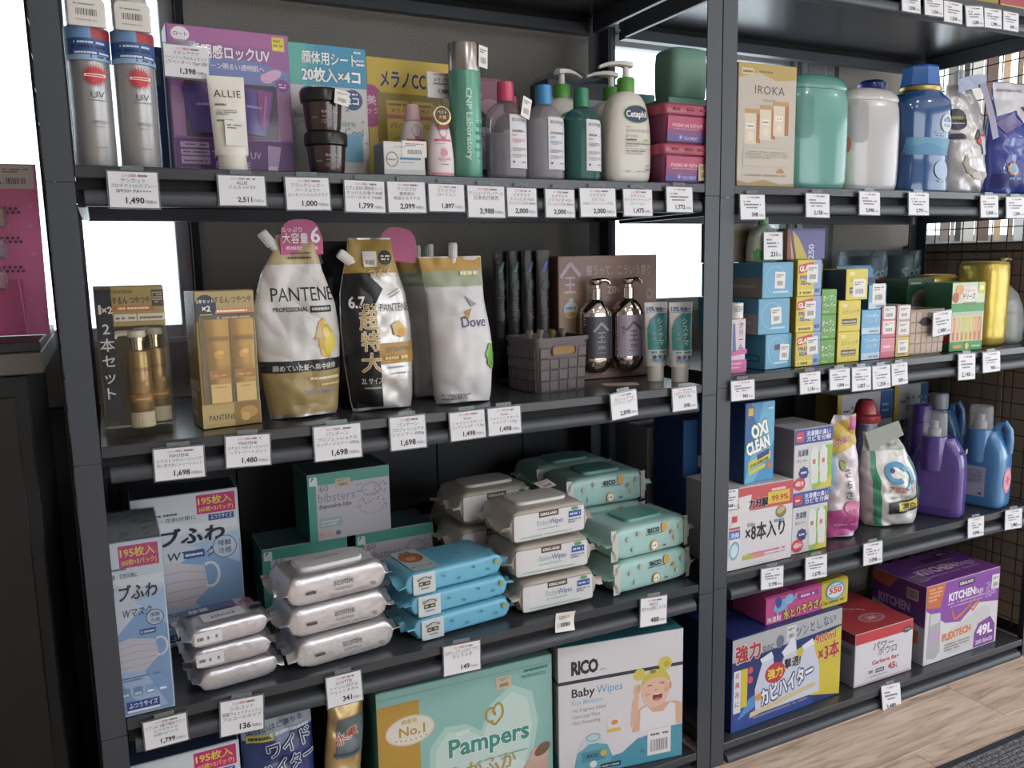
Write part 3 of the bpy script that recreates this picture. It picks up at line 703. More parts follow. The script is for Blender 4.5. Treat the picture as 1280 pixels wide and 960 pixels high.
# --- tall silver spray cans in shrink film, with a hanger card over each cap
def spray_can(label, x, y, deg):
    t = thing('spray_can', label, 'spray can', (x, y, z1), deg)
    sv = mat('b9b4ae', .33, .55, bump=.04, bscale=90); R = .0305
    Geo().lathe([(R*.9, .0), (R, .004), (R, .205), (R*.97, .214), (R*.80, .223)], sv, 40).build('can_body', t)
    Geo().lathe([(R*.86, .2235), (R*.88, .226), (R*.86, .275), (R*.70, .283), (0.001, .285)], mat('cfcac4', .3, .2), 32).build('spray_cap', t)
    Geo().lathe([(R*1.05, .0015), (R*1.07, .01), (R*1.07, .21), (R*1.0, .226), (R*.98, .28)], clear('f2f4f8', .10, .08), 32, cap0=False, cap1=False).build('shrink_film', t)
    fn = lambda a, z, o: ((R*1.075 + o) * math.sin(a / R), -(R*1.075 + o) * math.cos(a / R), z)
    p = Print(); hw = R * 1.35
    p.rect(-hw, .163, 2 * hw, .034, '2d5390'); p.rect(-hw, .196, 2 * hw, .018, '6b94c2'); p.rect(.004, .196, hw - .004, .016, 'a83238')
    p.rect(-hw, .163, 2*hw, .008, '8fb0d2'); p.bars(-.02, .188, .045, .003, 'c9d6e6', 1); p.bars(-.024, .181, .05, .004, '16305f', 2); p.bars(-.02, .1725, .05, .003, 'd5deea', 3); p.text('1', .002, .1665, .009, '1c3c74', .03); p.bars(.010, .167, .02, .003, '20406f', 2)
    p.star(.005, .140, .010, .0195, 26, 'c8202d'); p.ell(.005, .140, .0115, .0115, 'c8202d'); p.rect(-.009, .1378, .028, .0045, 'e8e2dc'); p.bars(-.006, .1388, .022, .0022, 'a8282f', 1)
    p.text('UV', .006, .106, .014, '4a4643', .0); p.bars(-.007, .1015, .026, .0014, '77726d', 4)
    p.text('SPF50+', .007, .066, .0075, '6a6560', 0); p.text('PA++++', .007, .060, .0045, '6a6560', 0); p.bars(-.001, .029, .014, .0018, '857f79', 6)
    p.put('front_print', t, fn, maxlen=.006)
    hk = Geo().rings([superell(.0265, .003, 8, 0, 20), superell(.0265, .003, 8, .036, 20), superell(.022, .003, 6, .043, 20)], mat('d8d2cc', .5)).build('hanger_card', t); hk.location = (.001, -R*1.1 - .003, .212)
    p = Print(); p.barcode(.008, .014, .036, .013, 'd8d2cc'); p.bars(.008, .031, .03, .002, '8a847e', 2); p.bars(.01, .008, .03, .0015, '9a948e', 3)
    p.put('lettering', hk, lambda a, b, o: (a - .0265, -.003 - o, b))
    return t
spray_can('tall silver spray can with blue band, beside the left rack post', .035, .055, 4)
spray_can('tall silver spray can with blue band, next to the dark blue carton', .1015, .057, 2)
p = Print(); p.rect(0, .165, .07, .05, '3c7f86'); p.bars(.006, .185, .05, .006, 'c9dcdd', 1); p.bars(.006, .05, .05, .005, '8fb0d8', 3); p.bars(.006, .035, .05, .005, '8fb0d8', 4)
carton('carton', 'dark blue carton with teal top standing behind the second spray can', (.082, .20), z1, .075, .05, .232, -2, '1f4a86', P=p)
# --- lavender UV essence window box
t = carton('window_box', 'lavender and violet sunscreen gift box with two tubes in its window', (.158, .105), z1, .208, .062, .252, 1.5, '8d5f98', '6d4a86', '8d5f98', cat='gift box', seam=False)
w, h = .208, .252; d = .062
p = Print()
p.rect(.002, .148, .204, .102, '9a609f'); p.poly([(.002, .19), (.08, .165), (.206, .15), (.206, .185), (.15, .20), (.10, .205)], '6f7fb6'); p.rect(.002, .225, .204, .025, 'a8629c')
p.rect(.002, .06, .204, .088, '9c6f9e'); p.rect(.002, .002, .204, .06, '5d2f74')
p.ell(.023, .236, .015, .012, 'e7dfe6'); p.text('ロート', .023, .233, .008, '6a4a78', .02)
p.text('透明感ロックUV', .105, .202, .025, 'f0e8f2', .03, w=.135, out='7a3f86', ow=.04)
p.text('トーン明るい透明肌へ', .112, .184, .011, 'e8dcee', .015, w=.10)
p.rect(.178, .222, .022, .024, 'd8c526'); p.bars(.181, .238, .016, .003, '8d6f14', 1); p.bars(.181, .230, .016, .003, '8d6f14', 2); p.bars(.181, .225, .016, .002, 'f2eaa8', 3)
p.ell(.174, .178, .020, .009, 'd3a6c4', rot=24); p.ell(.166, .173, .012, .009, 'd3a6c4'); p.ell(.193, .162, .012, .011, '8a3f92'); p.bars(.186, .163, .014, .0025, 'ddc6e2', 2); p.bars(.187, .158, .012, .0025, 'ddc6e2', 4)
p.rr(.022, .062, .160, .098, .006, '4a3350')
p.poly([(.004, .0615), (.204, .0615), (.204, .066), (.1, .062), (.004, .066)], '8a4f96')
for i, yy in enumerate((.046, .033, .018)): p.rect(.010, yy, .048, .010 if i < 2 else .013, 'a88fae'); p.bars(.014, yy + .004, .04, .0028, '5b3f6a', i)
p.text('TONE UP UV', .105, .030, .017, 'b99ac4', .01, w=.085); p.text('ESSENCE', .098, .012, .017, 'b99ac4', .01, w=.06); p.text('ROHTO', .026, .004, .010, 'a88fb4', .03)
p.poly([(.158, .008), (.176, .008), (.184, .053), (.160, .055)], 'a98fb8'); p.rect(.159, .008, .016, .010, 'cbbccf')
p.put('front_print', t, on_front(w, d))
for cx, rot_ in ((-.052, -4), (.038, 5)):   # the two tubes behind the window film
    tb = bpy.data.objects.new('tube', None); COL.objects.link(tb); tb.parent = t; tb.location = (cx, -d/2 - .0025, .152); tb.rotation_euler = (0, math.radians(180 + rot_), 0)
    b = Geo(); rs = []
    for zz, hw_ in ((0, .034), (.03, .031), (.062, .026), (.080, .022)): rs.append([(-hw_, .0, zz), (-hw_ * .6, -.003, zz), (0, -.0045, zz), (hw_ * .6, -.003, zz), (hw_, 0, zz), (0, .001, zz)])
    b.rings(rs, mat('5a4696', .3)); b.build('tube_body', tb, smooth=60)
    q = Print(); q.poly([(-.030, .002), (-.004, .002), (-.010, .062), (-.024, .062)], '8f3f8e'); q.bars(-.016, .03, .03, .004, 'a090c8', 2); q.poly([(-.022, .01), (-.018, .01), (-.015, .07), (-.018, .07)], 'a86fae')
    q.put('front_print', tb, lambda a, b_, o: (a, -.0045 + .035 * a * a / .03 - o * 2, b_), maxlen=.01)
Geo().box(-.082, .078, -d/2 - .0085, -d/2 - .008, .062, .160, clear('ffffff', .0, .05)).build('window_film', t, smooth=0)
# --- white squeeze tube
t = thing('squeeze_tube', 'white squeeze tube with thin capital lettering in front of the lavender box', 'tube', (.2445, .035, z1 + .0012), 3); t.rotation_euler.y = math.radians(-1.5)
pr = squeeze_tube(t, 'tube_body', .155, .061, .036, mat('dcd6ca', .38), mat('d4cec2', .4), .024, .0235)
p = Print(); p.text('ALLIE', 0, .120, .017, '3a3937', .0, w=.044, sp=1.15); p.bars(-.022, .106, .018, .003, '6a6762', 1); p.lines(-.022, .097, .034, .0018, 3, '8d8a84', 2); p.bars(-.022, .080, .026, .0026, '77736e', 3)
p.put('front_print', t, wrap(pr), maxlen=.008)
sticker(t, .006, -.0172, .060, .036, .042, (-3, 2, 4), 'dad6d2', code=False)
# --- sheet pack
t = carton('sheet_pack', 'white and sky blue face sheet pack behind the dark scrub jars', (.366, .13), z1, .152, .05, .247, 1, 'c9c7c6', '9fa7b0', cat='face sheet pack', seam=False, bev=.004)
p = Print(); p.rect(.001, .172, .150, .074, '2d93bb'); p.rect(.001, .172, .035, .074, '56b3a6'); p.poly([(.036, .172), (.06, .172), (.052, .246), (.036, .246)], '41a3b0')
p.text('顔体用シート', .080, .213, .025, 'f0f4f4', .02, w=.105, out='1a5f8a', ow=.03); p.text('20枚入×4コ', .082, .182, .027, 'f4f6f6', .045, w=.112, out='1d4a80', ow=.035)
p.bars(.128, .236, .018, .004, 'cfe4ee', 1); p.bars(.132, .222, .016, .003, 'cfe4ee', 2); p.bars(.132, .214, .016, .004, 'f2f2f2', 3)
p.ell(.038, .152, .019, .019, '2c4e83'); p.text('2コ', .038, .142, .016, 'e8ecf0', .03); p.bars(.028, .158, .02, .003, 'e8ecf0', 2)
p.ell(.122, .150, .019, .019, '2c4e83'); p.text('2コ', .122, .142, .017, 'e8ecf0', .03); p.bars(.112, .159, .02, .003, 'e8ecf0', 4)
p.text('biore', .028, .112, .018, '7a9ab8', .01, w=.038); p.text('biore', .105, .100, .018, '86a8a8', .01, w=.042); p.text('Cool', .122, .082, .022, '6d8894', 0, w=.036)
p.ring(.026, .090, .020, .018, .004, '9ab4cc'); p.rect(.098, .034, .040, .052, '5aa3c4'); p.rect(.006, .034, .040, .045, 'b4bcc6')
for a, b in ((.14, .11), (.11, .13), (.146, .07), (.06, .06), (.075, .11)): p.star(a, b, .002, .004, 6, '9a9ca0')
p.put('front_print', t, on_front(.152, .05))
# --- black scrub jars, one on the other
def scrub_jar(label, z, x, y, stick):
    t = thing('scrub_jar', label, 'jar', (x, y, z), 0, 'dark scrub jars'); R = .037
    Geo().lathe([(R*.70, 0), (R*.80, .002), (R*.86, .01), (R*.95, .05)], mat('3a2322', .22, coat=.5), 36).build('jar_body', t)
    Geo().lathe([(R*.97, .0505), (R*1.04, .053), (R*1.06, .070), (R*1.0, .0745), (.001, .075)], mat('1d1a1e', .3), 36).build('jar_lid', t)
    fn = lambda a, zz, o: ((R*(.80 + .15 * zz / .05) + .001 + o) * math.sin(a / R), -(R*(.80 + .15 * zz / .05) + .001 + o) * math.cos(a / R), zz)
    p = Print(); p.text('BLACK SUGAR', .006, .031, .0065, 'b3a6a4', .02, w=.034); p.bars(-.010, .024, .03, .002, '8d7f7d', 1); p.lines(-.012, .018, .034, .0016, 3, '7d6f6d', 2); p.bars(-.030, .022, .012, .0022, '7d6f6d', 5)
    p.put('front_print', t, fn, maxlen=.006)
    if stick: sticker(t, .026, -.040, .057, .029, .026, (-4, 10, 14), 'dedad6')
    return t
scrub_jar('lower one of the two stacked dark brown scrub jars', z1, .414, .062, False)
scrub_jar('upper scrub jar with a white price sticker, stacked on another jar', z1 + .0757, .411, .064, True)
# --- yellow vitamin box
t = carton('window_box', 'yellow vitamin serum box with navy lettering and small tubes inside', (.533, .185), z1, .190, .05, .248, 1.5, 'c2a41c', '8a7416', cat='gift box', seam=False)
p = Print(); p.rect(.002, .002, .186, .244, 'c9aa1e'); p.text('メラノCC', .078, .193, .038, '27325e', .035, w=.098, out='e2d27a', ow=.02)
p.ell(.006, .152, .030, .042, 'a8357c', n=20); p.text('美', .009, .156, .020, 'e0b8d2', .02); p.text('ック', .011, .138, .014, 'e0b8d2', .02)
p.rr(.020, .030, .166, .150, .004, '8f7a1e')
for x0 in (.040, .094):
    p.rect(x0, .034, .048, .132, 'd0b52a'); p.rect(x0, .130, .048, .036, 'c9a53a'); p.bars(x0 + .004, .156, .04, .004, '7a5c14', 1); p.text('メラノ', x0 + .024, .143, .010, '6a4a24', .02); p.rect(x0, .130, .048, .008, 'c05a6a'); p.text('メラノCC', x0 + .024, .112, .013, '4a3c24', .02, w=.034)
    p.ring(x0 + .024, .078, .015, .017, .005, 'b8922a', a0=40, a1=320); p.rect(x0, .034, .048, .012, 'b4662c')
p.put('front_print', t, on_front(.190, .05), step=.0003)
pc = thing('price_tag', 'white price card clipped behind the pink lotion bottles', 'price tag', (.652, .085, z1 + .158), 2)
Geo().box(-.028, .028, -.0006, .0006, -.001, .047, PAPER).build('paper_card', pc, smooth=0); Geo().box(-.004, .004, .0007, .002, -.158, .03, clear('e8ecee', .2)).build('stand', pc, smooth=0)
p = Print(); p.bars(.012, .042, .03, .002, 'c05050', 1); p.text('メラノCC', .030, .030, .008, '5a565a', .02); p.bars(.012, .024, .034, .003, '77737a', 2); p.text('1,980', .034, .008, .011, '3a383c', .03); p.put('lettering', pc, lambda a, b, o: (a - .028, -.0006 - o, b))
# --- small white carton with a ring logo
p = Print(); p.ring(.016, .030, .012, .014, .0018, '6f7076'); p.rect(.005, .029, .008, .0018, '6f7076'); p.bars(.009, .028, .014, .003, '8a8b90', 1); p.rect(.031, .030, .042, .0042, '4f78a8'); p.bars(.031, .037, .03, .002, 'a0acb8', 1); p.bars(.031, .024, .03, .002, '9aa6b4', 2); p.rect(.0, .0, .082, .012, 'b9babd'); p.bars(.02, .052, .024, .0015, '9c9ea4', 3)
t = carton('carton', 'small white cosmetic carton with a blue stripe and a price sticker', (.514, .035), z1, .082, .06, .062, 1, 'd6d3d2', '8f8f92', P=p, cat='carton')
sticker(t, .020, -.0305, .050, .049, .030, (0, 0, 0), 'dedbd8')
# --- white and pink lotion bottles with a gold award medal
def lotion_bottle(label, x, y, k, medal):
    t = thing('lotion_bottle', label, 'bottle', (x, y, z1), 0); t.scale = (k, k, k)
    pr = smooth_prof([(0, .024, .018, 2.4), (.003, .0262, .020, 2.4), (.03, .0262, .020, 2.3), (.06, .024, .0185, 2.2), (.085, .0205, .017, 2.1), (.098, .017, .015, 2), (.102, .0135, .0135, 2)])
    loft_bottle(t, 'bottle_body', pr, mat('dcd0d2', .35))
    Geo().lathe([(.0125, .1021), (.014, .104), (.0125, .128), (.010, .131), (.001, .1315)], mat('d8b4c0', .35), 28).build('screw_cap', t)
    p = Print(); p.ring(.001, .084, .009, .011, .0016, 'd58aa0'); p.rect(-.017, .066, .034, .0042, 'cf5f84'); p.rect(-.0225, .001, .045, .007, 'd98aa2')
    p.lines(-.015, .061, .03, .0012, 1, 'c58a9a', 1); p.star(.001, .048, .003, .009, 7, 'd58aa0'); p.ell(.001, .044, .007, .006, 'd58aa0'); p.lines(-.012, .034, .026, .0016, 3, 'd0849c', 4); p.bars(-.006, .022, .015, .0018, '77686e', 2); p.text('薬用', .001, .070, .005, 'c8708c', .02)
    p.put('front_print', t, wrap(pr), maxlen=.006)
    if medal:
        g = Geo(); g.lathe([(.0005, 0), (.0175, 0), (.0185, .0006), (.0175, .0012), (.0005, .0014)], mat('b9a05a', .25, .9, bump=.3, bscale=200), 30); m = g.build('award_medal', t); m.location = (-.002, -.020, .113); m.rotation_euler = (math.radians(84), 0, 0)
        q = Print(); q.ring(0, 0, .0165, .0165, .0015, 'e6d9a8'); q.ell(0, 0, .014, .014, '4a4030'); q.text('ベスト', 0, .003, .0065, 'e2d49c', .03); q.text('大賞', 0, -.007, .008, 'd89a6a', .03); q.put('medal_print', m, lambda a, b, o: (a, b, .0014 + o))
        rb = Geo().box(-.010, .010, -.0004, .0004, 0, .012, mat('8a3a56', .5)).build('ribbon', t, smooth=0); rb.location = (0, -.0212, .088)
    return t
lotion_bottle('white and pink lotion bottle wearing a round gold medal', .6295, .042, 1.0, True)
lotion_bottle('white and pink lotion bottle half hidden behind its medalled twin', .598, .105, 1.1, False)
# --- tall green can
t = thing('mist_can', 'tall green mist can with a silver cap and vertical lettering', 'spray can', (.690, .055, z1), 3); R = .0312
Geo().lathe([(R*.94, 0), (R, .003), (R, .200), (R*.99, .2015)], mat('5a9c86', .32, .2), 40).build('can_body', t)
Geo().lathe([(R*.995, .2018), (R, .203), (R, .250), (R*.96, .2535), (.001, .2545)], mat('a9a29e', .25, .8), 40).build('can_cap', t)
fn = lambda a, z, o: ((R + .0004 + o) * math.sin(a / R), -(R + .0004 + o) * math.cos(a / R), z)
p = Print(); p.text('CNP Laboratory', -.012, .168, .0155, 'b9dccd', .03, al='l', w=.135, rot=-90); p.text('CICA', .016, .096, .010, '2a6d58', .03, w=.016); p.text('MULTI', .016, .082, .008, '2a6d58', .03, w=.018); p.text('MIST', .016, .066, .009, '2a6d58', .03, w=.016); p.bars(.002, .112, .032, .0012, '7fbfa8', 1); p.bars(.004, .107, .028, .002, '9fd0bd', 2); p.lines(.004, .054, .026, .0016, 2, '2f7a63', 3); p.bars(.010, .036, .008, .002, '2a6d58', 2)
p.put('front_print', t, fn, maxlen=.006)
sticker(t, .0295, -.024, .229, .026, .040, (0, 3, 22), 'e2dfdb')
# --- clear micellar water bottles
def micellar(label, x, y, deg, liquid, cap, ltext, stick=False):
    t = thing('micellar_bottle', label, 'bottle', (x, y, z1), deg); k = 1.0
    pr = smooth_prof([(0, .036, .024, 2.6), (.004, .0415, .029, 2.6), (.02, .0425, .030, 2.5), (.11, .0425, .030, 2.4), (.128, .040, .029, 2.2), (.142, .032, .025, 2.0), (.150, .021, .020, 2), (.153, .0165, .0165, 2)])
    loft_bottle(t, 'bottle_body', pr, clear(liquid[0], liquid[1], .05))
    inner = [(z_ + .003, rx * .93, ry * .92, q) for z_, rx, ry, q in pr if z_ < liquid[2]]
    loft_bottle(t, 'liquid', inner, clear(liquid[3], liquid[4], .2))
    n = 40; g = Geo(); g.rings([[((.0165 + (.0004 if j % 2 else 0)) * s_ * math.cos(2*math.pi*j/n), (.0165 + (.0004 if j % 2 else 0)) * s_ * math.sin(2*math.pi*j/n), zz) for j in range(n)] for s_, zz in ((1, .1535), (1.0, .187), (.94, .1915), (.6, .1925))], mat(cap, .3, coat=.3)); g.build('flip_cap', t)
    p = Print(); p.rect(-.004, .022, .042, .104, 'cfccd2'); X = .001
    p.text('BIODERMA', X, .113, .0085, '5a6272', .02, al='l', w=.034); p.text(ltext[0], X, .092, .0065, '4a4f58', .03, al='l'); p.text('H2O', X, .084, .0055, ltext[1], .02, al='l')
    p.ring(.029, .102, .010, .010, .0012, '8fa6b8', a0=-120, a1=140); p.lines(X, .077, .030, .0016, 3, ltext[1], 3); p.lines(X, .060, .032, .0014, 3, '8d8f98', 5); p.lines(X, .048, .032, .0014, 3, 'a0a2aa', 7); p.rect(X, .032, .004, .004, '3a4048'); p.bars(.022, .033, .012, .002, '77797f', 2)
    p.put('label', t, wrap(pr), maxlen=.008, off=.0008)
    if stick: sticker(t, .034, -.027, .140, .026, .040, (0, 14, 25), 'e2dfdc')
    return t
micellar('clear micellar water bottle with a pink cap and a price sticker on its neck', .781, .062, -4, ('eceaf0', .10, .10, 'd6d4dc', .22), 'c93a62', ('SENSIBIO', 'c8788c'), True)
micellar('clear micellar water bottle with a light blue cap', .868, .062, -4, ('eceaf0', .14, .12, 'd2d3dc', .30), '1f86c4', ('HYDRABIO', '6f9ec4'))
micellar('teal micellar water bottle with a dark green cap', .958, .062, -3, ('8cc8c4', .12, .125, '12807c', .75), '0d7f58', ('SEBIUM', '5f8f7f'))
for xx, yy, lab in ((.755, .165, 'red-capped dark bottle behind the tall green can'), (.850, .175, 'red-capped dark bottle between the pink-capped and blue-capped bottles')):
    t = thing('micellar_bottle', lab, 'bottle', (xx, yy, z1)); pr = smooth_prof([(0, .036, .026, 2.6), (.004, .040, .029, 2.6), (.11, .040, .030, 2.4), (.142, .031, .025, 2), (.153, .0165, .0165, 2)])
    loft_bottle(t, 'bottle_body', pr, clear('8a8288', .35, .06)); Geo().lathe([(.0165, .1535), (.0165, .187), (.012, .1915), (.001, .192)], mat('8e2238', .25, coat=.5), 24).build('flip_cap', t)
    p = Print(); p.rect(-.03, .03, .06, .085, 'b9b4ba'); p.lines(-.02, .10, .04, .003, 4, '77727a', 2); p.put('label', t, wrap(pr), maxlen=.008, off=.0008)
p = Print(); p.rect(.002, .002, .126, .236, '8e4868'); p.ell(.10, .15, .05, .05, 'a87a8e'); p.bars(.01, .20, .08, .01, 'b08a9a', 1)
carton('carton', 'dusky pink carton standing behind the micellar bottles', (.745, .27), z1, .13, .06, .247, 0, '7a3c5a', P=p, seam=False)
# --- pump lotion bottles
def pump_lotion(label, x, y, deg, sdir):
    t = thing('pump_lotion', label, 'bottle', (x, y, z1), deg)
    pr = smooth_prof([(0, .042, .026, 3.0), (.004, .050, .031, 3.0), (.018, .0535, .034, 3.2), (.06, .0545, .035, 3.4), (.12, .0525, .034, 3.2), (.16, .046, .031, 2.8), (.180, .037, .026, 2.4), (.188, .026, .021, 2.2), (.191, .019, .018, 2)])
    loft_bottle(t, 'bottle_body', pr, mat('d2ccc4', .35), 44)
    pump(t, .002, 0, .191, .0185, '4e9a35', 'd5d1cb', sdir, 1.15, neck=.030)
    p = Print(); p.ell(.010, .142, .0325, .0195, '79b53a', 30); p.ell(.010, .142, .0305, .0175, '232e5a', 30); p.text('Cetaphil', .010, .136, .0185, 'e6e4ea', .025, w=.052)
    p.bars(-.018, .114, .012, .002, '8fae6a', 1); p.text('モイスチャライジング', .012, .104, .0085, '7d9c58', .015, w=.058); p.text('ローション', -.018, .094, .008, '7d9c58', .015, al='l', w=.030); p.bars(-.018, .087, .028, .003, '3f3f42', 1); p.bars(.026, .087, .014, .0026, '7fae4a', 2)
    p.rect(-.020, .0835, .062, .0007, '7fae4a'); p.bars(-.018, .079, .06, .0022, '77777a', 3); p.bars(-.018, .075, .03, .0018, '9a9a9c', 4); p.rect(-.020, .070, .062, .0007, '7fae4a'); p.bars(-.018, .064, .048, .0026, '77777a', 5); p.bars(-.018, .059, .042, .002, '9a9a9c', 6)
    p.bars(-.018, .022, .010, .002, '77777a', 2); p.bars(.008, .022, .028, .002, '8a8a8c', 8); p.bars(.032, .026, .009, .003, '4a4a4c', 9); p.bars(.032, .034, .009, .003, '8a8a8c', 9)
    p.put('front_print', t, wrap(pr), maxlen=.008)
    return t
pump_lotion('white pump lotion bottle with a green collar, front one of three', 1.067, .060, -4, 168)
pump_lotion('white pump lotion bottle half hidden behind the front pump bottle', 1.092, .155, -2, 170)
pump_lotion('white pump lotion bottle behind the blue-capped bottle', .972, .170, 0, 15)
# --- dark box with clear wrap behind the pumps
p = Print(); p.rect(.003, .003, .204, .25, '2b3242'); p.rect(.01, .150, .19, .07, '9aa0a4'); p.text('SENSITIVE', .115, .185, .026, '3f5a8a', .04, w=.11); p.rect(.02, .155, .17, .02, '5a6270'); p.bars(.02, .12, .15, .012, '8d99a8', 2)
t = carton('carton', 'dark navy multipack in loose clear wrap behind the pump bottles', (1.005, .29), z1, .21, .09, .262, 0, '2e3646', P=p, seam=False)
g = Geo(); rs = []
for i in range(15):
    u = i / 14; row = []
    for j in range(9):
        v = j / 8; x_ = -.110 + .215 * u; y_ = -.10 + .14 * v; z_ = .268 + .012 * math.sin(u * 9 + v * 3) + .010 * noise.noise(Vector((u * 6, v * 5, 2))) - .02 * abs(u - .5)
        row.append((x_, y_, z_))
    rs.append(row)
g.rings(rs, clear('e6ecf4', .38, .12), False, False, closed=False); g.build('loose_film', t, smooth=80)
# --- pink lidded tubs
def tub(label, z, x, y):
    t = thing('storage_tub', label, 'tub', (x, y, z), 2); b = Geo(); rs = []
    for zz, k in ((0, .90), (.002, .92), (.058, 1.0), (.0605, 1.0)): rs.append([(a * k, c * k, zz) for a, c, _ in superell(.066, .055, 9, 0, 32)])
    b.rings(rs, clear('9a4f78', .55, .08), True, False); b.build('tub_body', t)
    rs = [[(a * k, c * k, zz) for a, c, _ in superell(.066, .055, 9, 0, 32)] for zz, k in ((.004, .86), (.055, .95))]
    Geo().rings(rs, mat('a82c56', .5)).build('contents', t)
    rs = [[(a * k, c * k, zz) for a, c, _ in superell(.070, .059, 9, 0, 32)] for zz, k in ((.060, .98), (.062, 1.0), (.078, 1.0), (.081, .985), (.083, .95))]
    Geo().rings(rs, mat('a02848', .3, coat=.3)).build('tub_lid', t)
    for a in (-.034, .004, .040): Geo().box(a - .010, a + .010, -.0606, -.0585, .068, .0735, mat('7d1a38', .4)).build('lid_catch', t, bevel=.001, smooth=0)
    p = Print(); p.rect(-.055, .030, .112, .026, 'b0385e'); p.rect(-.055, .016, .112, .014, '7a3f78'); p.rect(-.055, .004, .112, .012, '4a4590'); p.text('PREMIUM REPAIR', 0, .034, .0105, 'dca6bc', .01, w=.084); p.bars(-.038, .0295, .07, .0015, 'cf9ab4', 2); p.text('TREATMENT', .01, .008, .010, 'b4a8d0', .01, w=.04) ; p.star(-.018, .013, .002, .008, 6, 'b8a6d4')
    p.put('front_print', t, lambda a, b_, o: (a, -.055 * (.92 + .08 * b_ / .06) - .001 - o, b_))
    return t
lower = tub('lower pink lidded tub, carrying a beige barcode sticker', z1, 1.190, .062)
sticker(lower, .048, -.0565, .024, .030, .036, (0, 0, 0), 'c2a98c')
tub('upper pink lidded tub, stacked on another tub', z1 + .0838, 1.193, .062)
# --- mint boxes and soft packs at the right end, deeper in
p = Print(); p.rect(.002, .002, .116, .19, '7fb8a8'); p.text('100', .075, .095, .030, 'b9d8cc', .03); p.rect(.0, .075, .12, .0015, '5a9484'); p.text('1', .085, .05, .03, '3f7a6c', .02); p.ell(.05, .15, .012, .02, '4f8a80'); p.lines(.06, .016, .05, .008, 1, '3a5a54', 2)
carton('carton', 'mint green carton with pale numerals behind the pink tubs', (1.262, .165), z1, .12, .10, .215, 0, '86bdae', '5a8f82', P=p, seam=False)
def soft_pack(label, x, y, z, w, d, h, deg, col, rx=0):
    t = thing('soft_pack', label, 'soft pack', (x, y, z), deg); rs = []
    for zz, k in ((0, .88), (.006, .97), (h * .3, 1), (h * .7, 1), (h - .006, .97), (h, .86)): rs.append([(a * k + .001 * noise.noise(Vector((a * 40, zz * 40, 1))), b * k, zz) for a, b, _ in superell(w / 2, d / 2, 5, 0, 36)])
    Geo().rings(rs, mat(col, .4, bump=.15, bscale=40)).build('wrapper', t, smooth=70)
    g = Geo(); g.rings([superell(w / 2 * .8, d / 2 * .8, 4, h + .0003, 24), superell(w / 2 * .78, d / 2 * .78, 4, h + .002, 24)], mat(col, .35)); g.build('end_seal', t)
    return t
soft_pack('upright mint green soft pack on top of the mint carton', 1.334, .215, z1 + .2155, .112, .085, .118, 0, '7aa894')
p = Print(); p.rect(.002, .002, .13, .24, '5aa6a4'); p.rr(.055, .205, .012, .022, .004, '2c5f78'); p.rr(.092, .205, .010, .022, .004, '3c6f80'); p.bars(.02, .15, .09, .01, 'a8d4d0', 1)
carton('carton', 'teal carton seen against the window behind the upper pink tub', (1.222, .35), z1, .135, .08, .258, 0, '5ba8a6', '3f8480', P=p, seam=False)
# ================================================================== left rack, middle shelf
z2 = .9705
# --- clear blister box with two pump bottles
t = thing('blister_box', 'clear blister box holding two champagne gold pump bottles', 'gift box', (*place((.005, .056), .117, .120, -1.5), z2), -1.5)
w, d, h = .117, .120, .262
Geo().box(-w/2, w/2, -d/2, d/2, .001, h, clear('f8f6f2', .015, .05)).build('clear_shell', t, bevel=.006, seg=3, smooth=40)
g = Geo(); g.box(-w/2 + .002, w/2 - .002, d/2 - .004, d/2 - .002, .003, h - .004, mat('6d6248', .5)); g.build('backing_card', t, smooth=0)
g = Geo(); g.rings([[(-w/2 + .010, -d/2 + .0035, .030), (-w/2 + .034, -d/2 + .0035, .030), (-w/2 + .034, -d/2 + .0042, .030), (-w/2 + .010, -d/2 + .0042, .030)], [(-w/2 + .006, -d/2 + .0035, h - .008), (-w/2 + .031, -d/2 + .0035, h - .008), (-w/2 + .031, -d/2 + .0042, h - .008), (-w/2 + .006, -d/2 + .0042, h - .008)]], mat('1d2436', .4)); g.build('side_card', t, smooth=0)
g = Geo(); g.box(-w/2 + .032, w/2 - .004, -d/2 + .003, -d/2 + .0038, .192, h - .004, mat('a89457', .4)); g.build('header_card', t, smooth=0)
p = Print(); p.text('×2', .024, .214, .016, 'd9d4d0', .03); p.text('1', .013, .214, .020, 'd9d4d0', .05); p.vtext('2本セット', .020, .180, .0235, 'e2ddd8', .012, step=.0275)
p.text('PANTENE', .048, .247, .008, '5c4d2a', .01); p.text('するん つやつや', .062, .230, .014, '3a3226', .012, w=.058); p.rect(.034, .217, .062, .009, 'b86c3a'); p.bars(.037, .2198, .052, .0036, 'f0dcc0', 1); p.rect(.034, .200, .034, .012, 'd9d4c8'); p.rect(.070, .200, .042, .012, 'd9d4c8'); p.bars(.036, .2035, .03, .0035, '6a6250', 3); p.bars(.073, .2035, .036, .0035, '6a6250', 4); p.rect(.094, .224, .019, .028, '4a4336'); p.lines(.095, .246, .016, .0022, 5, 'b5ab94', 2)
p.put('front_print', t, on_front(w, d - .007), off=.0006)
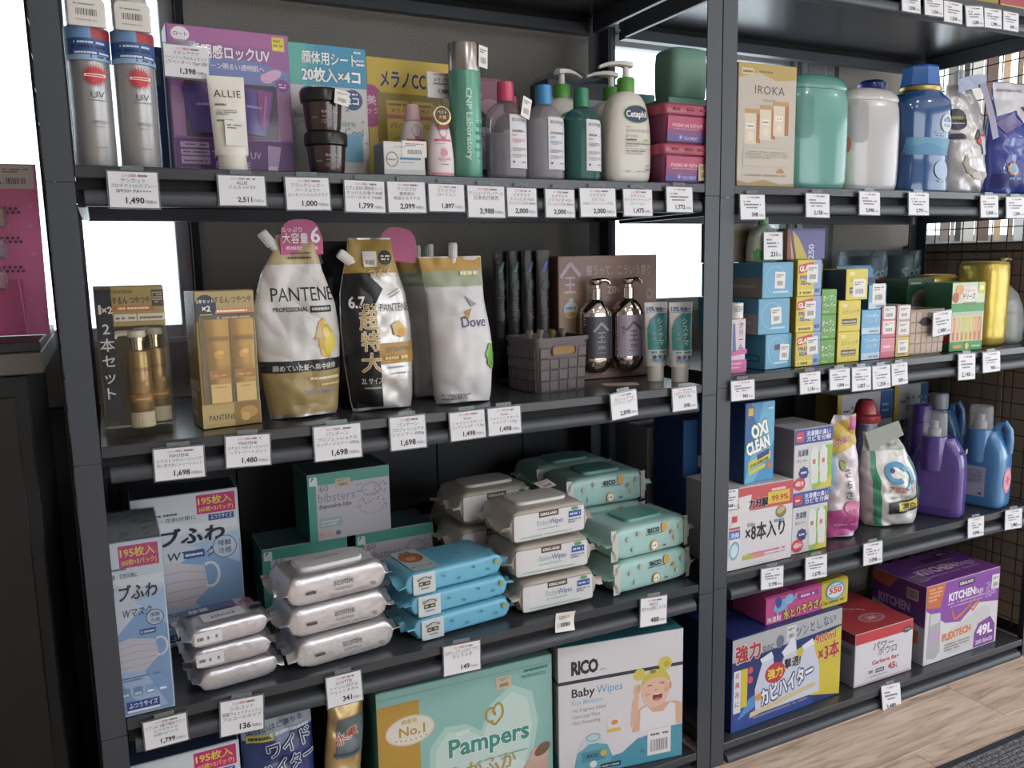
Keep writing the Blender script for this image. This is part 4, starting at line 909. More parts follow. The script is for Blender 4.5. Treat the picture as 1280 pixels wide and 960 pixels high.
def gold_pump(x, y):
    b = bpy.data.objects.new('pump_bottle', None); COL.objects.link(b); b.parent = t; b.location = (x, y, .012)
    Geo().lathe([(.017, 0), (.0195, .003), (.0195, .128), (.018, .134), (.010, .136)], mat('a88c58', .32, .6), 32).build('bottle_body', b)
    Geo().lathe([(.0105, .1365), (.0105, .152), (.0125, .153), (.0125, .158)], mat('d9c9a8', .15, .9), 24).build('collar', b)
    g = Geo(); g.lathe([(.014, .1585), (.0155, .162), (.014, .170), (.002, .172)], mat('d6d0c4', .3), 24); g.tube([(-.008, 0, .167), (-.030, -.002, .166), (-.036, -.002, .160)], .0055, mat('d6d0c4', .3), 8); g.build('pump_head', b)
    R = .0197; p = Print(); p.text('PANTENE', .004, .100, .0095, '5f4d26', .0, w=.030); p.ell(.008, .074, .007, .010, 'a77a2e', rot=20); p.ell(.010, .078, .003, .004, 'd6b878'); p.rect(-.022, .046, .044, .014, 'a2702a'); p.bars(-.008, .0505, .024, .003, 'd9bc80', 1); p.bars(-.004, .034, .02, .0016, '7d6a44', 2); p.rect(-.022, .003, .044, .026, 'cfc2a2')
    p.put('label', b, lambda a, z, o: ((R + o) * math.sin(a / R), -(R + o) * math.cos(a / R), z), maxlen=.006)
gold_pump(.007, -.030); gold_pump(.036, .022)
# --- gold window carton with two tubes
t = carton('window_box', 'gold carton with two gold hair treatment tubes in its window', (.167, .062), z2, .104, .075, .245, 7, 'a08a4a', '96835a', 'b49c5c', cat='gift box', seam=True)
w, d, h = .104, .075, .245
p = Print(); p.rect(.004, .044, .098, .158, '4f452c')
p.rect(.0, .001, .104, .042, 'b79d58'); p.rect(.056, .001, .047, .042, '8d6a24'); p.ell(.082, .024, .016, .011, 'b98a34'); p.ell(.076, .016, .008, .008, 'c9a04a'); p.text('PANTENE', .034, .014, .0135, '3f3520', .01, w=.046)
p.rect(.001, .202, .102, .042, 'ab945a'); p.rect(.001, .192, .102, .022, '3a3c4c'); p.rect(.034, .205, .069, .009, 'c2763a'); p.bars(.037, .2075, .062, .0036, 'f2e2c8', 1); p.text('するん つやつや', .066, .224, .0145, '37301f', .012, w=.066)
p.ell(.018, .218, .0185, .0215, '272c42'); p.text('2本セット', .018, .225, .0075, 'e6e2dc', .012, w=.030); p.text('×2', .019, .210, .014, 'e6e2dc', .03); p.bars(.008, .203, .022, .0022, 'c9a36a', 2); p.bars(.036, .196, .06, .003, 'b9bac4', 3)
p.put('front_print', t, on_front(w, d))
p = Print(); p.rect(.001, .001, d - .002, h - .002, '8f7c50'); p.poly([(0, .13), (d, .15), (d, .19), (0, .17)], 'a79464'); p.rect(.004, .020, .042, .046, 'cfc8b8'); p.barcode(.010, .024, .030, .032, 'd8d2c4'); p.rect(.001, .068, .072, .018, 'b8b0a4'); p.text('×2', .05, .205, .02, 'cfc6b0', .02); p.lines(.008, .18, .05, .003, 5, '6f5f3c', 2)
p.put('side_print', t, on_left(w, d))
for cx, c0 in ((-.018, 0), (.026, 1)):
    tb = bpy.data.objects.new('tube', None); COL.objects.link(tb); tb.parent = t; tb.location = (cx, -d/2 - .0022, .045)
    rs = []
    for zz, hw_, dp_ in ((0, .018, .004), (.03, .0195, .0042), (.09, .0205, .003), (.150, .0215, .001)): rs.append([(-hw_, .001, zz), (-hw_ * .7, -dp_ * .7, zz), (0, -dp_, zz), (hw_ * .7, -dp_ * .7, zz), (hw_, .001, zz), (0, .0015, zz)])
    Geo().rings(rs, mat('9c8248', .35, .3)).build('tube_body', tb, smooth=60)
    p = Print(); p.text('PANTENE', 0, .112, .0115, '5a4722', .01, w=.037); p.rect(-.0185, .044, .037, .016, '9a6a26'); p.text('KERATIN', 0, .062, .0085, '8f7440', .0, w=.03); p.bars(-.012, .049, .024, .003, 'd8b878', 2); p.ell(.0, .088, .009, .008, 'c9a85c'); p.ell(.003, .092, .006, .004, 'ddc68e'); p.rect(-.0175, .001, .035, .034, 'cfc3a6'); p.bars(-.01, .028, .02, .0016, '6a5c3c', 4)
    p.put('front_print', tb, lambda a, z, o: (a, -.0046 - o * 2, z))
Geo().box(-w/2 + .003, w/2 - .003, -d/2 - .0092, -d/2 - .0088, .043, .203, clear('fff6e0', .0, .05)).build('window_film', t, smooth=0)
# --- big refill pouches
def pantene(label, x, y, deg, lean):
    t = thing('refill_pouch', label, 'refill pouch', (x, y, z2), deg); return t
t = pantene('tall white and gold conditioner refill pouch with a magenta flag', .350, .105, 3, 0)
P1 = Pouch(.345, [(0, .064), (.05, .067), (.25, .076), (.45, .082), (.62, .078), (.78, .060), (.90, .043), (1, .040)], [(0, .034), (.2, .045), (.45, .040), (.7, .026), (.9, .008), (1, .0015)], [(0, .006), (.5, .0), (.8, -.002), (1, .012)], seed=1.3, wr=.0055)
P1.build(t, foil('cfc9c4', .26, .5))
p = Print()
P1.zone(p, .02, .265, 'a28c58'); P1.zone(p, .84, .985, 'b7a679', nv=6); P1.zone(p, .265, .84, 'cfccca', nv=16)
P1.zone(p, .262, .325, '23252e', nv=3); 
p.text('諦めていた髪へ集中補修', .004, .094, .0125, 'd9d4cc', .012, w=.12)
p.text('PANTENE', .010, .222, .037, '26262a', .0, w=.118); p.text('PROFESSIONAL', -.016, .203, .0115, '33343a', .02, w=.062); p.rect(.018, .200, .044, .0125, '23252e'); p.bars(.021, .204, .038, .005, 'b9b6b2', 2)
p.poly([(.026, .172), (.042, .190), (.062, .162), (.052, .112), (.034, .118)], 'cfa83a'); p.poly([(.020, .150), (.034, .186), (.040, .150)], 'bfa878'); p.ell(.052, .142, .012, .022, 'd6c22c', rot=-8); p.ell(.046, .162, .007, .010, 'e3d27a')
p.text('コンディショナー', .030, .046, .0135, '4a6fae', .012, w=.062, out='d8d0bc', ow=.03); p.bars(.010, .074, .06, .005, 'e2d8b8', 5); p.bars(.03, .062, .04, .004, 'd8cca4', 6); p.bars(-.02, .30, .05, .004, '4a4636', 3); p.bars(-.01, .309, .04, .003, '6a6350', 8)
p.put('front_print', t, P1.on(), maxlen=.0065, step=.00022)
g = Geo(); rs = [[(a * s_, -.0035 - c * .0, zz) for a, c in ((-1, 0), (-.5, 0), (0, 0), (.5, 0), (1, 0))] for s_, zz in ((.040, .308), (.040, .335), (.033, .360), (.023, .370), (.010, .373))]
fl_ = Geo(); fl_.rings([[(q[0], q[1] - .0008, q[2]) for q in r] + [(q[0], q[1] + .0008, q[2]) for q in reversed(r)] for r in rs], mat('b83478', .4)); fo = fl_.build('flag_label', t, smooth=60); fo.location = (.016, -.008, 0)
p = Print(); p.text('たっぷり', -.018, .350, .0105, 'f0dce6', .012); p.text('大容量', -.012, .330, .021, 'f2e2ea', .012, w=.048, out='8a1f54', ow=.03); p.text('6', .026, .330, .040, 'f2e2ea', .02); p.bars(-.03, .317, .06, .006, 'e2b0cc', 2); p.put('lettering', fo, lambda a, b, o: (a, -.0046 - o, b))
spout(t, (-.036, .0, .326), -38)
# black-sided shampoo pouch and its twin behind
t = pantene('tall refill pouch, half black half white, with a gold top', .502, .098, -2, 0)
P2 = Pouch(.338, [(0, .060), (.06, .064), (.3, .070), (.5, .071), (.68, .066), (.8, .055), (.92, .046), (1, .042)], [(0, .032), (.2, .044), (.45, .040), (.7, .026), (.9, .008), (1, .0015)], [(0, .008), (.5, .002), (.8, -.004), (1, -.004)], seed=4.1, wr=.0055)
P2.build(t, foil('cbc8c6', .30, .35))
p = Print(); P2.zone(p, .80, .99, 'a2823a', nv=8); P2.zone(p, .02, .80, '17181e', u0=-.985, u1=-.12, nv=20, nu=7)
p.poly([(-.066, .270), (-.02, .272), (.012, .240), (-.012, .2), (-.066, .2)], '17181e'); P2.zone(p, .28, .40, 'ad8436', u0=-.12, u1=.985, nv=4, nu=7)
p.text('6.7', -.040, .205, .030, 'dcd8d4', .03, w=.03); p.text('倍分', -.016, .200, .015, 'd8c49a', .012); p.vtext('超特大', -.020, .166, .040, 'b99c60', .014, step=.041, out='e4dcc8', ow=.02); p.text('2L サイズ', -.020, .058, .0145, 'd8d2c6', .012, w=.040); p.bars(-.04, .048, .04, .003, 'a49c8c', 3)
p.text('PANTENE', .034, .196, .022, '3a3a3e', .0, w=.062); p.line([(.022, .228), (.044, .240)], .002, '8d8a86'); p.line([(.024, .222), (.046, .234)], .002, '8d8a86'); p.poly([(.024, .170), (.040, .178), (.056, .160), (.050, .146), (.028, .150)], 'd3b468'); p.ell(.044, .154, .009, .009, 'd09a2e')
p.text('KERATIN', .036, .118, .013, '8a847c', .0, w=.050); p.bars(.006, .103, .05, .006, 'e2c88a', 2); p.bars(.012, .086, .045, .003, '8d8a86', 3); p.bars(.016, .074, .04, .003, '8d8a86', 4)
p.rect(-.022, .282, .026, .030, 'd0cbc6'); p.barcode(-.019, .285, .020, .012, 'd0cbc6'); p.ell(.022, .300, .013, .014, '1f2026'); p.bars(.013, .301, .018, .003, 'd0c8b8', 1); p.bars(.013, .295, .016, .003, 'd0c8b8', 2); p.text('つるん', .010, .264, .018, 'd8c694', .012, w=.05)
p.put('front_print', t, P2.on(), maxlen=.0065, step=.00022)
fo = Geo().rings([[(q[0], q[1] - .0008, q[2]) for q in r] + [(q[0], q[1] + .0008, q[2]) for q in reversed(r)] for r in rs], mat('a82c6c', .4)).build('flag_label', t, smooth=60); fo.location = (.008, .010, -.012); fo.rotation_euler.y = math.radians(8)
spout(t, (-.042, -.004, .292), -52)
t2 = pantene('dark back of another refill pouch hidden behind the black and white one', .470, .195, -4, 0); P3 = Pouch(.335, P2.hw, P2.t, P2.cx, seed=8.0, wr=.003); P3.build(t2, foil('2a2b32', .3, .4)); spout(t2, (-.050, 0, .300), -30, col='8d8a8a')
# --- white pouches in a row, front one largest
def dove(label, x, y, deg, seed, printed=True):
    t = thing('refill_pouch', label, 'refill pouch', (x, y, z2), deg)
    Q = Pouch(.300, [(0, .058), (.05, .062), (.3, .066), (.5, .0655), (.7, .061), (.86, .063), (1, .066)], [(0, .034), (.2, .046), (.45, .040), (.7, .025), (.9, .008), (1, .0015)], [(0, .003), (.4, .004), (.7, -.006), (1, -.016)], seed=seed, wr=.0042); Q.build(t, mat('cfccd0', .36, bump=.1, bscale=30))
    p = Print(); Q.zone(p, .905, .992, 'b88e34', nv=4); Q.zone(p, .80, .905, '98a184', nv=5)
    if printed:
        p.text('Dove', .022, .158, .030, '3a3c6e', .0, w=.054); p.poly([(.0, .188), (.018, .196), (.012, .180)], 'b08a34'); p.poly([(.002, .182), (.014, .178), (.006, .174)], 'b08a34'); p.poly([(.004, .222), (.020, .210), (.030, .204), (.018, .198)], '8d9096')
        for a, b in ((.056, .112), (.050, .100), (.060, .096), (.054, .086), (.061, .080)): p.ell(a, b, .007, .011, '6aa53c')
        p.bars(-.05, .020, .06, .003, '77777e', 2); p.text('詰替用', -.016, .010, .012, '5a5a62', .012); p.bars(-.05, .010, .02, .004, '77777e', 6); p.bars(.0, .262, .04, .008, 'e4d8a8', 3)
    p.put('front_print', t, Q.on(), maxlen=.0065, step=.00022)
    spout(t, (-.010, 0, .297), 2, r=.0085, l=.030, col='cfccca'); return t
dove('large white refill pouch with gold and green top, front one of the row', .677, .085, -5, 2.2)
dove('white gold-topped refill pouch, second in the row behind the front one', .664, .185, -6, 5.2, False)
dove('white gold-topped refill pouch, rearmost in the row', .672, .285, -6, 6.6, False)
for i, (x, y, c, lab) in enumerate([(.5715, .190, '1f4a52', 'dark teal bottle wedged between the black and white pouches'), (.568, .33, '22304e', 'navy bottle behind the dark teal bottle')]):
    t = thing('shampoo_bottle', lab, 'bottle', (x, y, z2)); pr = smooth_prof([(0, .021, .03, 3), (.004, .0235, .033, 3), (.12, .024, .034, 3), (.20, .022, .030, 2.6), (.225, .014, .014, 2)]); loft_bottle(t, 'bottle_body', pr, mat(c, .3)); Geo().lathe([(.013, .2255), (.013, .25), (.001, .252)], mat('8a2f4a' if i else '2a2c34', .4), 20).build('cap', t)
    p = Print(); p.rect(-.016, .04, .032, .10, '8fa6ac' if not i else '55648a'); p.lines(-.012, .12, .024, .003, 4, '3f4c54', 1); p.put('label', t, wrap(pr), maxlen=.008, off=.0008)
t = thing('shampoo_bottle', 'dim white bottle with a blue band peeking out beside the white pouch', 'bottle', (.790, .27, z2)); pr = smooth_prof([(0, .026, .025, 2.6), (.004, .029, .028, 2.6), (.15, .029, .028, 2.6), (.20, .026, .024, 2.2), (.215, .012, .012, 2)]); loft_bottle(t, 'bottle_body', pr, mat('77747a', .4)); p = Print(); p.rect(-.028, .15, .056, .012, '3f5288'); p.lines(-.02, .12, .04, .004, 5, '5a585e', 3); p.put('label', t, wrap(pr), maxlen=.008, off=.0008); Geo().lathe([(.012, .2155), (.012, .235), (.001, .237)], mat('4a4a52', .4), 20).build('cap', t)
# --- woven basket
t = thing('woven_basket', 'brown woven plastic basket with slot handles', 'basket', (.918, .150, z2), 7); bw, bd, bh = .150, .125, .118; bc_ = mat('584a4d', .42, bump=.1, bscale=300)
def bxy(s_, z): k = .92 + .08 * z / bh; return s_ * k
g = Geo(); rs = []
for zz, k in ((.0, .915), (.004, .92), (bh, 1.0)): rs.append([(a * k * .985, b * k * .985, zz) for a, b, _ in superell(bw/2, bd/2, 9, 0, 48)])
for zz, k in ((bh, .97), (.006, .89)): rs.append([(a * k * .985, b * k * .985, zz) for a, b, _ in superell(bw/2, bd/2, 9, 0, 48)])
def not_slot(i, j):
    return bc_
g.rings(rs, bc_, True, True); g.build('basket_wall', t)
g = Geo(); rs = []
for zz, k in ((bh - .006, 1.0), (bh - .006, 1.03), (bh + .003, 1.03), (bh + .003, .965), (bh - .004, .965)): rs.append([(a * k, b * k, zz) for a, b, _ in superell(bw/2, bd/2, 9, 0, 48)])
g.rings(rs, bc_, False, False); g.build('rim', t)
cell = None; cw_ = .0264; chh = .0245
for side in range(2):
    for r_ in range(4):
        for c_ in range(5):
            if side == 0 and r_ == 3 and c_ in (1, 2, 3): continue
            if side == 0 and r_ == 2 and False: continue
            if cell is None:
                G = Geo(); hx, hz = cw_ / 2 - .0007, chh / 2 - .0007
                G.rings([[(-hx, 0, -hz), (hx, 0, -hz), (hx, 0, hz), (-hx, 0, hz)], [(-hx * .8, -.0022, -hz * .9), (hx * .8, -.0022, -hz * .9), (hx * .8, -.0022, hz * .9), (-hx * .8, -.0022, hz * .9)]], bc_, False, True); o = G.build('woven_strip', t, smooth=0); cell = o.data
            else: o = bpy.data.objects.new('woven_strip', cell); COL.objects.link(o); o.parent = t
            zz = .014 + r_ * chh; k = .92 + .08 * zz / bh
            if side == 0: o.location = ((-2 + c_) * cw_ * k, -bd/2 * k * .985 + .0004, zz); o.rotation_euler = (math.radians(2.5), math.radians(90 if (r_ + c_) % 2 else 0), 0)
            else: o.location = (-bw/2 * k * .985 + .0004, (-2 + c_) * cw_ * .86 * k, zz); o.rotation_euler = (0, 0, math.radians(-90)); o.scale = (.84, 1, 1)
g = Geo(); g.rings([[(a, 0, b) for a, b, _ in superell(.034, .0125, 5, 0, 28)], [(a, -.0035, b) for a, b, _ in superell(.034, .0125, 5, 0, 28)], [(a, -.0035, b) for a, b, _ in superell(.0305, .0092, 5, 0, 28)], [(a, .0, b) for a, b, _ in superell(.0305, .0092, 5, 0, 28)]], bc_, False, False); hr = g.build('handle_rim', t); hr.location = (.002, -bd/2 * .965, .092)
g = Geo(); g.poly([(a, 0, b) for a, b, _ in superell(.0305, .0092, 5, 0, 28)], mat('8d6a1c', .5)); sl = g.build('handle_slot', t, smooth=0); sl.location = (.002, -bd/2 * .965 - .0006, .092)
# dark refill packs standing behind the basket, and twist-tied sachets inside it
dk = [(.878, .290, '16181a', -.1, 'leftmost'), (.907, .270, '1a1b1e', -.06, 'second from the left'), (.936, .250, '201c1c', 0, 'third from the left'), (.962, .230, '2a1f1d', 0, 'rightmost')]
for i, (x, y, c, ln, pos) in enumerate(dk):
    t = thing('refill_pack', '%s of the four dark brown refill packs behind the woven basket' % pos, 'refill pack', (x, y + .02, z2), -6)
    Q = Pouch(.312, [(0, .018), (.1, .019), (.85, .018), (1, .0175)], [(0, .0075), (.3, .0085), (.8, .006), (1, .0012)], seed=i * 2.2, wr=.0015, lean=-.02); Q.build(t, foil(c, .35, .2), nu=14, nv=20)
    p = Print(); p.poly([(-.006, .262), (.002, .262), (.012, .286), (.004, .286)], ['2f7a5a', '2f7a5a', '3f6ab0', '4a52c4'][i]); p.ell(.004, .232, .010, .012, '24423c'); p.bars(-.010, .20, .020, .004, '3a4440', i); p.lines(-.010, .17, .020, .003, 5, '4a423c', i); p.put('front_print', t, Q.on(), maxlen=.0065, step=.00022)
for i, (x, y, c) in enumerate([(.872, .148, 'b9aaa4'), (.900, .150, 'c9beb6'), (.925, .142, 'a89468'), (.958, .150, 'b5aaa4')]):
    t = thing('twist_sachet', 'small twist-topped clear sachet in the woven basket, %s from the left' % ['first', 'second', 'third', 'fourth'][i], 'sachet', (x, y, z2 + .0065)); g = Geo()
    g.rings([[(r_ * k * math.cos(2*math.pi*j/14), r_ * math.sin(2*math.pi*j/14), zz) for j in range(14)] for zz, r_, k in ((0, .010, 1), (.004, .0125, 1), (.085, .0125, 1), (.104, .004, 1), (.108, .0035, 1), (.122, .010, .8), (.128, .012, .5))], clear(c, .5, .15)); g.build('sachet_film', t)
    g = Geo(); g.lathe([(.0046, .1035), (.0052, .106), (.0046, .1085)], mat('d4c9a0', .4, .4), 10); g.build('tie', t)
# --- copper display box with two chrome pump bottles
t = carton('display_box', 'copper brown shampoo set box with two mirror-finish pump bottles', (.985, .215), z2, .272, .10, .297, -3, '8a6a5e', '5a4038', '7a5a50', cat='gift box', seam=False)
w, d, h = .272, .10, .297
p = Print(); p.rect(.002, .002, .268, .293, '8b6a5d'); p.rect(.002, .002, .075, .21, '8f7258')
p.text('整うって、こういう香り', .165, .252, .026, 'c4a8aa', .014, w=.180, out='5f463f', ow=.02)
p.line([(.006, .246), (.032, .280), (.058, .250)], .0085, 'b9a0b4'); p.text('王', .031, .212, .046, 'b9a4b0', .012, w=.030)
p.ell(.033, .170, .0195, .020, 'a9b4bc'); p.rect(.028, .186, .010, .012, 'a9b4bc'); p.ell(.033, .165, .016, .012, 'c08c2a', a0=180, a1=360); p.bars(.020, .172, .026, .005, '55718a', 2)
p.text('ZEN', .148, .207, .022, 'c2aeb4', .05, w=.034); p.text('Japan', .142, .190, .018, 'a68a8c', 0, w=.036, sh=.2, rot=8); p.ell(.250, .202, .012, .014, '9c8280'); p.text('福', .250, .198, .012, '7a5f5c', .01); p.bars(.09, .010, .16, .004, 'a48478', 3)
p.rr(.060, .010, .076, .175, .03, '6d4e44'); p.rr(.148, .010, .076, .175, .03, '6d4e44')
p.put('front_print', t, on_front(w, d))
chrome = mat('c2b6ae', .08, 1.0)
for i, cx in enumerate((-.056, .032)):
    b = bpy.data.objects.new('pump_bottle', None); COL.objects.link(b); b.parent = t; b.location = (cx, -d/2 - .0335, .022)
    pr = smooth_prof([(0, .020, .018, 2), (.004, .028, .021, 2.2), (.018, .037, .027, 2.4), (.035, .039, .029, 2.6), (.130, .039, .029, 2.6), (.148, .037, .027, 2.4), (.166, .024, .020, 2.1), (.172, .0145, .0145, 2)])
    loft_bottle(b, 'bottle_body', pr, chrome, 44)
    R = None; bp_ = Print(); col = '34323c' if i == 0 else '9c90a2'; bp_.rect(-.0385, .036, .077, .098, col); lc = '8d8798' if i == 0 else '57505e'
    bp_.line([(-.020, .098), (.0, .118), (.020, .100)], .006, lc); bp_.text('王', 0, .074, .030, lc, .012, w=.022); bp_.text('ZEN', 0, .058, .010, lc, .04); bp_.bars(-.012, .048, .024, .002, lc, 3)
    if i == 1: bp_.vtext('整う', -.026, .100, .010, '6a6072', .01, step=.012); bp_.ell(.028, .108, .004, .005, 'b09a5a')
    bp_.put('label', b, wrap(pr), maxlen=.007, off=.0006)
    Geo().lathe([(.0145, .1725), (.0145, .198), (.012, .1985)], chrome, 28).build('collar', b)
    g = Geo(); g.lathe([(.0115, .199), (.0115, .206), (.015, .210), (.0155, .217), (.012, .2205), (.001, .221)], chrome, 24); g.tube([(.004, 0, .2165), (.026, 0, .2175), (.036, 0, .2145), (.0385, 0, .208)], [.0062, .0055, .005, .0045], chrome, 10); g.build('pump_head', b)
tt = thing('loose_card', 'small cream card lying flat in front of the copper box', 'card', (1.085, .105, z2), -20)
Geo().rings([superell(.042, .020, 6, .0004, 20), superell(.042, .020, 6, .0012, 20)], mat('b8a68c', .6)).build('paper', tt, smooth=0)
# --- toothpaste tubes
def toothpaste(label, x, y, deg):
    t = thing('toothpaste_tube', label, 'tube', (x, y, z2), deg)
    pr = squeeze_tube(t, 'tube_body', .186, .062, .040, mat('ccc6c2', .35), mat('cdc6bc', .38), .036, .0205)
    p = Print(); p.text('10%', -.016, .166, .014, '2c5f9c', .04, w=.020); p.text('増量', .006, .166, .010, '2c5f9c', .012); p.rect(-.028, .163, .056, .0012, '4f8ab4'); p.line([(.012, .170), (.026, .170)], .002, '2c5f9c')
    p.poly([(-.0265, .112), (-.024, .130), (-.016, .146), (.0, .156), (.027, .158), (.026, .076), (-.0255, .076)], '2b8584'); p.poly([(-.027, .125), (-.018, .148), (.0, .160), (.028, .161), (.028, .158), (.0, .1565), (-.016, .1455), (-.0255, .122)], '56708c')
    p.vtext('システマ', .006, .136, .0165, 'd4e4e2', .012, step=.0165); p.vtext('EX', -.013, .110, .010, 'b08ac0', .03, step=.011)
    p.rect(-.026, .066, .052, .009, 'b9c6c6'); p.bars(-.02, .068, .04, .004, '4a6f86', 2)
    for a in (-.013, 0, .013): p.ell(a, .059, .0042, .0042, '3f4456')
    p.rect(-.018, .049, .036, .005, '4f8ab4'); p.bars(-.014, .045, .028, .0015, '7d8896', 2)
    p.put('front_print', t, wrap(pr), maxlen=.007); return t
toothpaste('toothpaste tube with a teal panel, left and rear of the two', 1.190, .112, -6)
toothpaste('toothpaste tube with a teal panel, right and front of the two', 1.228, .068, -8)
# ================================================================== left rack, wipes shelf
z3 = .4895
def mask_print(w, h, wide):
    p = Print(); p.rect(.002, .002, w - .004, h - .004, 'c9d0da'); p.poly([(.002, .002), (w - .002, .002), (w - .002, h * .66), (w * .55, h * .60), (.002, h * .42)], '7fa6d0'); p.poly([(.002, h * .30), (w * .5, h * .02), (w * .9, h * .02), (w * .4, h * .36)], 'a9c2e0'); p.poly([(w * .5, h * .66), (w * .98, h * .50), (w * .98, h * .72)], 'a9c2e0')
    p.poly([(.002, h * .86), (w * .5, h * .80), (w * .98, h * .80), (w * .98, h * .74), (w * .4, h * .74), (.002, h * .80)], 'd8dce2')
    mw = min(w * .62, .072 if not wide else .075); mx = w - .006 - mw
    p.rect(mx, h * .855, mw, h * .125, 'c2206e'); p.text('195枚入', mx + mw * .48, h * .918, h * .058, 'e8d23c', .03, w=mw * .86); p.text('(65枚×3パック)', mx + mw * .5, h * .872, h * .036, 'e8d23c', .02, w=mw * .88)
    if wide: p.rect(w - .060, h * .805, .050, h * .040, '2c4a8e'); p.text('ふつうサイズ', w - .035, h * .814, .0105, 'dfe4ee', .012, w=.042)
    p.bars(w * .12, h * .845 if not wide else h * .87, w * .3, .004, '4a566e', 3); p.text('風邪・花粉対策に', w * .36, h * .80 if not wide else h * .83, .0095, '4a566e', .01, w=w * .46)
    s_ = w * (.30 if not wide else .185)
    p.text('リブふわ', w * (.46 if not wide else .44), h * (.675 if not wide else .68), s_, '1f2c50', .018, w=w * .80, sh=.12, out='d5dae2', ow=.03); p.text('Wマスク', w * .52, h * .575 if not wide else h * .575, s_ * .62, '27365e', .012, w=w * .46, sh=.12)
    cx, cy, r = (w * .80, h * .55, w * .145) if not wide else (w * .84, h * .62, .024)
    p.ell(cx, cy, r, r, 'b9c6d8'); p.ring(cx, cy, r, r, .0014, '3a4a72'); p.text('接触', cx, cy + r * .15, r * .55, '3a4a72', .012); p.text('冷感', cx, cy - r * .55, r * .55, '3a4a72', .012)
    # mask drawing
    mcx, mcy, k = (w * .48, h * .36, w / .101) if not wide else (w * .40, h * .42, 1.55)
    p.poly([(mcx - .040 * k, mcy + .022 * k), (mcx - .01 * k, mcy + .030 * k), (mcx + .030 * k, mcy + .020 * k), (mcx + .034 * k, mcy - .012 * k), (mcx + .010 * k, mcy - .034 * k), (mcx - .034 * k, mcy - .028 * k)], 'c9c2cc')
    for j in range(4): p.line([(mcx - .037 * k, mcy + (.012 - .012 * j) * k), (mcx + .0 * k, mcy + (.016 - .013 * j) * k), (mcx + .032 * k, mcy + (.010 - .010 * j) * k)], .0012 * k, 'a9a4b4')
    p.ring(mcx + .037 * k, mcy + .006 * k, .013 * k, .018 * k, .0035 * k, 'dcdde4', a0=-120, a1=120); p.ell(mcx - .036 * k, mcy + .014 * k, .006 * k, .008 * k, 'd8a43a'); p.rect(mcx + .006 * k, mcy + .032 * k, .026 * k, .010 * k, '35508e'); p.bars(mcx + .008 * k, mcy + .035 * k, .022 * k, .003 * k, 'd5dae6', 2)
    p.lines(w * .12, h * .22, w * .7, .0025, 2, '5a74a4', 4)
    for j in range(4): p.rr(w * (.16 + .20 * j), h * .115, w * .15, h * .052, .002, '6f94c2'); p.bars(w * (.18 + .20 * j), h * .122, w * .11, .004, 'dde4ee', j)
    p.rect(w * .24, h * .035, w * .52, h * .050, '27408a'); p.text('ふつうサイズ', w * .50, h * .048, h * .036, 'e2e6ee', .012, w=w * .46); p.rect(w * .24, h * .022, w * .52, h * .013, 'd5dae2')
    return p
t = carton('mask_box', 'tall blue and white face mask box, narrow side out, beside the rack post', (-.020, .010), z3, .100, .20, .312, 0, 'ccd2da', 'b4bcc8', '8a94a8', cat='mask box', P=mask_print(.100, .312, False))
Geo().box(-.0515, .0515, -.1015, .1015, .002, .3145, clear('eef2f6', .04, .06)).build('shrink_wrap', t, bevel=.003, smooth=0)
g = Geo(); rs = [[(-.049 + .098 * u, -.098 + .16 * v, .3152 + .0035 * noise.noise(Vector((u * 9, v * 9, 3)))) for v in [k / 10 for k in range(11)]] for u in [k / 8 for k in range(9)]]; g.rings(rs, clear('dfe6ee', .4, .1), False, False, closed=False); g.build('wrinkled_top_wrap', t, smooth=80)
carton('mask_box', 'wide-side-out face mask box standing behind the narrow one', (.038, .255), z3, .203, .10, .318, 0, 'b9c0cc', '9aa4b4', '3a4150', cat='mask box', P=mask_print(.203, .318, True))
# --- bib boxes
def bib(label, bl, z, deg):
    w, d, h = .190, .130, .154; p = Print()
    p.rect(.001, .128, w - .002, .025, '3f9c8c'); p.rect(.001, .001, w - .002, .127, 'bdb8c2'); p.rr(.004, .126, .018, .022, .004, 'dfe2e2') ; p.rect(.0, .001, .018, .127, '3f9c8c'); p.poly([(.006, .136), (.016, .146), (.010, .148)], '3f9c8c')
    p.text('60', .036, .112, .022, '7a7686', .0, al='c'); p.text('bibsters', .064, .088, .030, '8a8494', .0, w=.084); p.text('disposable bibs', .060, .074, .013, '6a6474', .03, w=.076)
    rnd = random.Random(int(bl[0] * 1e4))
    for i in range(46): p.ell(rnd.uniform(.105, .184), rnd.uniform(.05, .120), .0026, .0020, rnd.choice(['a88a9a', '9a96a8', 'b07a90', '8f8aa0']), n=8)
    p.ring(.145, .104, .024, .016, .004, 'a49eb0'); p.ring(.145, .070, .032, .026, .0016, 'a49eb0'); p.rr(.022, .030, .052, .022, .003, '9fb0b4'); p.bars(.026, .042, .042, .003, 'd5dadc', 1); p.bars(.026, .035, .036, .003, 'd5dadc', 2)
    for i, c in enumerate(('d8a0a8', 'd0b070', '6a6a98')): p.ell(.028 + .018 * i, .014, .006, .0055, c)
    t = carton('bib_box', label, bl, z, w, d, h, deg, 'bcb7c0', '2f7f70', '3a5a56', P=p, cat='bib box', bev=.001)
    return t
bib('grey and green bib box, lower left of the three stacked ones', (.290, .315), z3, 0)
bib('grey and green bib box, lower right of the three, half behind the blue wipes', (.500, .315), z3, 0)
tb_ = bib('grey and green bib box sitting on top of two others', (.395, .305), z3 + .1555, 2)
sticker(tb_, -.015, -.0656, .128, .034, .020, (0, 0, 0), 'c9b89a')
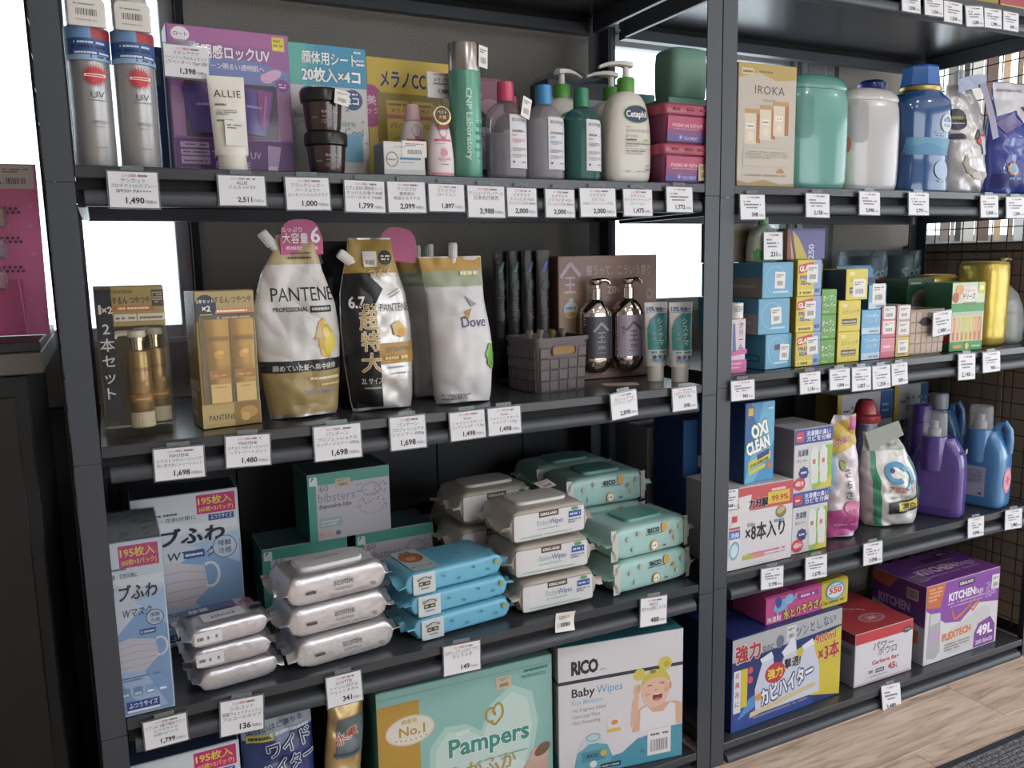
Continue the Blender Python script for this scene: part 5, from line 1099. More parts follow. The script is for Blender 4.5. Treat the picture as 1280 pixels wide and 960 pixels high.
# --- small silver wet wipes
def silcot_print():
    p = Print(); p.rect(.020, .006, .05, .028, 'd3d0d6'); p.bars(.026, .018, .036, .005, '77747c', 2); p.rect(.0, .0, .001, .001, 'd3d0d6'); return p
silver = foil('c4c1c8', .28, .65)
def silcot_top(p): return p
s0 = wipes('wet_wipes', 'small silver wet wipe pack, bottom of its stack of three', (.190, .083), z3, .165, .105, .042, 6, silver, 1, 'small silver wet wipes', fin=.012)
p = Print(); p.rect(.018, .010, .048, .024, 'd0cdd4'); p.bars(.023, .018, .036, .006, '6f6c76', 2)
s1_ = wipes('wet_wipes', 'small silver wet wipe pack in the middle of the small stack', (.181, .085), z3 + .0433, .165, .105, .042, 5, silver, 2, 'small silver wet wipes', P=p, fin=.012)
def top_label(t, w, d, h, fn): 
    p = Print(); fn(p); p.put('top_print', t, lambda a, b, o: (a - w/2, b - d/2, h + .0012 + o), off=.0012)
def silcot_art(p):
    p.rr(.040, .012, .075, .040, .004, 'd8d6dc'); p.text('silcot', .078, .026, .016, '4a5a94', .02, w=.045); p.rect(.012, .060, .10, .030, '4a5580'); p.text('99.99%', .12, .062, .018, 'b0306a', .03, w=.05); p.ell(.138, .030, .012, .010, '2b2b34'); p.text('除菌', .045, .066, .018, 'dfe0ea', .012)
top_label(s1_, .165, .105, .042, silcot_art)
s2_ = wipes('wet_wipes', 'small silver wet wipe pack with a pink corner, top of the small stack', (.177, .083), z3 + .0866, .165, .105, .042, 8, silver, 3, 'small silver wet wipes', P=p, fin=.012); top_label(s2_, .165, .105, .042, silcot_art)
# --- large silver wipes
def scottie_print():
    p = Print(); p.rect(.052, .024, .020, .005, '4a484e'); p.text('scottie', .128, .030, .020, '6a686e', .0, w=.040); p.text('FLUSHABLE', .128, .020, .0065, '8a888e', .02, w=.036); p.bars(.10, .010, .085, .0028, '9a989e', 3); p.text('80', .190, .014, .010, '77757b', .02)
    return p
scm = foil('c8c5c9', .28, .55)
for i, (lab, x, y, dg) in enumerate([('large silver wet wipe pack at the bottom of the stack of three', .392, .092, 6), ('large silver wet wipe pack in the middle of the stack of three', .381, .096, 6), ('large silver wet wipe pack with a white lid on top of the stack', .380, .092, 7)]):
    pt = Print(); pt.text('scottie', .066, .034, .020, '8d8a8f', .0, w=.05)
    t = wipes('wet_wipes', lab, (x, y), z3 + i * .0632, .235, .118, .061, dg, scm, 4 + i * 1.7, 'large silver wet wipes', lid='d3d0d2', P=scottie_print(), PTop=pt if i == 2 else None, lidbox=(.56, .60)) if i == 2 else wipes('wet_wipes', lab, (x, y), z3 + i * .0632, .235, .118, .061, dg, scm, 4 + i * 1.7, 'large silver wet wipes', P=scottie_print())
# --- light blue wipes
def blue_print():
    p = Print(); p.rect(.030, .002, .050, .044, 'c3ccd0'); p.ring(.056, .026, .016, .012, .002, '6a5a50', a0=20, a1=160); p.text('水分たっぷり', .055, .031, .007, '5a4a40', .01, w=.034); p.rect(.042, .019, .026, .009, '4a3c36'); p.bars(.044, .0215, .022, .004, 'c9a86a', 2); p.bars(.046, .012, .02, .003, '77808a', 1)
    for a, b in ((.10, .030), (.135, .018), (.17, .034), (.205, .022)): p.ell(a, b, .003, .003, '3f7f9c', n=8)
    p.ell(.226, .034, .006, .006, '9a9a4a', n=10); return p
bm_ = mat('5fb0d0', .32, bump=.12, bscale=45, coat=.15)
for i, (lab, x, y, dg) in enumerate([('light blue wet wipe pack at the bottom of its stack of three', .645, .105, 5), ('light blue wet wipe pack in the middle of its stack of three', .640, .106, 5), ('light blue wet wipe pack with a brown cap picture, top of its stack', .628, .104, 6)]):
    t = wipes('wet_wipes', lab, (x, y), z3 + i * .0508, .258, .128, .049, dg, bm_, 11 + i * 2.3, 'light blue wet wipes', P=blue_print(), fin=.014)
    if i == 2:
        def art(p):
            p.rect(.036, .002, .058, .124, 'b4c4c9'); p.ell(.064, .080, .026, .030, 'a86a42'); p.ell(.062, .074, .012, .012, 'd09a6a'); p.text('おしりふき', .064, .020, .012, '4a3c36', .012, w=.046); p.text('水分', .064, .108, .013, '3a2f2c', .012)
            for a, b in ((.12, .09), (.16, .05), (.20, .10), (.13, .03), (.22, .04), (.18, .085)): p.ell(a, b, .003, .003, '3f7f9c', n=8)
        top_label(t, .258, .128, .049, art)
# --- beige wipes with lids
kp = foil('b3aba2', .40, .10)
def beige_print():
    p = Print(); p.rr(.024, .008, .180, .060, .006, '8f877e'); p.rr(.0255, .0095, .177, .057, .005, 'd2d0d4')
    p.rect(.086, .054, .050, .0135, '54403a'); p.text('KIRKLAND', .111, .058, .008, 'd5cfca', .05, w=.042); p.text('Baby', .096, .036, .018, '8fc0b4', .0, w=.030); p.text('Wipes', .130, .036, .018, '4f6aa6', .0, w=.036); p.bars(.082, .027, .06, .003, '9ac2b8', 2)
    p.rect(.162, .043, .032, .014, '2f52a4'); p.bars(.165, .048, .026, .004, 'cdd6ea', 3); p.ell(.178, .062, .009, .004, '5a9a5a'); p.lines(.160, .036, .034, .0028, 2, '6a74a0', 1); p.bars(.040, .014, .13, .003, '9ac2b8', 5)
    return p
lidart = Print(); lidart.bars(.02, .03, .06, .002, 'b5afa8', 1)
protoK = None
for i, (lab, x, y, dg) in enumerate([('beige baby wipe pack at the bottom of the front stack of three', .880, .112, 0), ('beige baby wipe pack in the middle of the front stack of three', .868, .114, -1), ('beige baby wipe pack with a white flip lid on top of the front stack', .858, .112, 2)]):
    t = wipes('wet_wipes', lab, (x, y), z3 + i * .0818, .232, .140, .0765, dg, kp, 20 + i * 1.3, 'beige baby wipes', lid='cbc6c1' if i else None, P=beige_print(), lidbox=(.56, .58))
    if i == 2: sticker(t, .062, .055, .086, .05, .03, (-70, 0, 20), 'c9c2ba')
    if i == 0: protoK = t
kk = wipes('wet_wipes', 'beige lidded baby wipe pack, bottom of the stack behind the front one', (.800, .268), z3, .225, .132, .0765, 2, kp, 31, 'beige baby wipes', lid='b9b3ae', P=beige_print(), lidbox=(.56, .58))
for k_ in (1, 2): wipes_copy(kk, ['', 'beige lidded baby wipe pack, middle of the stack behind the front one', 'beige lidded baby wipe pack, top of the stack behind the front one'][k_], (.796 + .004 * k_, .268), z3 + .0862 * k_, 3)
for k_ in (0, 1): wipes_copy(kk, 'beige lidded baby wipe pack in the rear stack by the wall, %s' % ('lower' if k_ == 0 else 'upper'), (.835, .407), z3 + .0862 * k_, -2)
# --- mint green wipes
gm = mat('9cc6c2', .34, bump=.12, bscale=40, coat=.15)
def rico_print():
    p = Print(); p.rect(.016, .002, .016, .074, 'c3c6c2'); p.rect(.230, .002, .016, .074, 'b9bdb9'); p.text('RICO', .136, .054, .016, '33393e', .04, w=.034); p.rect(.112, .050, .052, .0013, '33393e'); p.ell(.168, .062, .009, .012, 'd0a04a')
    p.ell(.138, .022, .012, .0125, 'd89a3a'); p.ell(.138, .022, .009, .0095, 'dfe0dc'); p.bars(.131, .020, .013, .004, '55707a', 1); p.bars(.165, .016, .012, .004, '33504c', 2)
    for a, b, c in ((.06, .05, 'b8b0b4'), (.20, .03, 'c2b08a'), (.075, .024, '9ac2ba'), (.215, .056, 'a9b4ac'), (.19, .046, 'c09a5a'), (.09, .060, 'c0a8ac')): p.ell(a, b, .005, .006, c, n=10)
    return p
gp = wipes('wet_wipes', 'mint green wet wipe pack, lower of the two in front', (1.132, .108), z3, .264, .135, .0785, 4, gm, 41, 'mint green wet wipes', P=rico_print())
gq = wipes('wet_wipes', 'mint green wet wipe pack, upper of the two in front', (1.128, .110), z3 + .080, .266, .135, .0785, 4, gm, 44, 'mint green wet wipes', lid='5a9c94', P=rico_print(), PTop=None, lidbox=(.42, .62))
for k_ in range(3): wipes_copy(gq if k_ == 2 else gp, 'mint green wet wipe pack in the second row, %s of its stack' % ['bottom', 'middle', 'top'][k_], (1.112, .266), z3 + .0803 * k_, 0)
for k_ in range(3): wipes_copy(gq if k_ == 2 else gp, 'mint green wet wipe pack in the last row by the wall, %s of its stack' % ['bottom', 'middle', 'top'][k_], (1.105, .410), z3 + .0803 * k_, 1)

# ================================================================== left rack, bottom shelf
z4 = .0555
carton('mask_box', 'blue and white face mask box on the bottom shelf, mostly below the frame', (-.016, .05), z4, .202, .10, .318, 0, 'b9c0cc', '9aa4b4', '3a4a6a', cat='mask box', P=mask_print(.202, .318, True))
t = thing('bleach_pouch', 'dark blue bleach refill pouch with white outlined lettering', 'refill pouch', (.266, .112, z4), 4)
Q = Pouch(.352, [(0, .066), (.1, .070), (.5, .072), (.9, .070), (1, .070)], [(0, .03), (.3, .036), (.7, .024), (.92, .006), (1, .0015)], seed=2.7, wr=.004); Q.build(t, mat('27386e', .3, bump=.1, bscale=30, coat=.3))
p = Print(); Q.zone(p, .80, .99, '8b94a4', nv=5); p.text('ガンコ汚れ', .0, .318, .028, '232a44', .012, w=.120, rot=4); p.text('面白いほど落ちる', -.006, .296, .0135, '2c3350', .012, w=.11, rot=4); p.rect(-.062, .276, .05, .014, 'b5b03a'); p.bars(-.058, .280, .042, .006, '3a4030', 2)
p.text('ワイド', .020, .246, .036, '27386e', .02, w=.088, rot=8, out='d0d3dc', ow=.05); p.text('ハイター', .016, .206, .036, '27386e', .02, w=.105, rot=8, out='d0d3dc', ow=.05); p.bars(-.02, .284, .08, .006, 'c6cad4', 4); p.put('front_print', t, Q.on(), maxlen=.0065, step=.00022)
t = thing('detergent_pouch', 'gold and red detergent pouch leaning beside the dark blue bleach pouch', 'refill pouch', (.378, .105, z4), 12); t.rotation_euler.y = math.radians(6)
Q = Pouch(.335, [(0, .036), (.1, .040), (.6, .042), (.9, .040), (1, .040)], [(0, .022), (.3, .028), (.7, .018), (.92, .006), (1, .0015)], seed=6.2, wr=.005); o = Q.build(t, foil('b79a62', .3, .5)); t.location.z = z4 + .010
p = Print(); Q.zone(p, .55, .80, '5a6a70', u0=-.6, u1=.985, nv=4); p.text('水素', .0, .222, .026, 'b0382c', .02, rot=20, out='d8cfc0', ow=.04); p.bars(-.03, .19, .06, .006, '3a4a5a', 3); p.put('front_print', t, Q.on(), maxlen=.0065, step=.00022)
# --- nappy carton
w, d, h = .412, .21, .312
p = Print(); p.rect(.001, .001, w - .002, h - .002, '84b8b2'); p.rect(.001, .001, .092, h - .06, 'b8902e'); p.poly([(.001, h - .061), (.093, h - .061), (.093, h - .004), (.06, h - .002), (.001, h - .002)], '84b8b2'); p.rect(.001, .18, .092, .10, 'b8902e')
p.poly([(.105, .02), (.115, .16), (.15, .20), (.20, .195), (.235, .17), (.255, .225), (.31, .262), (.36, .235), (.375, .16), (.36, .08), (.33, .02)], 'a6ccc6'); p.poly([(.12, .02), (.128, .15), (.155, .185), (.20, .18), (.238, .155), (.262, .21), (.31, .245), (.348, .222), (.36, .155), (.345, .08), (.32, .02)], 'bcd6d0')
p.poly([(.150, .005), (.16, .075), (.30, .10), (.345, .06), (.34, .005)], 'ccdcd8')
p.ell(.072, .214, .055, .034, 'd0c6b0'); p.ell(.072, .214, .051, .030, 'dcd6c8'); p.text('No.1', .076, .203, .030, 'b8902e', .02, w=.058); p.text('病産院', .070, .231, .012, 'b8902e', .012)
for a in range(7): p.ell(.040 + .011 * a, .192 + .0015 * (a - 3) ** 2 * .3, .002, .002, 'b8902e', n=6)
p.text('NEW', .192, .172, .014, 'dfe4e0', .03, rot=6); p.text('Pampers', .254, .126, .058, '2f8f86', .03, w=.195, out='e2e8e4', ow=.03)
p.ring(.258, .202, .014, .019, .0055, 'b0913a', a0=40, a1=300); p.ring(.276, .206, .014, .022, .0055, 'b0913a', a0=-60, a1=180); p.line([(.256, .186), (.268, .176), (.284, .192)], .0055, 'b0913a'); p.ell(.266, .206, .004, .009, 'b0913a', rot=20)
p.text('ふかふか', .235, .066, .046, 'b3a35e', .014, w=.165, out='dfe4dc', ow=.03); p.rr(.215, .004, .07, .038, .01, 'b8902e'); p.text('90', .25, .010, .026, 'e8e2d0', .04); p.bars(.226, .096, .12, .003, '6fa098', 3)
p.text('た', .065, .070, .060, '3f9a8c', .03, out='dfe4dc', ow=.05)
p.ell(.366, .045, .036, .028, 'c4a090', rot=30); p.ell(.376, .076, .024, .020, 'c9a898'); p.ell(.384, .086, .022, .013, '7a5a48', rot=30); p.poly([(.318, .004), (.335, .045), (.372, .04), (.398, .004)], 'c9a898'); p.ell(.338, .030, .012, .008, 'd2b4a4', rot=60)
p.rect(.002, h - .016, w - .004, .0008, '4a8f86'); p.bars(.34, .284, .06, .006, '3f857c', 2); p.text('PATROCCO', .365, .270, .011, '3f857c', .02)
PL = Print(); PL.rect(.002, .002, d - .004, h - .004, '4f968c')
t = carton('nappy_carton', 'large teal and gold nappy carton with a white heart shape', (.466, .092), z4, w, d, h, -2.4, '84b8b2', '5a948c', '7fb0aa', P=p, PL=PL, cat='carton')
sticker(t, .085, -.1060, .272, .036, .030, (0, 0, 0), 'c9b698')
# --- white baby wipes carton
w, d, h = .320, .13, .328
p = Print(); p.rect(.001, .001, w - .002, h - .002, 'd3d1d9')
p.rect(.0, .236, w, .0085, '2a3a44'); p.text('RICO', .066, .258, .044, '2a2b30', .05, w=.068, sp=.9); p.bars(.104, .260, .016, .002, '8a8890', 1)
p.text('Baby', .062, .202, .029, '2f3238', .02, w=.058); p.text('Wipes', .128, .202, .029, '4f9ac4', .0, w=.066); p.text('Rich Moisture', .072, .182, .0175, '9ac0d8', .02, w=.078)
for i, s_ in enumerate(('• No Fragrance Added', '• Extra Large Wipes', '• Rich Moisturizing')): p.text(s_, .032, .164 - i * .0155, .0125, '77757d', 0, al='l', w=(.086, .072, .072)[i])
p.poly([(.001, .001), (w - .001, .001), (w - .001, .084), (.20, .068), (.16, .040), (.001, .020)], '3f94ae'); p.rect(.228, .080, .09, .004, '3f94ae')
# baby picture (printed photograph)
sk = 'd8ae96'
p.poly([(.186, .086), (.190, .125), (.206, .145), (.222, .150), (.300, .148), (.318, .140), (.318, .086)], 'd5a890'); p.poly([(.205, .084), (.208, .140), (.225, .146), (.24, .128), (.268, .126), (.285, .146), (.300, .140), (.302, .084)], 'd9d7de')
p.poly([(.182, .10), (.186, .160), (.196, .188), (.204, .186), (.202, .150), (.200, .110)], sk); p.ell(.198, .190, .009, .014, sk); p.ell(.246, .185, .037, .044, 'dcb29c'); p.ell(.246, .170, .033, .030, 'dfb6a0'); p.ell(.203, .196, .005, .010, 'cf9f88'); p.ell(.286, .190, .004, .010, 'cf9f88')
p.poly([(.208, .196), (.214, .222), (.240, .238), (.270, .234), (.284, .212), (.286, .198), (.27, .214), (.24, .216), (.22, .208)], 'c9b940'); p.ell(.204, .230, .016, .014, 'd0c04a', rot=30); p.ell(.272, .248, .018, .017, 'd0c04a'); p.ell(.276, .246, .008, .008, 'b8a63a'); p.ell(.240, .232, .008, .005, '8d7f30')
p.line([(.226, .196), (.232, .199), (.238, .196)], .0022, '6a4438'); p.line([(.258, .198), (.264, .201), (.270, .197)], .0022, '6a4438'); p.ell(.248, .184, .005, .004, 'd2a08a'); p.ell(.252, .166, .013, .010, '7d2f34', rot=8); p.ell(.252, .160, .009, .004, 'c86a70'); p.ell(.252, .1735, .009, .002, 'e6dfdc')
p.ell(.226, .176, .007, .006, 'dfa090'); p.ell(.276, .180, .007, .006, 'dfa090')
# pack picture, badge and barcode
p.poly([(.036, .012), (.046, .060), (.080, .082), (.122, .070), (.134, .040), (.128, .008)], '5aa3b8'); p.poly([(.046, .060), (.060, .092), (.104, .096), (.118, .072), (.080, .082)], 'c9ced6'); p.rr(.066, .078, .040, .022, .004, 'b4ccd8'); p.ring(.086, .094, .018, .010, .002, '4f9ac4'); p.rect(.056, .034, .060, .026, '3f8ca4'); p.text('RICO', .084, .044, .012, '2a3a44', .04); p.ell(.112, .050, .008, .008, 'd0a83a'); p.ell(.086, .026, .009, .009, 'd5dade')
p.rect(.122, .098, .034, .036, 'd8d5da'); p.rect(.122, .098, .034, .009, 'd8b43a'); p.ell(.140, .122, .009, .006, 'd88a3a'); p.rect(.104, .010, .052, .012, '1f3a48'); p.text('FIRST 5 YEARS', .130, .013, .006, 'd5dade', .03, w=.044); p.star(.212, .034, .003, .009, 8, '2f7c98')
p.rect(.226, .018, .062, .066, 'dcdae0'); p.barcode(.230, .022, .054, .040, 'dcdae0'); p.bars(.232, .068, .05, .005, '55535a', 3)
PL = Print(); PL.rect(.0, .236, d, .0085, '2a3a44'); PL.rect(.002, .002, d - .004, .06, '3f94ae')
PT = Print(); PT.rect(.002, .002, w - .004, d - .004, '2f7c8c'); PT.rect(.0, .0, .0015, d, '2a3036')
carton('wipes_carton', 'white and teal baby wipes carton with a smiling baby printed on it', (.886, .062), z4, w, d, h, -9.2, 'd3d1d9', 'b9b6be', '2f7c8c', P=p, PL=PL, PT=PT, cat='carton', bev=.001)
# ================================================================== right rack, uppermost shelf (only its front edge shows)
zr0 = 1.9055
p = Print(); p.rect(.002, .002, .20, .05, '9c8420'); p.bars(.01, .03, .16, .012, 'd8cfa0', 1)
carton('carton', 'yellow carton on the uppermost shelf, its lower edge just in frame', (2.04, .03), zr0, .21, .12, .16, 0, 'a08a28', P=p, seam=False)
p = Print(); p.rect(.002, .03, .12, .1, 'b23a4a'); p.rect(.002, .002, .12, .012, 'c9b84a')
carton('carton', 'red and yellow carton on the uppermost shelf at the right end', (2.256, .03), zr0, .125, .12, .16, 0, 'b23a4a', P=p, seam=False)
# ================================================================== right rack, softener shelf
zr1 = 1.4185
w, d, h = .172, .06, .275
p = Print(); p.rect(.001, .001, w - .002, h - .002, 'b9aea0'); p.poly([(.001, h - .001), (w - .001, h - .001), (w - .001, h - .03), (.11, h - .036), (.06, h - .02), (.001, h - .034)], 'b09444'); p.rect(.010, h - .026, .034, .014, 'c9b98a'); p.bars(.013, h - .022, .028, .005, '6a5a30', 1); p.bars(.06, h - .02, .04, .004, '7d6528', 2)
p.text('IROKA', .092, .208, .027, '4a4240', .0, w=.088, sp=1.1); p.text('Naked Lily', .092, .192, .009, '77706a', 0, w=.04); p.bars(.06, .222, .06, .002, '8d857c', 3)
for i, x0 in enumerate((.020, .064, .104)):
    yy = .096 + .010 * i; p.rr(x0, yy, .044, .078, .004, 'cfc4b0'); p.rect(x0 + .034, yy + .002, .012, .074, 'a8672c'); p.rect(x0 + .006, yy + .034, .022, .012, 'e0d8c8'); p.bars(x0 + .008, yy + .038, .018, .003, '6a5a4a', i); p.rect(x0, yy + .068, .046, .010, 'b58a4a'); p.ell(x0 + .018, yy + .018, .008, .010, 'dccfb4')
p.rr(.016, .046, .14, .042, .006, 'aaa094'); p.rr(.0172, .0472, .1376, .0396, .005, 'bbb1a4'); p.lines(.022, .078, .128, .002, 5, '8a8178', 4); p.poly([(.114, .032), (.124, .042), (.134, .042), (.142, .032)], 'b4742c'); p.bars(.02, .024, .13, .004, '9a9086', 6)
p.poly([(.001, .001), (w - .001, .001), (w - .001, .008), (.13, .006), (.08, .016), (.03, .008), (.001, .014)], 'a5873a'); p.put
carton('softener_carton', 'cream and gold softener carton with three printed pouches, beside the rack posts', (1.352, .028), zr1, w, d, h, -1.5, 'b9aea0', '9a8f80', 'b09a54', P=p, cat='carton', seam=False)
def canister(label, x, y, deg, col, panel, lid, art=None, k=1.0):
    t = thing('detergent_canister', label, 'canister', (x, y, zr1), deg)
    pr = smooth_prof([(0, .080, .046, 3.2), (.006, .090, .054, 3.4), (.03, .0955, .058, 3.6), (.16, .096, .058, 3.8), (.215, .094, .056, 3.6), (.232, .091, .054, 3.4)]); pr = [(z_ * k, a_, b_, c_) for z_, a_, b_, c_ in pr]
    loft_bottle(t, 'canister_body', pr, mat(col, .22, coat=.4), 52)
    pl = smooth_prof([(.2325, .092, .055, 3.4), (.238, .094, .0565, 3.4), (.252, .088, .052, 3.2), (.264, .070, .042, 2.8), (.268, .045, .028, 2.5), (.2685, .01, .01, 2)]); pl = [(z_ * k, a_, b_, c_) for z_, a_, b_, c_ in pl]; loft_bottle(t, 'lid', pl, mat(lid, .25, coat=.35), 52)
    q = Print(); q.rr(-.088, .125, .052, .105, .02, panel); q.put('grip_recess_shade', t, wrap(pr), maxlen=.008, off=.001, rough=.3)  # darker patch painted in for the shade of the thumb recess
    if art: p = Print(); art(p); p.put('front_print', t, wrap(pr), maxlen=.008, off=.0012)
    return t
def art_white(p): p.poly([(.080, .05), (.090, .05), (.092, .16), (.084, .16)], 'b03a8a'); p.poly([(-.092, .02), (-.07, .02), (-.074, .10), (-.09, .12)], 'b5c4b4'); p.ell(-.088, .12, .006, .02, 'b06a5a')
canister('glossy mint green detergent canister with a rounded lid', 1.668, .122, -4, '56998f', '46857c', '50928a', k=1.06)
canister('glossy pearl white detergent canister with a rounded lid', 1.868, .130, -4, 'b5b2b4', '9a989c', 'bab7b6', art_white)
t = thing('softener_bottle', 'blue-capped bottle peeking out behind the pearl white canister', 'bottle', (2.060, .27, zr1)); pr = smooth_prof([(0, .040, .03, 3), (.005, .046, .036, 3), (.2, .046, .036, 3), (.27, .040, .032, 2.6), (.29, .03, .03, 2)]); loft_bottle(t, 'bottle_body', pr, mat('c2c4c6', .3, coat=.3)); Geo().lathe([(.040, .2905), (.042, .30), (.040, .322), (.028, .332), (.001, .334)], mat('1f3f9c', .3, coat=.3), 28).build('cap', t)
# clear blue bead bottle
t = thing('bead_bottle', 'tall clear blue scent bead bottle with a faceted blue cap', 'bottle', (2.055, .105, zr1), -3)
pr = smooth_prof([(0, .080, .048, 3), (.006, .090, .054, 3), (.05, .086, .052, 3), (.10, .081, .050, 3), (.15, .088, .052, 3), (.21, .092, .054, 3), (.245, .088, .052, 2.8), (.262, .070, .045, 2.4), (.268, .056, .044, 2.2)])
loft_bottle(t, 'bottle_body', pr, mat('154c84', .12, coat=.6), 48)
Geo().rings([superell(.056, .046, 2, .2685, 40), superell(.060, .048, 2, .272, 40), superell(.060, .048, 2, .280, 40), superell(.056, .045, 2, .283, 40)], mat('a08a4c', .3, .6)).build('gold_ring', t)
Geo().rings([[(rx * math.cos(math.pi * (2 * j + 1) / 8), ry * math.sin(math.pi * (2 * j + 1) / 8), zz) for j in range(8)] for rx, ry, zz in ((.060, .048, .2835), (.058, .046, .292), (.052, .042, .330), (.046, .037, .336))], mat('1a62b4', .15, coat=.6)).build('cap', t, smooth=20)
p = Print(); p.rect(-.08, .10, .16, .045, '3f8aa8'); p.poly([(-.08, .12), (-.02, .132), (.04, .118), (.08, .13), (.08, .10), (-.08, .10)], '2c78a4'); p.ell(.046, .185, .026, .025, 'b59a5a'); p.ell(.046, .185, .0235, .0225, 'bcd0dc'); p.text('AROMA', .046, .187, .013, '2a5a8a', .02, w=.034); p.text('FLOR', .046, .174, .011, '2a5a8a', .02); p.ell(.036, .062, .030, .025, '9ab4cc'); p.bars(.0, .158, .05, .003, '8fb4cc', 2); p.bars(.01, .150, .04, .003, '8fb4cc', 3); p.bars(.02, .03, .03, .005, '8fb4cc', 5); p.text('au', .046, .195, .012, '2a5a8a', .03)
p.put('front_print', t, wrap(pr), maxlen=.009, off=.001)
sticker(t, .078, -.040, .205, .030, .034, (0, 0, 40), 'dedad6')
# white softener pouch with a bent top and handle
t = thing('refill_pouch', 'white softener refill pouch with a folded top and dark seal', 'refill pouch', (2.236, .105, zr1), -6)
Q = Pouch(.300, [(0, .070), (.05, .074), (.4, .077), (.7, .072), (.85, .062), (.95, .050), (1, .046)], [(0, .036), (.2, .05), (.5, .042), (.8, .020), (.95, .006), (1, .0015)], [(0, 0), (.6, 0), (.85, -.008), (1, -.022)], seed=3.9, wr=.006); Q.build(t, foil('c3c0c2', .28, .3))
p = Print(); p.ell(-.046, .205, .032, .030, '3b3448'); p.bars(-.066, .205, .042, .009, '8f9a3a', 1); p.bars(-.066, .192, .042, .004, 'b9b4c4', 2); p.rr(-.078, .150, .052, .016, .006, '4a4658'); p.line([(.010, .150), (.022, .178), (.032, .156)], .006, '2a2b40'); p.ring(.052, .118, .046, .050, .016, 'c2434c', a0=60, a1=150); p.poly([(-.044, .085), (-.030, .055), (.03, .040), (.045, .052), (.02, .06), (-.02, .075), (-.03, .11)], 'a39a90'); p.ell(.020, .052, .034, .012, 'b5aca4'); p.bars(.03, .11, .022, .05, 'b8bcc0', 3)
p.put('front_print', t, Q.on(), maxlen=.0065, step=.00022)
g = Geo(); rs = []
for k_ in range(7):
    u = k_ / 6; rs.append([(-.055 + .10 * u, -.03 - .01 * math.sin(u * 3), .292 + .035 * u - .02 * u * u + q1) for q1 in (-.018, -.006, .006, .018)] )
g.rings(rs, foil('8d95ac', .3, .4), False, False, closed=False); g.build('folded_top', t, smooth=70)
g = Geo(); rs = [[(.018 + .062 * u + q1 * .9, -.042 - .004 * math.sin(u * 3), .300 - .145 * u + q1 * .35) for q1 in (-.012, 0, .012)] for u in [k / 8 for k in range(9)]]; g.rings(rs, mat('8d88a4', .35), False, False, closed=False); g.build('carry_strap', t, smooth=70)
Geo().lathe([(.013, .300), (.014, .302), (.014, .336), (.010, .341), (.001, .342)], clear('dfe2e4', .4, .08), 20, (-.022, 0)).build('spout_cap', t)
# blue and violet pouch
t = thing('refill_pouch', 'blue and violet detergent pouch with a glossy white top, at the right end', 'refill pouch', (2.418, .085, zr1), -6)
Q = Pouch(.318, [(0, .088), (.05, .092), (.4, .090), (.8, .078), (1, .070)], [(0, .036), (.2, .05), (.5, .042), (.8, .018), (.95, .005), (1, .0015)], [(0, 0), (1, -.010)], seed=9.4, wr=.007); Q.build(t, mat('3a4aa0', .25, bump=.1, bscale=30, coat=.4))
p = Print(); p.poly([(-.082, .315), (.05, .315), (.085, .14), (.075, .10), (.03, .18), (.0, .24), (-.075, .22)], 'd3d2da'); p.poly([(.02, .25), (.04, .25), (.08, .12), (.07, .11)], '5a3f86'); p.poly([(-.08, .20), (-.02, .235), (.01, .20), (-.06, .17)], '7a70a0'); p.poly([(-.085, .02), (.085, .02), (.085, .06), (-.085, .06)], '2a2f7c'); p.star(-.036, .072, .016, .021, 9, 'b84a8a'); p.ell(-.036, .072, .017, .017, 'c9b23a'); p.ell(-.036, .072, .013, .013, '8fb4d8'); p.bars(-.05, .042, .04, .006, '6f9ac8', 2); p.bars(-.07, .29, .09, .007, '9a98a4', 3)
p.put('front_print', t, Q.on(), maxlen=.0065, step=.00022)

# ================================================================== right rack, wrap shelf
zr2 = .9835
t = thing('cream_tube', 'upright white and pink cream tube with a price sticker on its cap', 'tube', (1.376, .055, zr2), -5)
Geo().rings([superell(.0255, .019, 5, .0, 28), superell(.0255, .019, 5, .128, 28)], mat('cdbfc8', .35)).build('tube_body', t, bevel=0)
Geo().lathe([(.019, .1285), (.022, .130), (.022, .166), (.001, .167)], mat('d6d3d1', .4), 28).build('screw_cap', t)
p = Print(); p.rect(-.025, .001, .050, .030, 'c9599c'); p.poly([(-.025, .04), (.025, .045), (.025, .056), (-.01, .054), (-.025, .05)], 'c9599c'); p.vtext('クリーム', .008, .108, .015, '4f4a62', .012, step=.017); p.poly([(-.014, .05), (-.006, .05), (-.010, .118), (-.014, .118)], '5a74b0'); p.bars(-.018, .020, .03, .004, 'e2b4d0', 2); p.bars(-.018, .011, .026, .003, 'e2b4d0', 3)
p.put('front_print', t, lambda a, b, o: (a, -.0193 - o, b))
p = Print(); p.lines(-.012, .157, .024, .002, 4, '8a8886', 2); p.put('cap_sticker', t, lambda a, b, o: ((.0222 + o) * math.sin(a / .022), -(.0222 + o) * math.cos(a / .022), b), maxlen=.006)
lbl = ['lowest', 'middle', 'topmost']
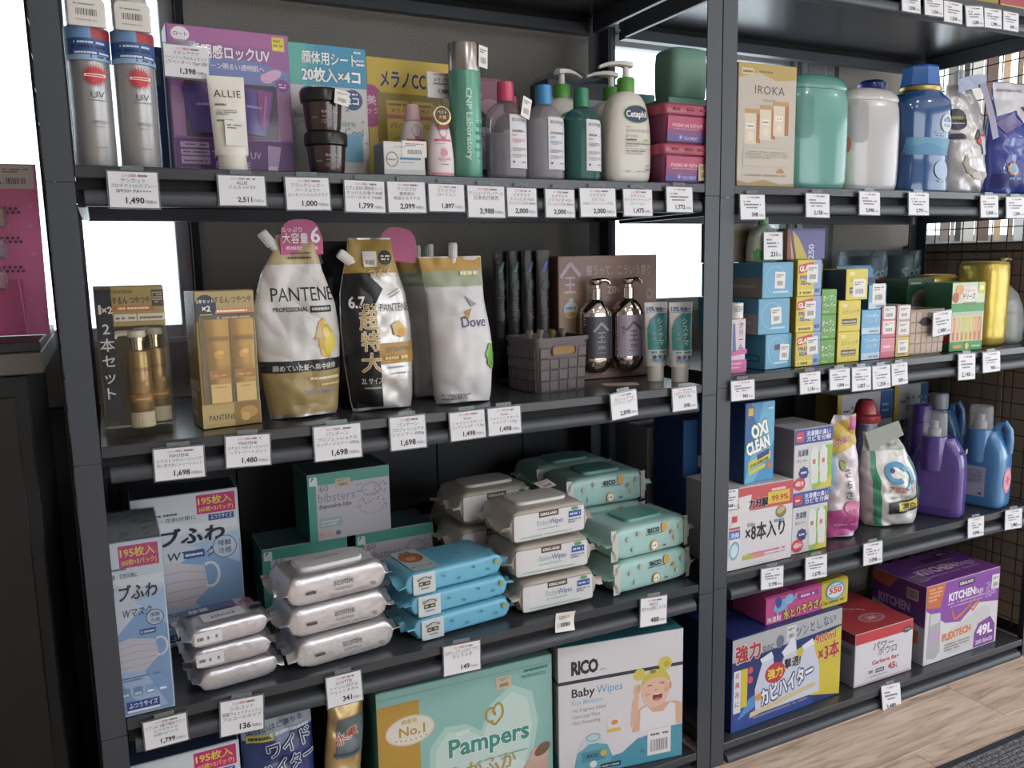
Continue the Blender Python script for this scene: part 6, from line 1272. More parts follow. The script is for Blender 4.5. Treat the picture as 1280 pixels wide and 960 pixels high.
def glove_box(i, bl, z, w, deg):
    h, d = .0855, .215; p = Print(); p.rect(.001, .001, w - .002, h - .002, '5c9cc0'); p.ring(w * .42, h * .52, w * .32, h * .38, .001, '8fc6de'); p.bars(w * .35, h * .14, w * .5, .005, 'a8d4e6', i)
    if i == 0: p.rr(w * .34, h * .54, w * .2, .014, .003, '2a2f3a')
    PL = Print(); PL.rect(.001, .001, d - .002, h - .002, '3a82a4')
    if i: PL.rect(d * .34, .001, d * .655, h * .56, '8f857e'); PL.bars(d * .4, h * .3, d * .5, .006, 'b0a69e', 2)
    else: PL.rr(d * .62, .018, d * .30, .016, .006, '1f3442'); PL.rr(d * .635, .0205, d * .27, .011, .004, '3a82a4')
    t = carton('sheet_box', 'light blue sheet box, %s of its stack of three' % lbl[i], bl, z, w, d, h, deg, '5c9cc0', '3a7896', '4f8eb0', P=p, PL=PL, cat='box', group='stacked light blue boxes', bev=.002)
    sticker(t, w * [.22, .06, .06][i], -d/2 - .0006, h * [.46, .52, .50][i], .034, .040, (0, [4, -4, 2][i], 0), 'dddad8'); return t
glove_box(0, (1.455, .030), zr2, .095, 6); glove_box(1, (1.430, .030), zr2 + .0868, .104, 2); glove_box(2, (1.442, .032), zr2 + .1736, .102, 2)
t = thing('soap_bottle', 'small clear soap bottle with a green cap wearing a price tag', 'bottle', (1.486, .082, zr2 + .2604), 0)
pr = smooth_prof([(0, .036, .022, 3), (.004, .042, .026, 3), (.03, .041, .026, 3), (.07, .035, .024, 2.6), (.085, .020, .018, 2), (.09, .013, .013, 2)]); loft_bottle(t, 'bottle_body', pr, mat('b9c6b6', .2, coat=.4)); q_ = Print(); q_.rect(-.040, .003, .080, .030, '4f9a4a'); q_.ell(0, .034, .030, .012, 'b9c6b6'); q_.put('label', t, wrap(pr), maxlen=.008, off=.0008); Geo().lathe([(.0125, .0905), (.0135, .093), (.0125, .108), (.001, .109)], mat('4f9a5a', .35), 20).build('cap', t)
price_tag('price tag reading 231 propped against the green-capped soap bottle', 1.488, 1.283, .064, .070, 0, None, '231', y=.048, pitch=2)
p = Print(); p.rect(.002, .002, .14, .092, '7d726c'); p.ell(.04, .03, .018, .014, '7a3f34'); p.ell(.105, .026, .02, .016, '8a4a3a'); p.ell(.08, .07, .03, .01, '6a6a42')
PLp = Print(); PLp.rect(.002, .002, .2, .09, '4a4644'); PLp.ell(.15, .03, .02, .016, '7a3f34')
carton('carton', 'brown carton with dim food pictures on top of the light blue boxes', (1.366, .118), zr2 + .2604, .145, .050, .096, 0, '7d726c', '6a615c', P=p, seam=False) 
def glad_box(i, z, w, h, x):
    d = .21; p = Print(); p.rect(.001, .001, w - .002, h - .002, 'c9b420'); p.rect(w * .70, .001, w * .295, h - .002, '7f98cc'); p.poly([(w * .05, h * .86), (w * .66, h * .95), (w * .66, h * .72), (w * .05, h * .62)], 'b8303c'); p.text('GLAD', w * .34, h * .70, h * .20, 'e6dcc8', .04, w=w * .50, rot=5); p.text('PRESS', w * .36, h * .47, h * .15, '3a4a8a', .03, w=w * .50); p.text('SEAL', w * .36, h * .32, h * .15, '3a4a8a', .03, w=w * .44)
    p.rect(w * .02, h * .02, w * .66, h * .16, 'd8c640'); p.bars(w * .1, h * .06, w * .5, h * .07, '6a5a20', i); p.bars(w * .74, h * .1, w * .2, h * .1, '3f5290', i)
    PL = Print(); PL.rect(.001, .001, d - .002, h - .002, '9a8418')
    t = carton('wrap_box', 'yellow and blue cling wrap box, %s of its stack of three' % lbl[i], (x, .030), z, w, d, h, 0, 'c9b420', '9c8618', 'b8a020', P=p, PL=PL, cat='box', group='stacked cling wrap boxes', bev=.001); sticker(t, w * [.18, .06, .12][i], -d/2 - .0006, h * [.60, .62, .62][i], .036, .044, (0, [-4, 0, 0][i], 0), 'dddad8'); return t
glad_box(0, zr2, .083, .0845, 1.553); glad_box(1, zr2 + .0855, .084, .0885, 1.551); glad_box(2, zr2 + .175, .080, .0885, 1.552)
def bag_box(name, label, bl, z, w, d, h, fc, draw, side=None, st=None, deg=0):
    p = Print(); draw(p, w, h); t = carton(name, label, bl, z, w, d, h, deg, fc, side or fc, fc, P=p, cat='box', bev=.001)
    if st: sticker(t, st[0], -d/2 - .0006, st[1], st[2], st[3], (0, st[4] if len(st) > 4 else 0, 0), 'dddad8')
    return t
def d_multi(p, w, h): p.rect(.001, .001, w - .002, h - .002, '55508c'); p.poly([(.001, .001), (w * .55, .001), (w * .3, h * .7), (w * .1, h - .001), (.001, h - .001)], 'b8a428'); p.poly([(.001, .001), (w * .12, .001), (w * .06, h - .001), (.001, h - .001)], '8a3434'); p.poly([(w * .18, .001), (w * .25, .001), (w * .12, h - .001), (w * .05, h - .001)], '5a2f6a'); p.text('250', w * .70, h * .25, h * .34, 'b4b0d0', .03, rot=90); p.rect(.0, h * .93, w, h * .07, '2a3a7a')
bag_box('wrap_box', 'multicoloured bag box lying on the topmost cling wrap box', (1.545, .06), zr2 + .2643, .128, .16, .076, '55508c', d_multi, '8a6a2a')
def d_oven(p, w, h): p.rect(.001, .001, w - .002, h - .002, '5a9a34'); p.text('オーブン', w * .5, h * .56, h * .27, 'dfe6d4', .03, w=w * .84, out='2f5a1c', ow=.03); p.text('ペーパー', w * .5, h * .26, h * .27, 'dfe6d4', .03, w=w * .84, out='2f5a1c', ow=.03); p.bars(w * .1, h * .08, w * .4, h * .06, '9ac07a', 1)
for i in range(3): bag_box('baking_paper_box', 'green baking paper box, %s of its stack of three' % lbl[i], (1.6385, .032), zr2 + i * .0632, .052, .20, .0622, '5f9c3a', d_oven, '3f6a26')
bag_box('baking_paper_box', 'darker green baking paper box lying behind the stack of three', (1.660, .10), zr2 + .1896, .052, .14, .064, '3f7a2a', d_oven, '2f5a1c')
def d_yel(p, w, h): p.rect(.001, .001, w - .002, h - .002, 'cdbb22'); p.text('250', w * .26, h * .80, h * .15, 'e6dfae', .03); p.text('ストレッチ', w * .55, h * .58, h * .16, '8a7a30', .02, w=w * .78); p.rect(w * .16, h * .24, w * .68, h * .17, '4a3a34'); p.text('KIRKLAND', w * .5, h * .29, h * .08, 'd0c8c0', .04, w=w * .60); p.rect(w * .16, h * .19, w * .68, h * .03, '8a7a30')
for i in range(2): bag_box('bag_box', 'yellow food bag box, %s of the two under a third' % ['lower', 'upper'][i], (1.6965, .030), zr2 + i * .0795, .079, .19, .0785, 'cdbb22', d_yel, '8a7c18')
bag_box('bag_box', 'yellow food bag box with a price sticker and navy side, on top', (1.724, .034), zr2 + .159, .078, .18, .0785, 'cdbb22', d_yel, '2f2f6a', st=(.008, .030, .046, .046))
def d_blue(p, w, h): p.rect(.001, .001, w - .002, h - .002, '5aa4d0'); p.text('フリーザー', w * .52, h * .68, h * .2, 'dfe8ee', .03, w=w * .7, out='3a7ca8', ow=.03); p.text('バッグ', w * .52, h * .46, h * .2, 'dfe8ee', .03, w=w * .6, out='3a7ca8', ow=.03); p.rect(.001, .001, w - .002, h * .26, 'b4c4d4'); p.bars(w * .4, h * .08, w * .5, h * .08, '6a7a94', 2)
bag_box('freezer_bag_box', 'small light blue bag box, lowest of three', (1.785, .032), zr2, .070, .16, .066, '5aa4d0', d_blue, '2a5a7c'); bag_box('freezer_bag_box', 'small light blue bag box, middle of three', (1.783, .032), zr2 + .067, .070, .16, .0635, '5aa4d0', d_blue, '2a5a7c'); bag_box('freezer_bag_box', 'small light blue bag box with a big price sticker, topmost of three', (1.814, .040), zr2 + .1315, .066, .16, .064, '4a86b4', d_blue, '2a5a7c', st=(.004, .040, .048, .052))
for i, (z_, h_) in enumerate(((0, .054), (.055, .048), (.104, .030))): bag_box('small_carton', 'small pink carton, %s of its little stack' % lbl[i], (1.8575, .032), zr2 + z_, .054, .12, h_, 'c4687e', (lambda p, w, h: (p.rect(.001, .001, w - .002, h - .002, 'cf7a8c'), p.rect(.001, .001, w - .002, h * .3, 'c05a70'), p.bars(w * .2, h * .5, w * .5, h * .12, 'e6c0c8', 1))), '9a4458', st=None if i == 0 else (.0, h_ * .55, .042, .034))
for i, (z_, h_, c) in enumerate(((0, .053, 'c9b048'), (.054, .043, 'c8a89a'), (.098, .040, 'bfb4ae'))): bag_box('small_carton', 'small %s carton with a price sticker, %s of its little stack' % (['yellow', 'beige', 'white'][i], lbl[i]), (1.9165, .032), zr2 + z_, .052, .12, h_, c, (lambda p, w, h: p.bars(w * .1, h * .1, w * .6, h * .1, '8a7a50', 1)), None, st=(.0, h_ * .52, .040, .034))
t = thing('bag_pouch', 'navy and blue food bag pouch leaning behind the small blue boxes', 'pouch', (1.962, .190, zr2), -4); Q = Pouch(.245, [(0, .105), (.5, .10), (.8, .075), (1, .062)], [(0, .028), (.4, .024), (.9, .006), (1, .0015)], [(0, .02), (1, -.035)], seed=7.7, wr=.003); Q.build(t, mat('27335f', .35, coat=.2))
p = Print(); Q.zone(p, .86, .99, '2f7fb4', nv=4); p.text('FREEZER', .0, .178, .022, '8fa4d0', .03, w=.085, sh=.2); p.ell(.03, .130, .010, .014, 'a8b4cc'); p.poly([(.05, .13), (.085, .12), (.10, .10), (.06, .105)], '8a8a8c'); Q.zone(p, .02, .34, '2f6a9c', nv=4); p.put('front_print', t, Q.on(), maxlen=.0065, step=.00022)
# little beige woven basket with its own tag
t = thing('woven_basket', 'small beige woven basket with a price card on its front', 'basket', (2.045, .090, zr2), -3); bm2 = mat('b5a292', .5); rs = []
for zz, k in ((0, .93), (.003, .94), (.120, 1), (.1235, 1), (.1235, .96), (.01, .90)): rs.append([(a * k, b * k, zz) for a, b, _ in superell(.0725, .055, 9, 0, 40)])
Geo().rings(rs, mat('9a8a7c', .6)).build('basket_wall', t); cm = None
for r_ in range(4):
    for c_ in range(6):
        if cm is None: G = Geo(); G.rings([[(-.0108, 0, -.0138), (.0108, 0, -.0138), (.0108, 0, .0138), (-.0108, 0, .0138)], [(-.009, -.002, -.012), (.009, -.002, -.012), (.009, -.002, .012), (-.009, -.002, .012)]], bm2, False, True); o = G.build('woven_strip', t, smooth=0); cm = o.data
        else: o = bpy.data.objects.new('woven_strip', cm); COL.objects.link(o); o.parent = t
        zz = .016 + r_ * .029; k = .935 + .065 * zz / .12; o.location = ((-2.5 + c_) * .0226 * k, -.0552 * k, zz); o.rotation_euler.x = math.radians(2)
g = Geo(); g.poly([(a, 0, b) for a, b, _ in superell(.022, .012, 2, 0, 24)], mat('3a2c3a', .6)); sl = g.build('handle_slot', t, smooth=0); sl.location = (-.010, -.0580, .090)
price_tag('white price card hung on the small beige basket', 2.078, 1.068, .080, .070, 4, None, '1,980', y=.018, pitch=-2, clip=False)
# stick cartons
w, d, h = .128, .09, .192
def stick_art(p, w, h):
    p.rect(.001, .001, w - .002, h - .002, 'c6cfae'); p.rect(.001, .001, w - .002, .026, '2f8a44'); p.rect(.001, .102, w - .002, .032, '3f9450'); p.rect(.001, .098, w - .002, .012, 'a8b8a0')
    for i in range(7): c = ['cf8a6a', 'd0a67a', 'c8b04a', 'c9bc50', 'd2b44a', 'cf9a5a', 'cf7a62'][i]; p.rect(.006 + i * .017, .028, .013, .068, c); p.rect(.009 + i * .017, .032, .005, .02, 'b8543c'); p.rect(.008 + i * .017, .055, .002, .03, 'ded3b0')
    p.ell(w * .50, .160, .036, .024, 'd8d2cc'); p.text('フルーツ', w * .52, .164, .011, 'b8466a', .02, w=.036); p.text('テリーズ', w * .50, .146, .018, '4a463c', .03, w=.050); p.ell(.028, .172, .016, .015, 'cf9a5a'); p.ell(.014, .150, .012, .014, 'b04a3a'); p.ell(.062, .183, .010, .007, 'cfc6bc'); p.rect(w * .34, .128, w * .4, .008, '6a7a4a'); p.rect(w - .028, .160, .026, .030, 'c9c23a'); p.text('30', w - .015, .170, .016, 'e8ead8', .03)
    p.bars(.012, .008, .034, .010, 'd0a04a', 2); p.ell(.066, .013, .008, .009, 'c9b84a'); p.bars(.084, .010, .034, .005, 'b4d0a8', 3)
p = Print(); stick_art(p, w, h); PL = Print(); PL.rect(.001, .001, d - .002, h - .002, '1f5c30'); PL.poly([(.05, .02), (d - .002, .02), (d - .002, .12), (.06, .09)], 'a83a2a'); PL.bars(.06, .04, .02, .008, 'cf9a5a', 2)
carton('stick_carton', 'green carton of fruit sticks with an orange and yellow front', (2.130, .030), zr2, w, d, h, -4, '3f9450', '1f5c30', '2f7a40', P=p, PL=PL, cat='carton')
def dk_stick(p, w, h): p.rect(.001, .001, w - .002, h - .002, '1c4a2c'); p.ell(w * .5, h * .68, w * .34, h * .15, '8a828a'); p.text('テリーズ', w * .5, h * .63, .018, '3a3438', .02, w=w * .5); p.bars(w * .2, h * .50, w * .6, .008, '8a8a84', 1); p.bars(w * .1, h * .92, w * .4, .005, '9ab09a', 2)
bag_box('stick_carton', 'dark green stick carton behind the beige basket, right one of two', (2.112, .158), zr2, .115, .08, .202, '1c4a2c', dk_stick); bag_box('stick_carton', 'dark green stick carton behind the beige basket, left one of two', (1.955, .255), zr2, .115, .08, .206, '1c4a2c', dk_stick)
for i, (x, lab) in enumerate(((2.150, 'left pack of paper towel rolls in dark film under clear wrap'), (2.300, 'right pack of paper towel rolls in dark film under clear wrap'))):
    t = thing('paper_towel_roll', lab, 'paper roll', (x, .355, zr2)); R = .072
    Geo().lathe([(R * .97, 0), (R, .004), (R, .262), (R * .94, .270), (.02, .268)], mat('39465a', .35, coat=.3), 36).build('printed_film', t); Geo().lathe([(R * 1.02, .002), (R * 1.03, .27), (R * .98, .284), (R * .5, .288), (.001, .287)], clear('cfe2e6', .07, .1), 36, cap0=False, cap1=False).build('clear_wrap', t)
    p = Print(); p.text('Scott', .0, .205, .046, 'b4c0d4', .03, w=.095, rot=10, sh=.2); p.poly([(-.02, .172), (.02, .172), (.03, .202), (-.03, .202)], '8a3030') if i == 0 else None; p.rect(-.05, .11, .1, .05, '2a3346'); p.text('Shop', .0, .13, .03, '8fa0b8', .02); p.put('label', t, lambda a, z, o: ((R + .0006 + o) * math.sin(a / R), -(R + .0006 + o) * math.cos(a / R), z), maxlen=.012)
gold = foil('c2a83a', .30, .45)
t = thing('sponge_roll', 'tall gold film wrapped roll standing right of the stick carton', 'roll', (2.378, .108, zr2)); rs = []
for zz, k in ((0, .8), (.008, .96), (.03, 1.0), (.2, 1.02), (.235, 1.0), (.245, .92), (.2475, .5)): rs.append([(a * k + .002 * noise.noise(Vector((a * 50, zz * 30, 4))), b * k, zz) for a, b, _ in superell(.058, .058, 3.2, 0, 36)])
Geo().rings(rs, gold).build('film', t, smooth=75); g = Geo(); g.rings([[(.035 + .004 * math.cos(a), .004 * math.sin(a) - .03, .244) for a in [k * .785 for k in range(8)]], [(.048 + .016 * math.cos(a), .012 * math.sin(a) - .03, .256) for a in [k * .785 for k in range(8)]], [(.064 + .012 * math.cos(a), .010 * math.sin(a) - .03, .250) for a in [k * .785 for k in range(8)]]], clear('e6dfb8', .4, .1), False, False); g.build('twisted_end', t)
t = thing('sponge_roll', 'gold film wrapped roll lower down behind the green stick carton', 'roll', (2.330, .395, zr2)); rs = []
for zz, k in ((0, .8), (.008, .96), (.03, 1.0), (.165, 1.02), (.195, .97), (.208, .85), (.2105, .5)): rs.append([(a * k, b * k, zz) for a, b, _ in superell(.074, .05, 3.2, 0, 36)])
Geo().rings(rs, gold).build('film', t, smooth=75); t.location = (2.318, .225, zr2)
t = thing('clear_bag', 'crinkled clear plastic bag of white sponges at the right end', 'bag', (2.482, .150, zr2))
g = Geo(); rs = []
for zz, k in ((0, .9), (.01, 1), (.06, 1.0), (.11, .92), (.15, .78), (.175, .5), (.185, .25)): rs.append([(a * k + .010 * noise.noise(Vector((a * 30, zz * 30, 7))), b * k + .010 * noise.noise(Vector((b * 30, zz * 40, 5))), zz) for a, b, _ in superell(.044, .095, 4, 0, 32)])
g.rings(rs, clear('e6ecee', .35, .1)); g.build('film', t, smooth=75)
for i in range(3): Geo().box(-.030, .030, -.07, .07, .012 + i * .040, .049 + i * .040, mat('c9cdc4', .8, bump=.2, bscale=120)).build('sponge', t, bevel=.004, smooth=0)

# ================================================================== right rack, detergent shelf
zr3 = .4935
def hon(p, w, h):
    p.rect(.001, .001, w - .002, h - .002, 'cfccd2'); p.rect(.001, h * .70, w - .002, h * .295, 'c24a54'); p.poly([(.001, h * .70), (.07, h * .70), (.075, h * .90), (.001, h * .88)], 'd3d0d4'); p.text('力分解', .098, h * .735, .026, '2a2a30', .03, w=.062, out='e2dfe2', ow=.04); p.text('汚れ', .02, h * .76, .018, '2a2a30', .02); p.rect(.128, h * .74, .072, h * .15, 'd0b428'); p.text('99.9%', .168, h * .77, .020, 'b83a34', .03, w=.056); p.bars(.14, h * .90, .05, .006, 'e2c4c8', 2)
    p.text('×8本入り', .122, .070, .048, '2f2d33', .03, w=.128); p.text('550g', .075, .104, .013, '4a484e', .01); p.ell(.172, .128, .018, .016, '8a7440'); p.ell(.172, .132, .014, .008, 'b9a878', rot=20); p.rect(.150, .102, .014, .008, '6a84b0'); p.rect(.170, .102, .014, .008, '5a9ac4'); p.bars(.06, .030, .13, .005, 'cf7a98', 3); p.bars(.06, .022, .13, .003, 'c98aa4', 5); p.rect(.050, .020, .030, .012, 'a8b43a'); p.rect(.080, .020, .040, .012, 'd08a7a')
    p.poly([(.004, .028), (.006, .11), (.016, .125), (.030, .125), (.040, .11), (.042, .028)], 'd8d3d6'); p.rect(.014, .122, .016, .016, 'c23a44'); p.ell(.022, .050, .016, .024, '6fa8c4', rot=-10); p.ell(.022, .050, .011, .017, 'c4d8e0', rot=-10); p.rect(.006, .080, .034, .022, '3f6ab0'); p.text('洗剤', .023, .084, .014, 'e2e6ee', .02); p.poly([(.006, .11), (.04, .11), (.038, .104), (.006, .104)], 'c24a54')
bag_box('cleaner_carton', 'white and red carton marked as eight bottles, under the blue powder box', (1.340, .022), zr3, .212, .16, .206, 'cfccd2', hon, 'b0acb2')
price_tag('price tag reading 1,368 leaning on the white and red carton', 1.342, .679, .054, .055, -2, None, '1,368', y=.0165, pitch=0, clip=False)
w, d, h = .100, .17, .202
p = Print(); p.rect(.001, .001, w - .002, h - .002, '3a8cc0'); p.poly([(.001, .001), (.03, .001), (w - .001, .10), (w - .001, h - .001), (.06, h - .001)], '5aa8d0'); p.poly([(.001, .08), (.05, h * .5), (.02, h - .002), (.001, h - .002)], '1f5c9a'); p.rect(.006, h - .036, .024, .028, '6a5a7a'); p.rect(.010, h - .031, .016, .018, 'd0b43a')
p.text('OXI', .052, .118, .046, 'e6e8ec', .05, w=.056, rot=14, out='3f7a3a', ow=.05); p.text('CLEAN', .048, .080, .042, 'e6e8ec', .05, w=.080, rot=14, out='3f7a3a', ow=.05); p.poly([(.012, .034), (.088, .056), (.088, .076), (.012, .054)], 'c9bb2a'); p.poly([(.042, .056), (.082, .068), (.082, .082), (.042, .070)], '2f3a7a'); p.text('STAIN REMOVER', .050, .047, .010, '2a4a34', .04, w=.066, rot=15); p.poly([(.014, .020), (.07, .036), (.07, .046), (.014, .030)], 'c9bb2a'); p.ell(.085, .04, .010, .008, 'c86a3a'); p.bars(.078, h - .02, .016, .004, 'd5e0ea', 1)
PL = Print(); PL.rect(.001, .001, d - .002, h - .002, '1c3a74'); PL.poly([(.02, .03), (.06, .05), (.06, .12), (.03, .14)], 'c9bb2a'); PL.rect(.004, .012, .038, .03, 'b4b8bc')
carton('powder_box', 'bright blue laundry powder box with bold white lettering, on the white carton', (1.406, .040), zr3 + .2072, w, d, h, 3, '2f84bc', '1c3a74', '2a5fa0', P=p, PL=PL, cat='box')
def wash(p, w, h):
    p.rect(.001, .001, w - .002, h - .002, 'c6c4c8'); p.rect(.001, h * .76, w - .002, h * .235, '3a4a9a'); p.rr(.006, h * .80, .026, .026, .004, 'c2424c'); p.bars(.009, h * .86, .02, .004, 'e2d4d8', 1); p.text('洗濯槽の臭い', .082, h * .885, .015, 'dfe2ee', .02, w=.084); p.text('カビを分解', .084, h * .80, .015, 'dfe2ee', .02, w=.084)
    p.poly([(w * .5, .001), (w - .001, .001), (w - .001, h * .70), (w * .75, h * .70), (w * .45, h * .45)], '8ab43a'); p.poly([(w * .6, .001), (w - .001, .001), (w - .001, h * .2)], 'c9b83a')
    p.text('洗濯槽', .030, h * .58, .018, '4a5a7a', .02, w=.036); p.text('クリーナー', .028, h * .47, .011, '4a5a7a', .015, w=.036); 
    for x0 in (.056, .088): p.rr(x0, h * .26, .027, h * .40, .006, 'd3d4d2'); p.rect(x0 + .006, h * .64, .014, .010, 'd3d4d2'); p.rect(x0 + .008, h * .42, .010, .012, 'c26a7a'); p.rr(x0 + .002, h * .10, .027, h * .3, .006, 'cfd0ce')
    p.star(.034, h * .30, .015, .018, 8, '2f3a78'); p.bars(.024, h * .29, .02, .005, 'c9cce0', 2); p.ell(.020, h * .13, .020, .017, 'c23f4a'); p.text('4回分', .020, h * .105, .014, 'ece0e2', .03, w=.030)
for i in range(2): bag_box('drum_cleaner_carton', '%s of two stacked white, blue and green drum cleaner cartons' % ('lower', 'upper')[i], (1.562, .032), zr3 + i * .1645, (.124, .134)[i], .14, .1635, 'c6c4c8', wash, '8a888e')
t = thing('detergent_pouch', 'pink, white and yellow detergent pouch right of the drum cleaner cartons', 'refill pouch', (1.782, .090, zr3), -12)
Q = Pouch(.338, [(0, .050), (.06, .060), (.3, .064), (.6, .060), (.78, .050), (.9, .040), (1, .034)], [(0, .03), (.2, .045), (.5, .038), (.8, .016), (.95, .005), (1, .0015)], [(0, .004), (.6, 0), (.85, .004), (1, .016)], seed=5.5, wr=.006); Q.build(t, foil('c9bcc4', .3, .15))
p = Print(); Q.zone(p, .02, .27, 'b8468c', nv=6, slant=.04); Q.zone(p, .72, .97, 'c4a83a', nv=6, slant=.05); Q.zone(p, .88, .985, 'b84a86', u0=.2, u1=.985, nv=3, nu=4); p.text('花の香り', -.004, .262, .020, 'b84a86', .03, w=.07, rot=14, out='e0d49a', ow=.04); p.poly([(-.058, .12), (-.04, .22), (-.02, .24), (-.03, .15)], '8fb4d0'); p.vtext('さらさ', .008, .175, .026, '5a6a62', .02, step=.030); p.ell(-.006, .205, .009, .014, '8a9a4a'); p.ell(.02, .09, .026, .018, 'cf7aa4'); p.text('洗剤', .018, .07, .017, 'a8346c', .02, rot=10); p.bars(-.03, .04, .07, .006, 'd896bc', 3)
p.put('front_print', t, Q.on(), maxlen=.0065, step=.00022)
t = thing('detergent_pouch', 'white detergent pouch with green edges and a folded top', 'refill pouch', (1.985, .095, zr3), -18)
Q = Pouch(.272, [(0, .076), (.06, .086), (.3, .092), (.6, .086), (.8, .066), (.92, .052), (1, .046)], [(0, .034), (.2, .05), (.5, .042), (.8, .018), (.95, .005), (1, .0015)], [(0, .01), (.5, .0), (.85, -.018), (1, -.034)], seed=8.3, wr=.007); Q.build(t, foil('ccccca', .28, .15))
p = Print(); Q.zone(p, .02, .86, '2f8a68', u0=-.72, u1=-.50, nv=14, nu=3); Q.zone(p, .02, .8, 'b0a0a6', u0=-.985, u1=-.72, nv=12, nu=3); Q.zone(p, .80, .98, 'a8b0a4', u0=-.8, nv=4); Q.zone(p, .30, .72, '4f9a86', u0=.86, u1=.985, nv=8, nu=2); p.ell(-.042, .240, .014, .012, 'a8a03a'); p.rect(-.010, .228, .03, .010, '8a8884')
p.ring(.004, .158, .034, .030, .014, '3f94c0', a0=20, a1=300); p.ring(.034, .140, .024, .034, .012, '6fb4d0', a0=-100, a1=120); p.ell(-.008, .164, .008, .007, '2a3a6a'); p.text('アリエール', .020, .102, .022, 'c24444', .02, w=.080, rot=-2); p.bars(-.02, .086, .08, .006, '9aa49a', 2)
Q.zone(p, .16, .29, '2a2c34', u0=-.30, nv=4, slant=.03); p.poly([(.006, .050), (.074, .056), (.074, .080), (.006, .074)], 'c4b42a'); p.text('漂白', .04, .056, .018, '2a2c30', .03, w=.050); p.put('front_print', t, Q.on(), maxlen=.0065, step=.00022)
g = Geo(); rs = [[(-.082 + .10 * u + .012 * v, -.014 - .010 * v, .272 + .030 * u - .05 * v * (1 - .2 * u)) for v in (0, .5, 1)] for u in [k / 6 for k in range(7)]]; g.rings(rs, mat('8d9288', .35), False, False, closed=False); g.build('folded_top', t, smooth=70)
t = thing('bleach_bottle', 'frosted bottle with a red ringed cap behind the white pouch', 'bottle', (2.070, .250, zr3), -10)
pr = smooth_prof([(0, .062, .042, 2.8), (.006, .070, .048, 3), (.12, .070, .048, 3), (.19, .062, .044, 2.6), (.25, .042, .036, 2.2), (.262, .036, .034, 2)]); loft_bottle(t, 'bottle_body', pr, mat('4a4668', .3, coat=.3)); Geo().rings([superell(.0445, .038, 2.2, .235, 30), superell(.037, .0345, 2, .2625, 30)], mat('9a94a4', .4)).build('shoulder', t)
Geo().lathe([(.042, .263), (.044, .266), (.044, .284), (.034, .290), (.028, .318), (.020, .330), (.001, .332)], mat('b83a44', .3, coat=.3), 30).build('ringed_cap', t)
p = Print(); p.ring(.040, .150, .026, .034, .010, 'd0ccd4', a0=-60, a1=120); p.rect(.0, .04, .05, .06, 'c2bcc8'); p.bars(.006, .07, .036, .008, 'b83a44', 1); p.put('label', t, wrap(pr), maxlen=.01)
def toilet(p, w, h):
    p.rect(.001, .001, w - .002, h - .002, 'b4b6bc'); p.rect(.001, .001, .018, h - .002, 'c9a82a'); p.rect(w * .76, h * .70, w * .235, h * .295, '2f5f96'); p.bars(w * .80, h * .84, w * .15, .008, '8fb4d8', 2); p.bars(w * .80, h * .78, w * .12, .008, '8fb4d8', 3)
    for k_ in range(5): p.ell(.066 + k_ * .026, h * .86, .006, .006, '6a6a70', n=8)
    p.bars(.026, h * .82, .03, .006, '4a4a50', 1); p.rect(.06, h * .735, .13, .016, 'b84a50'); p.bars(.066, h * .745, .116, .006, 'e0c4c8', 2); p.text('非常用トイレ', w * .42, h * .56, .036, '2f2d33', .03, w=w * .66); p.bars(.10, h * .69, .08, .006, 'b84a50', 4); p.text('50回', w * .42, h * .40, .03, '4a484e', .02)
bag_box('toilet_kit_box', 'grey and yellow emergency toilet kit box behind the red-capped bottle', (2.090, .375), zr3, .255, .09, .322, 'b4b6bc', toilet, '8a7420'); bag_box('toilet_kit_box', 'grey and yellow emergency toilet kit box behind the purple jug', (2.352, .375), zr3, .165, .09, .332, 'b4b6bc', toilet, 'a88a22')
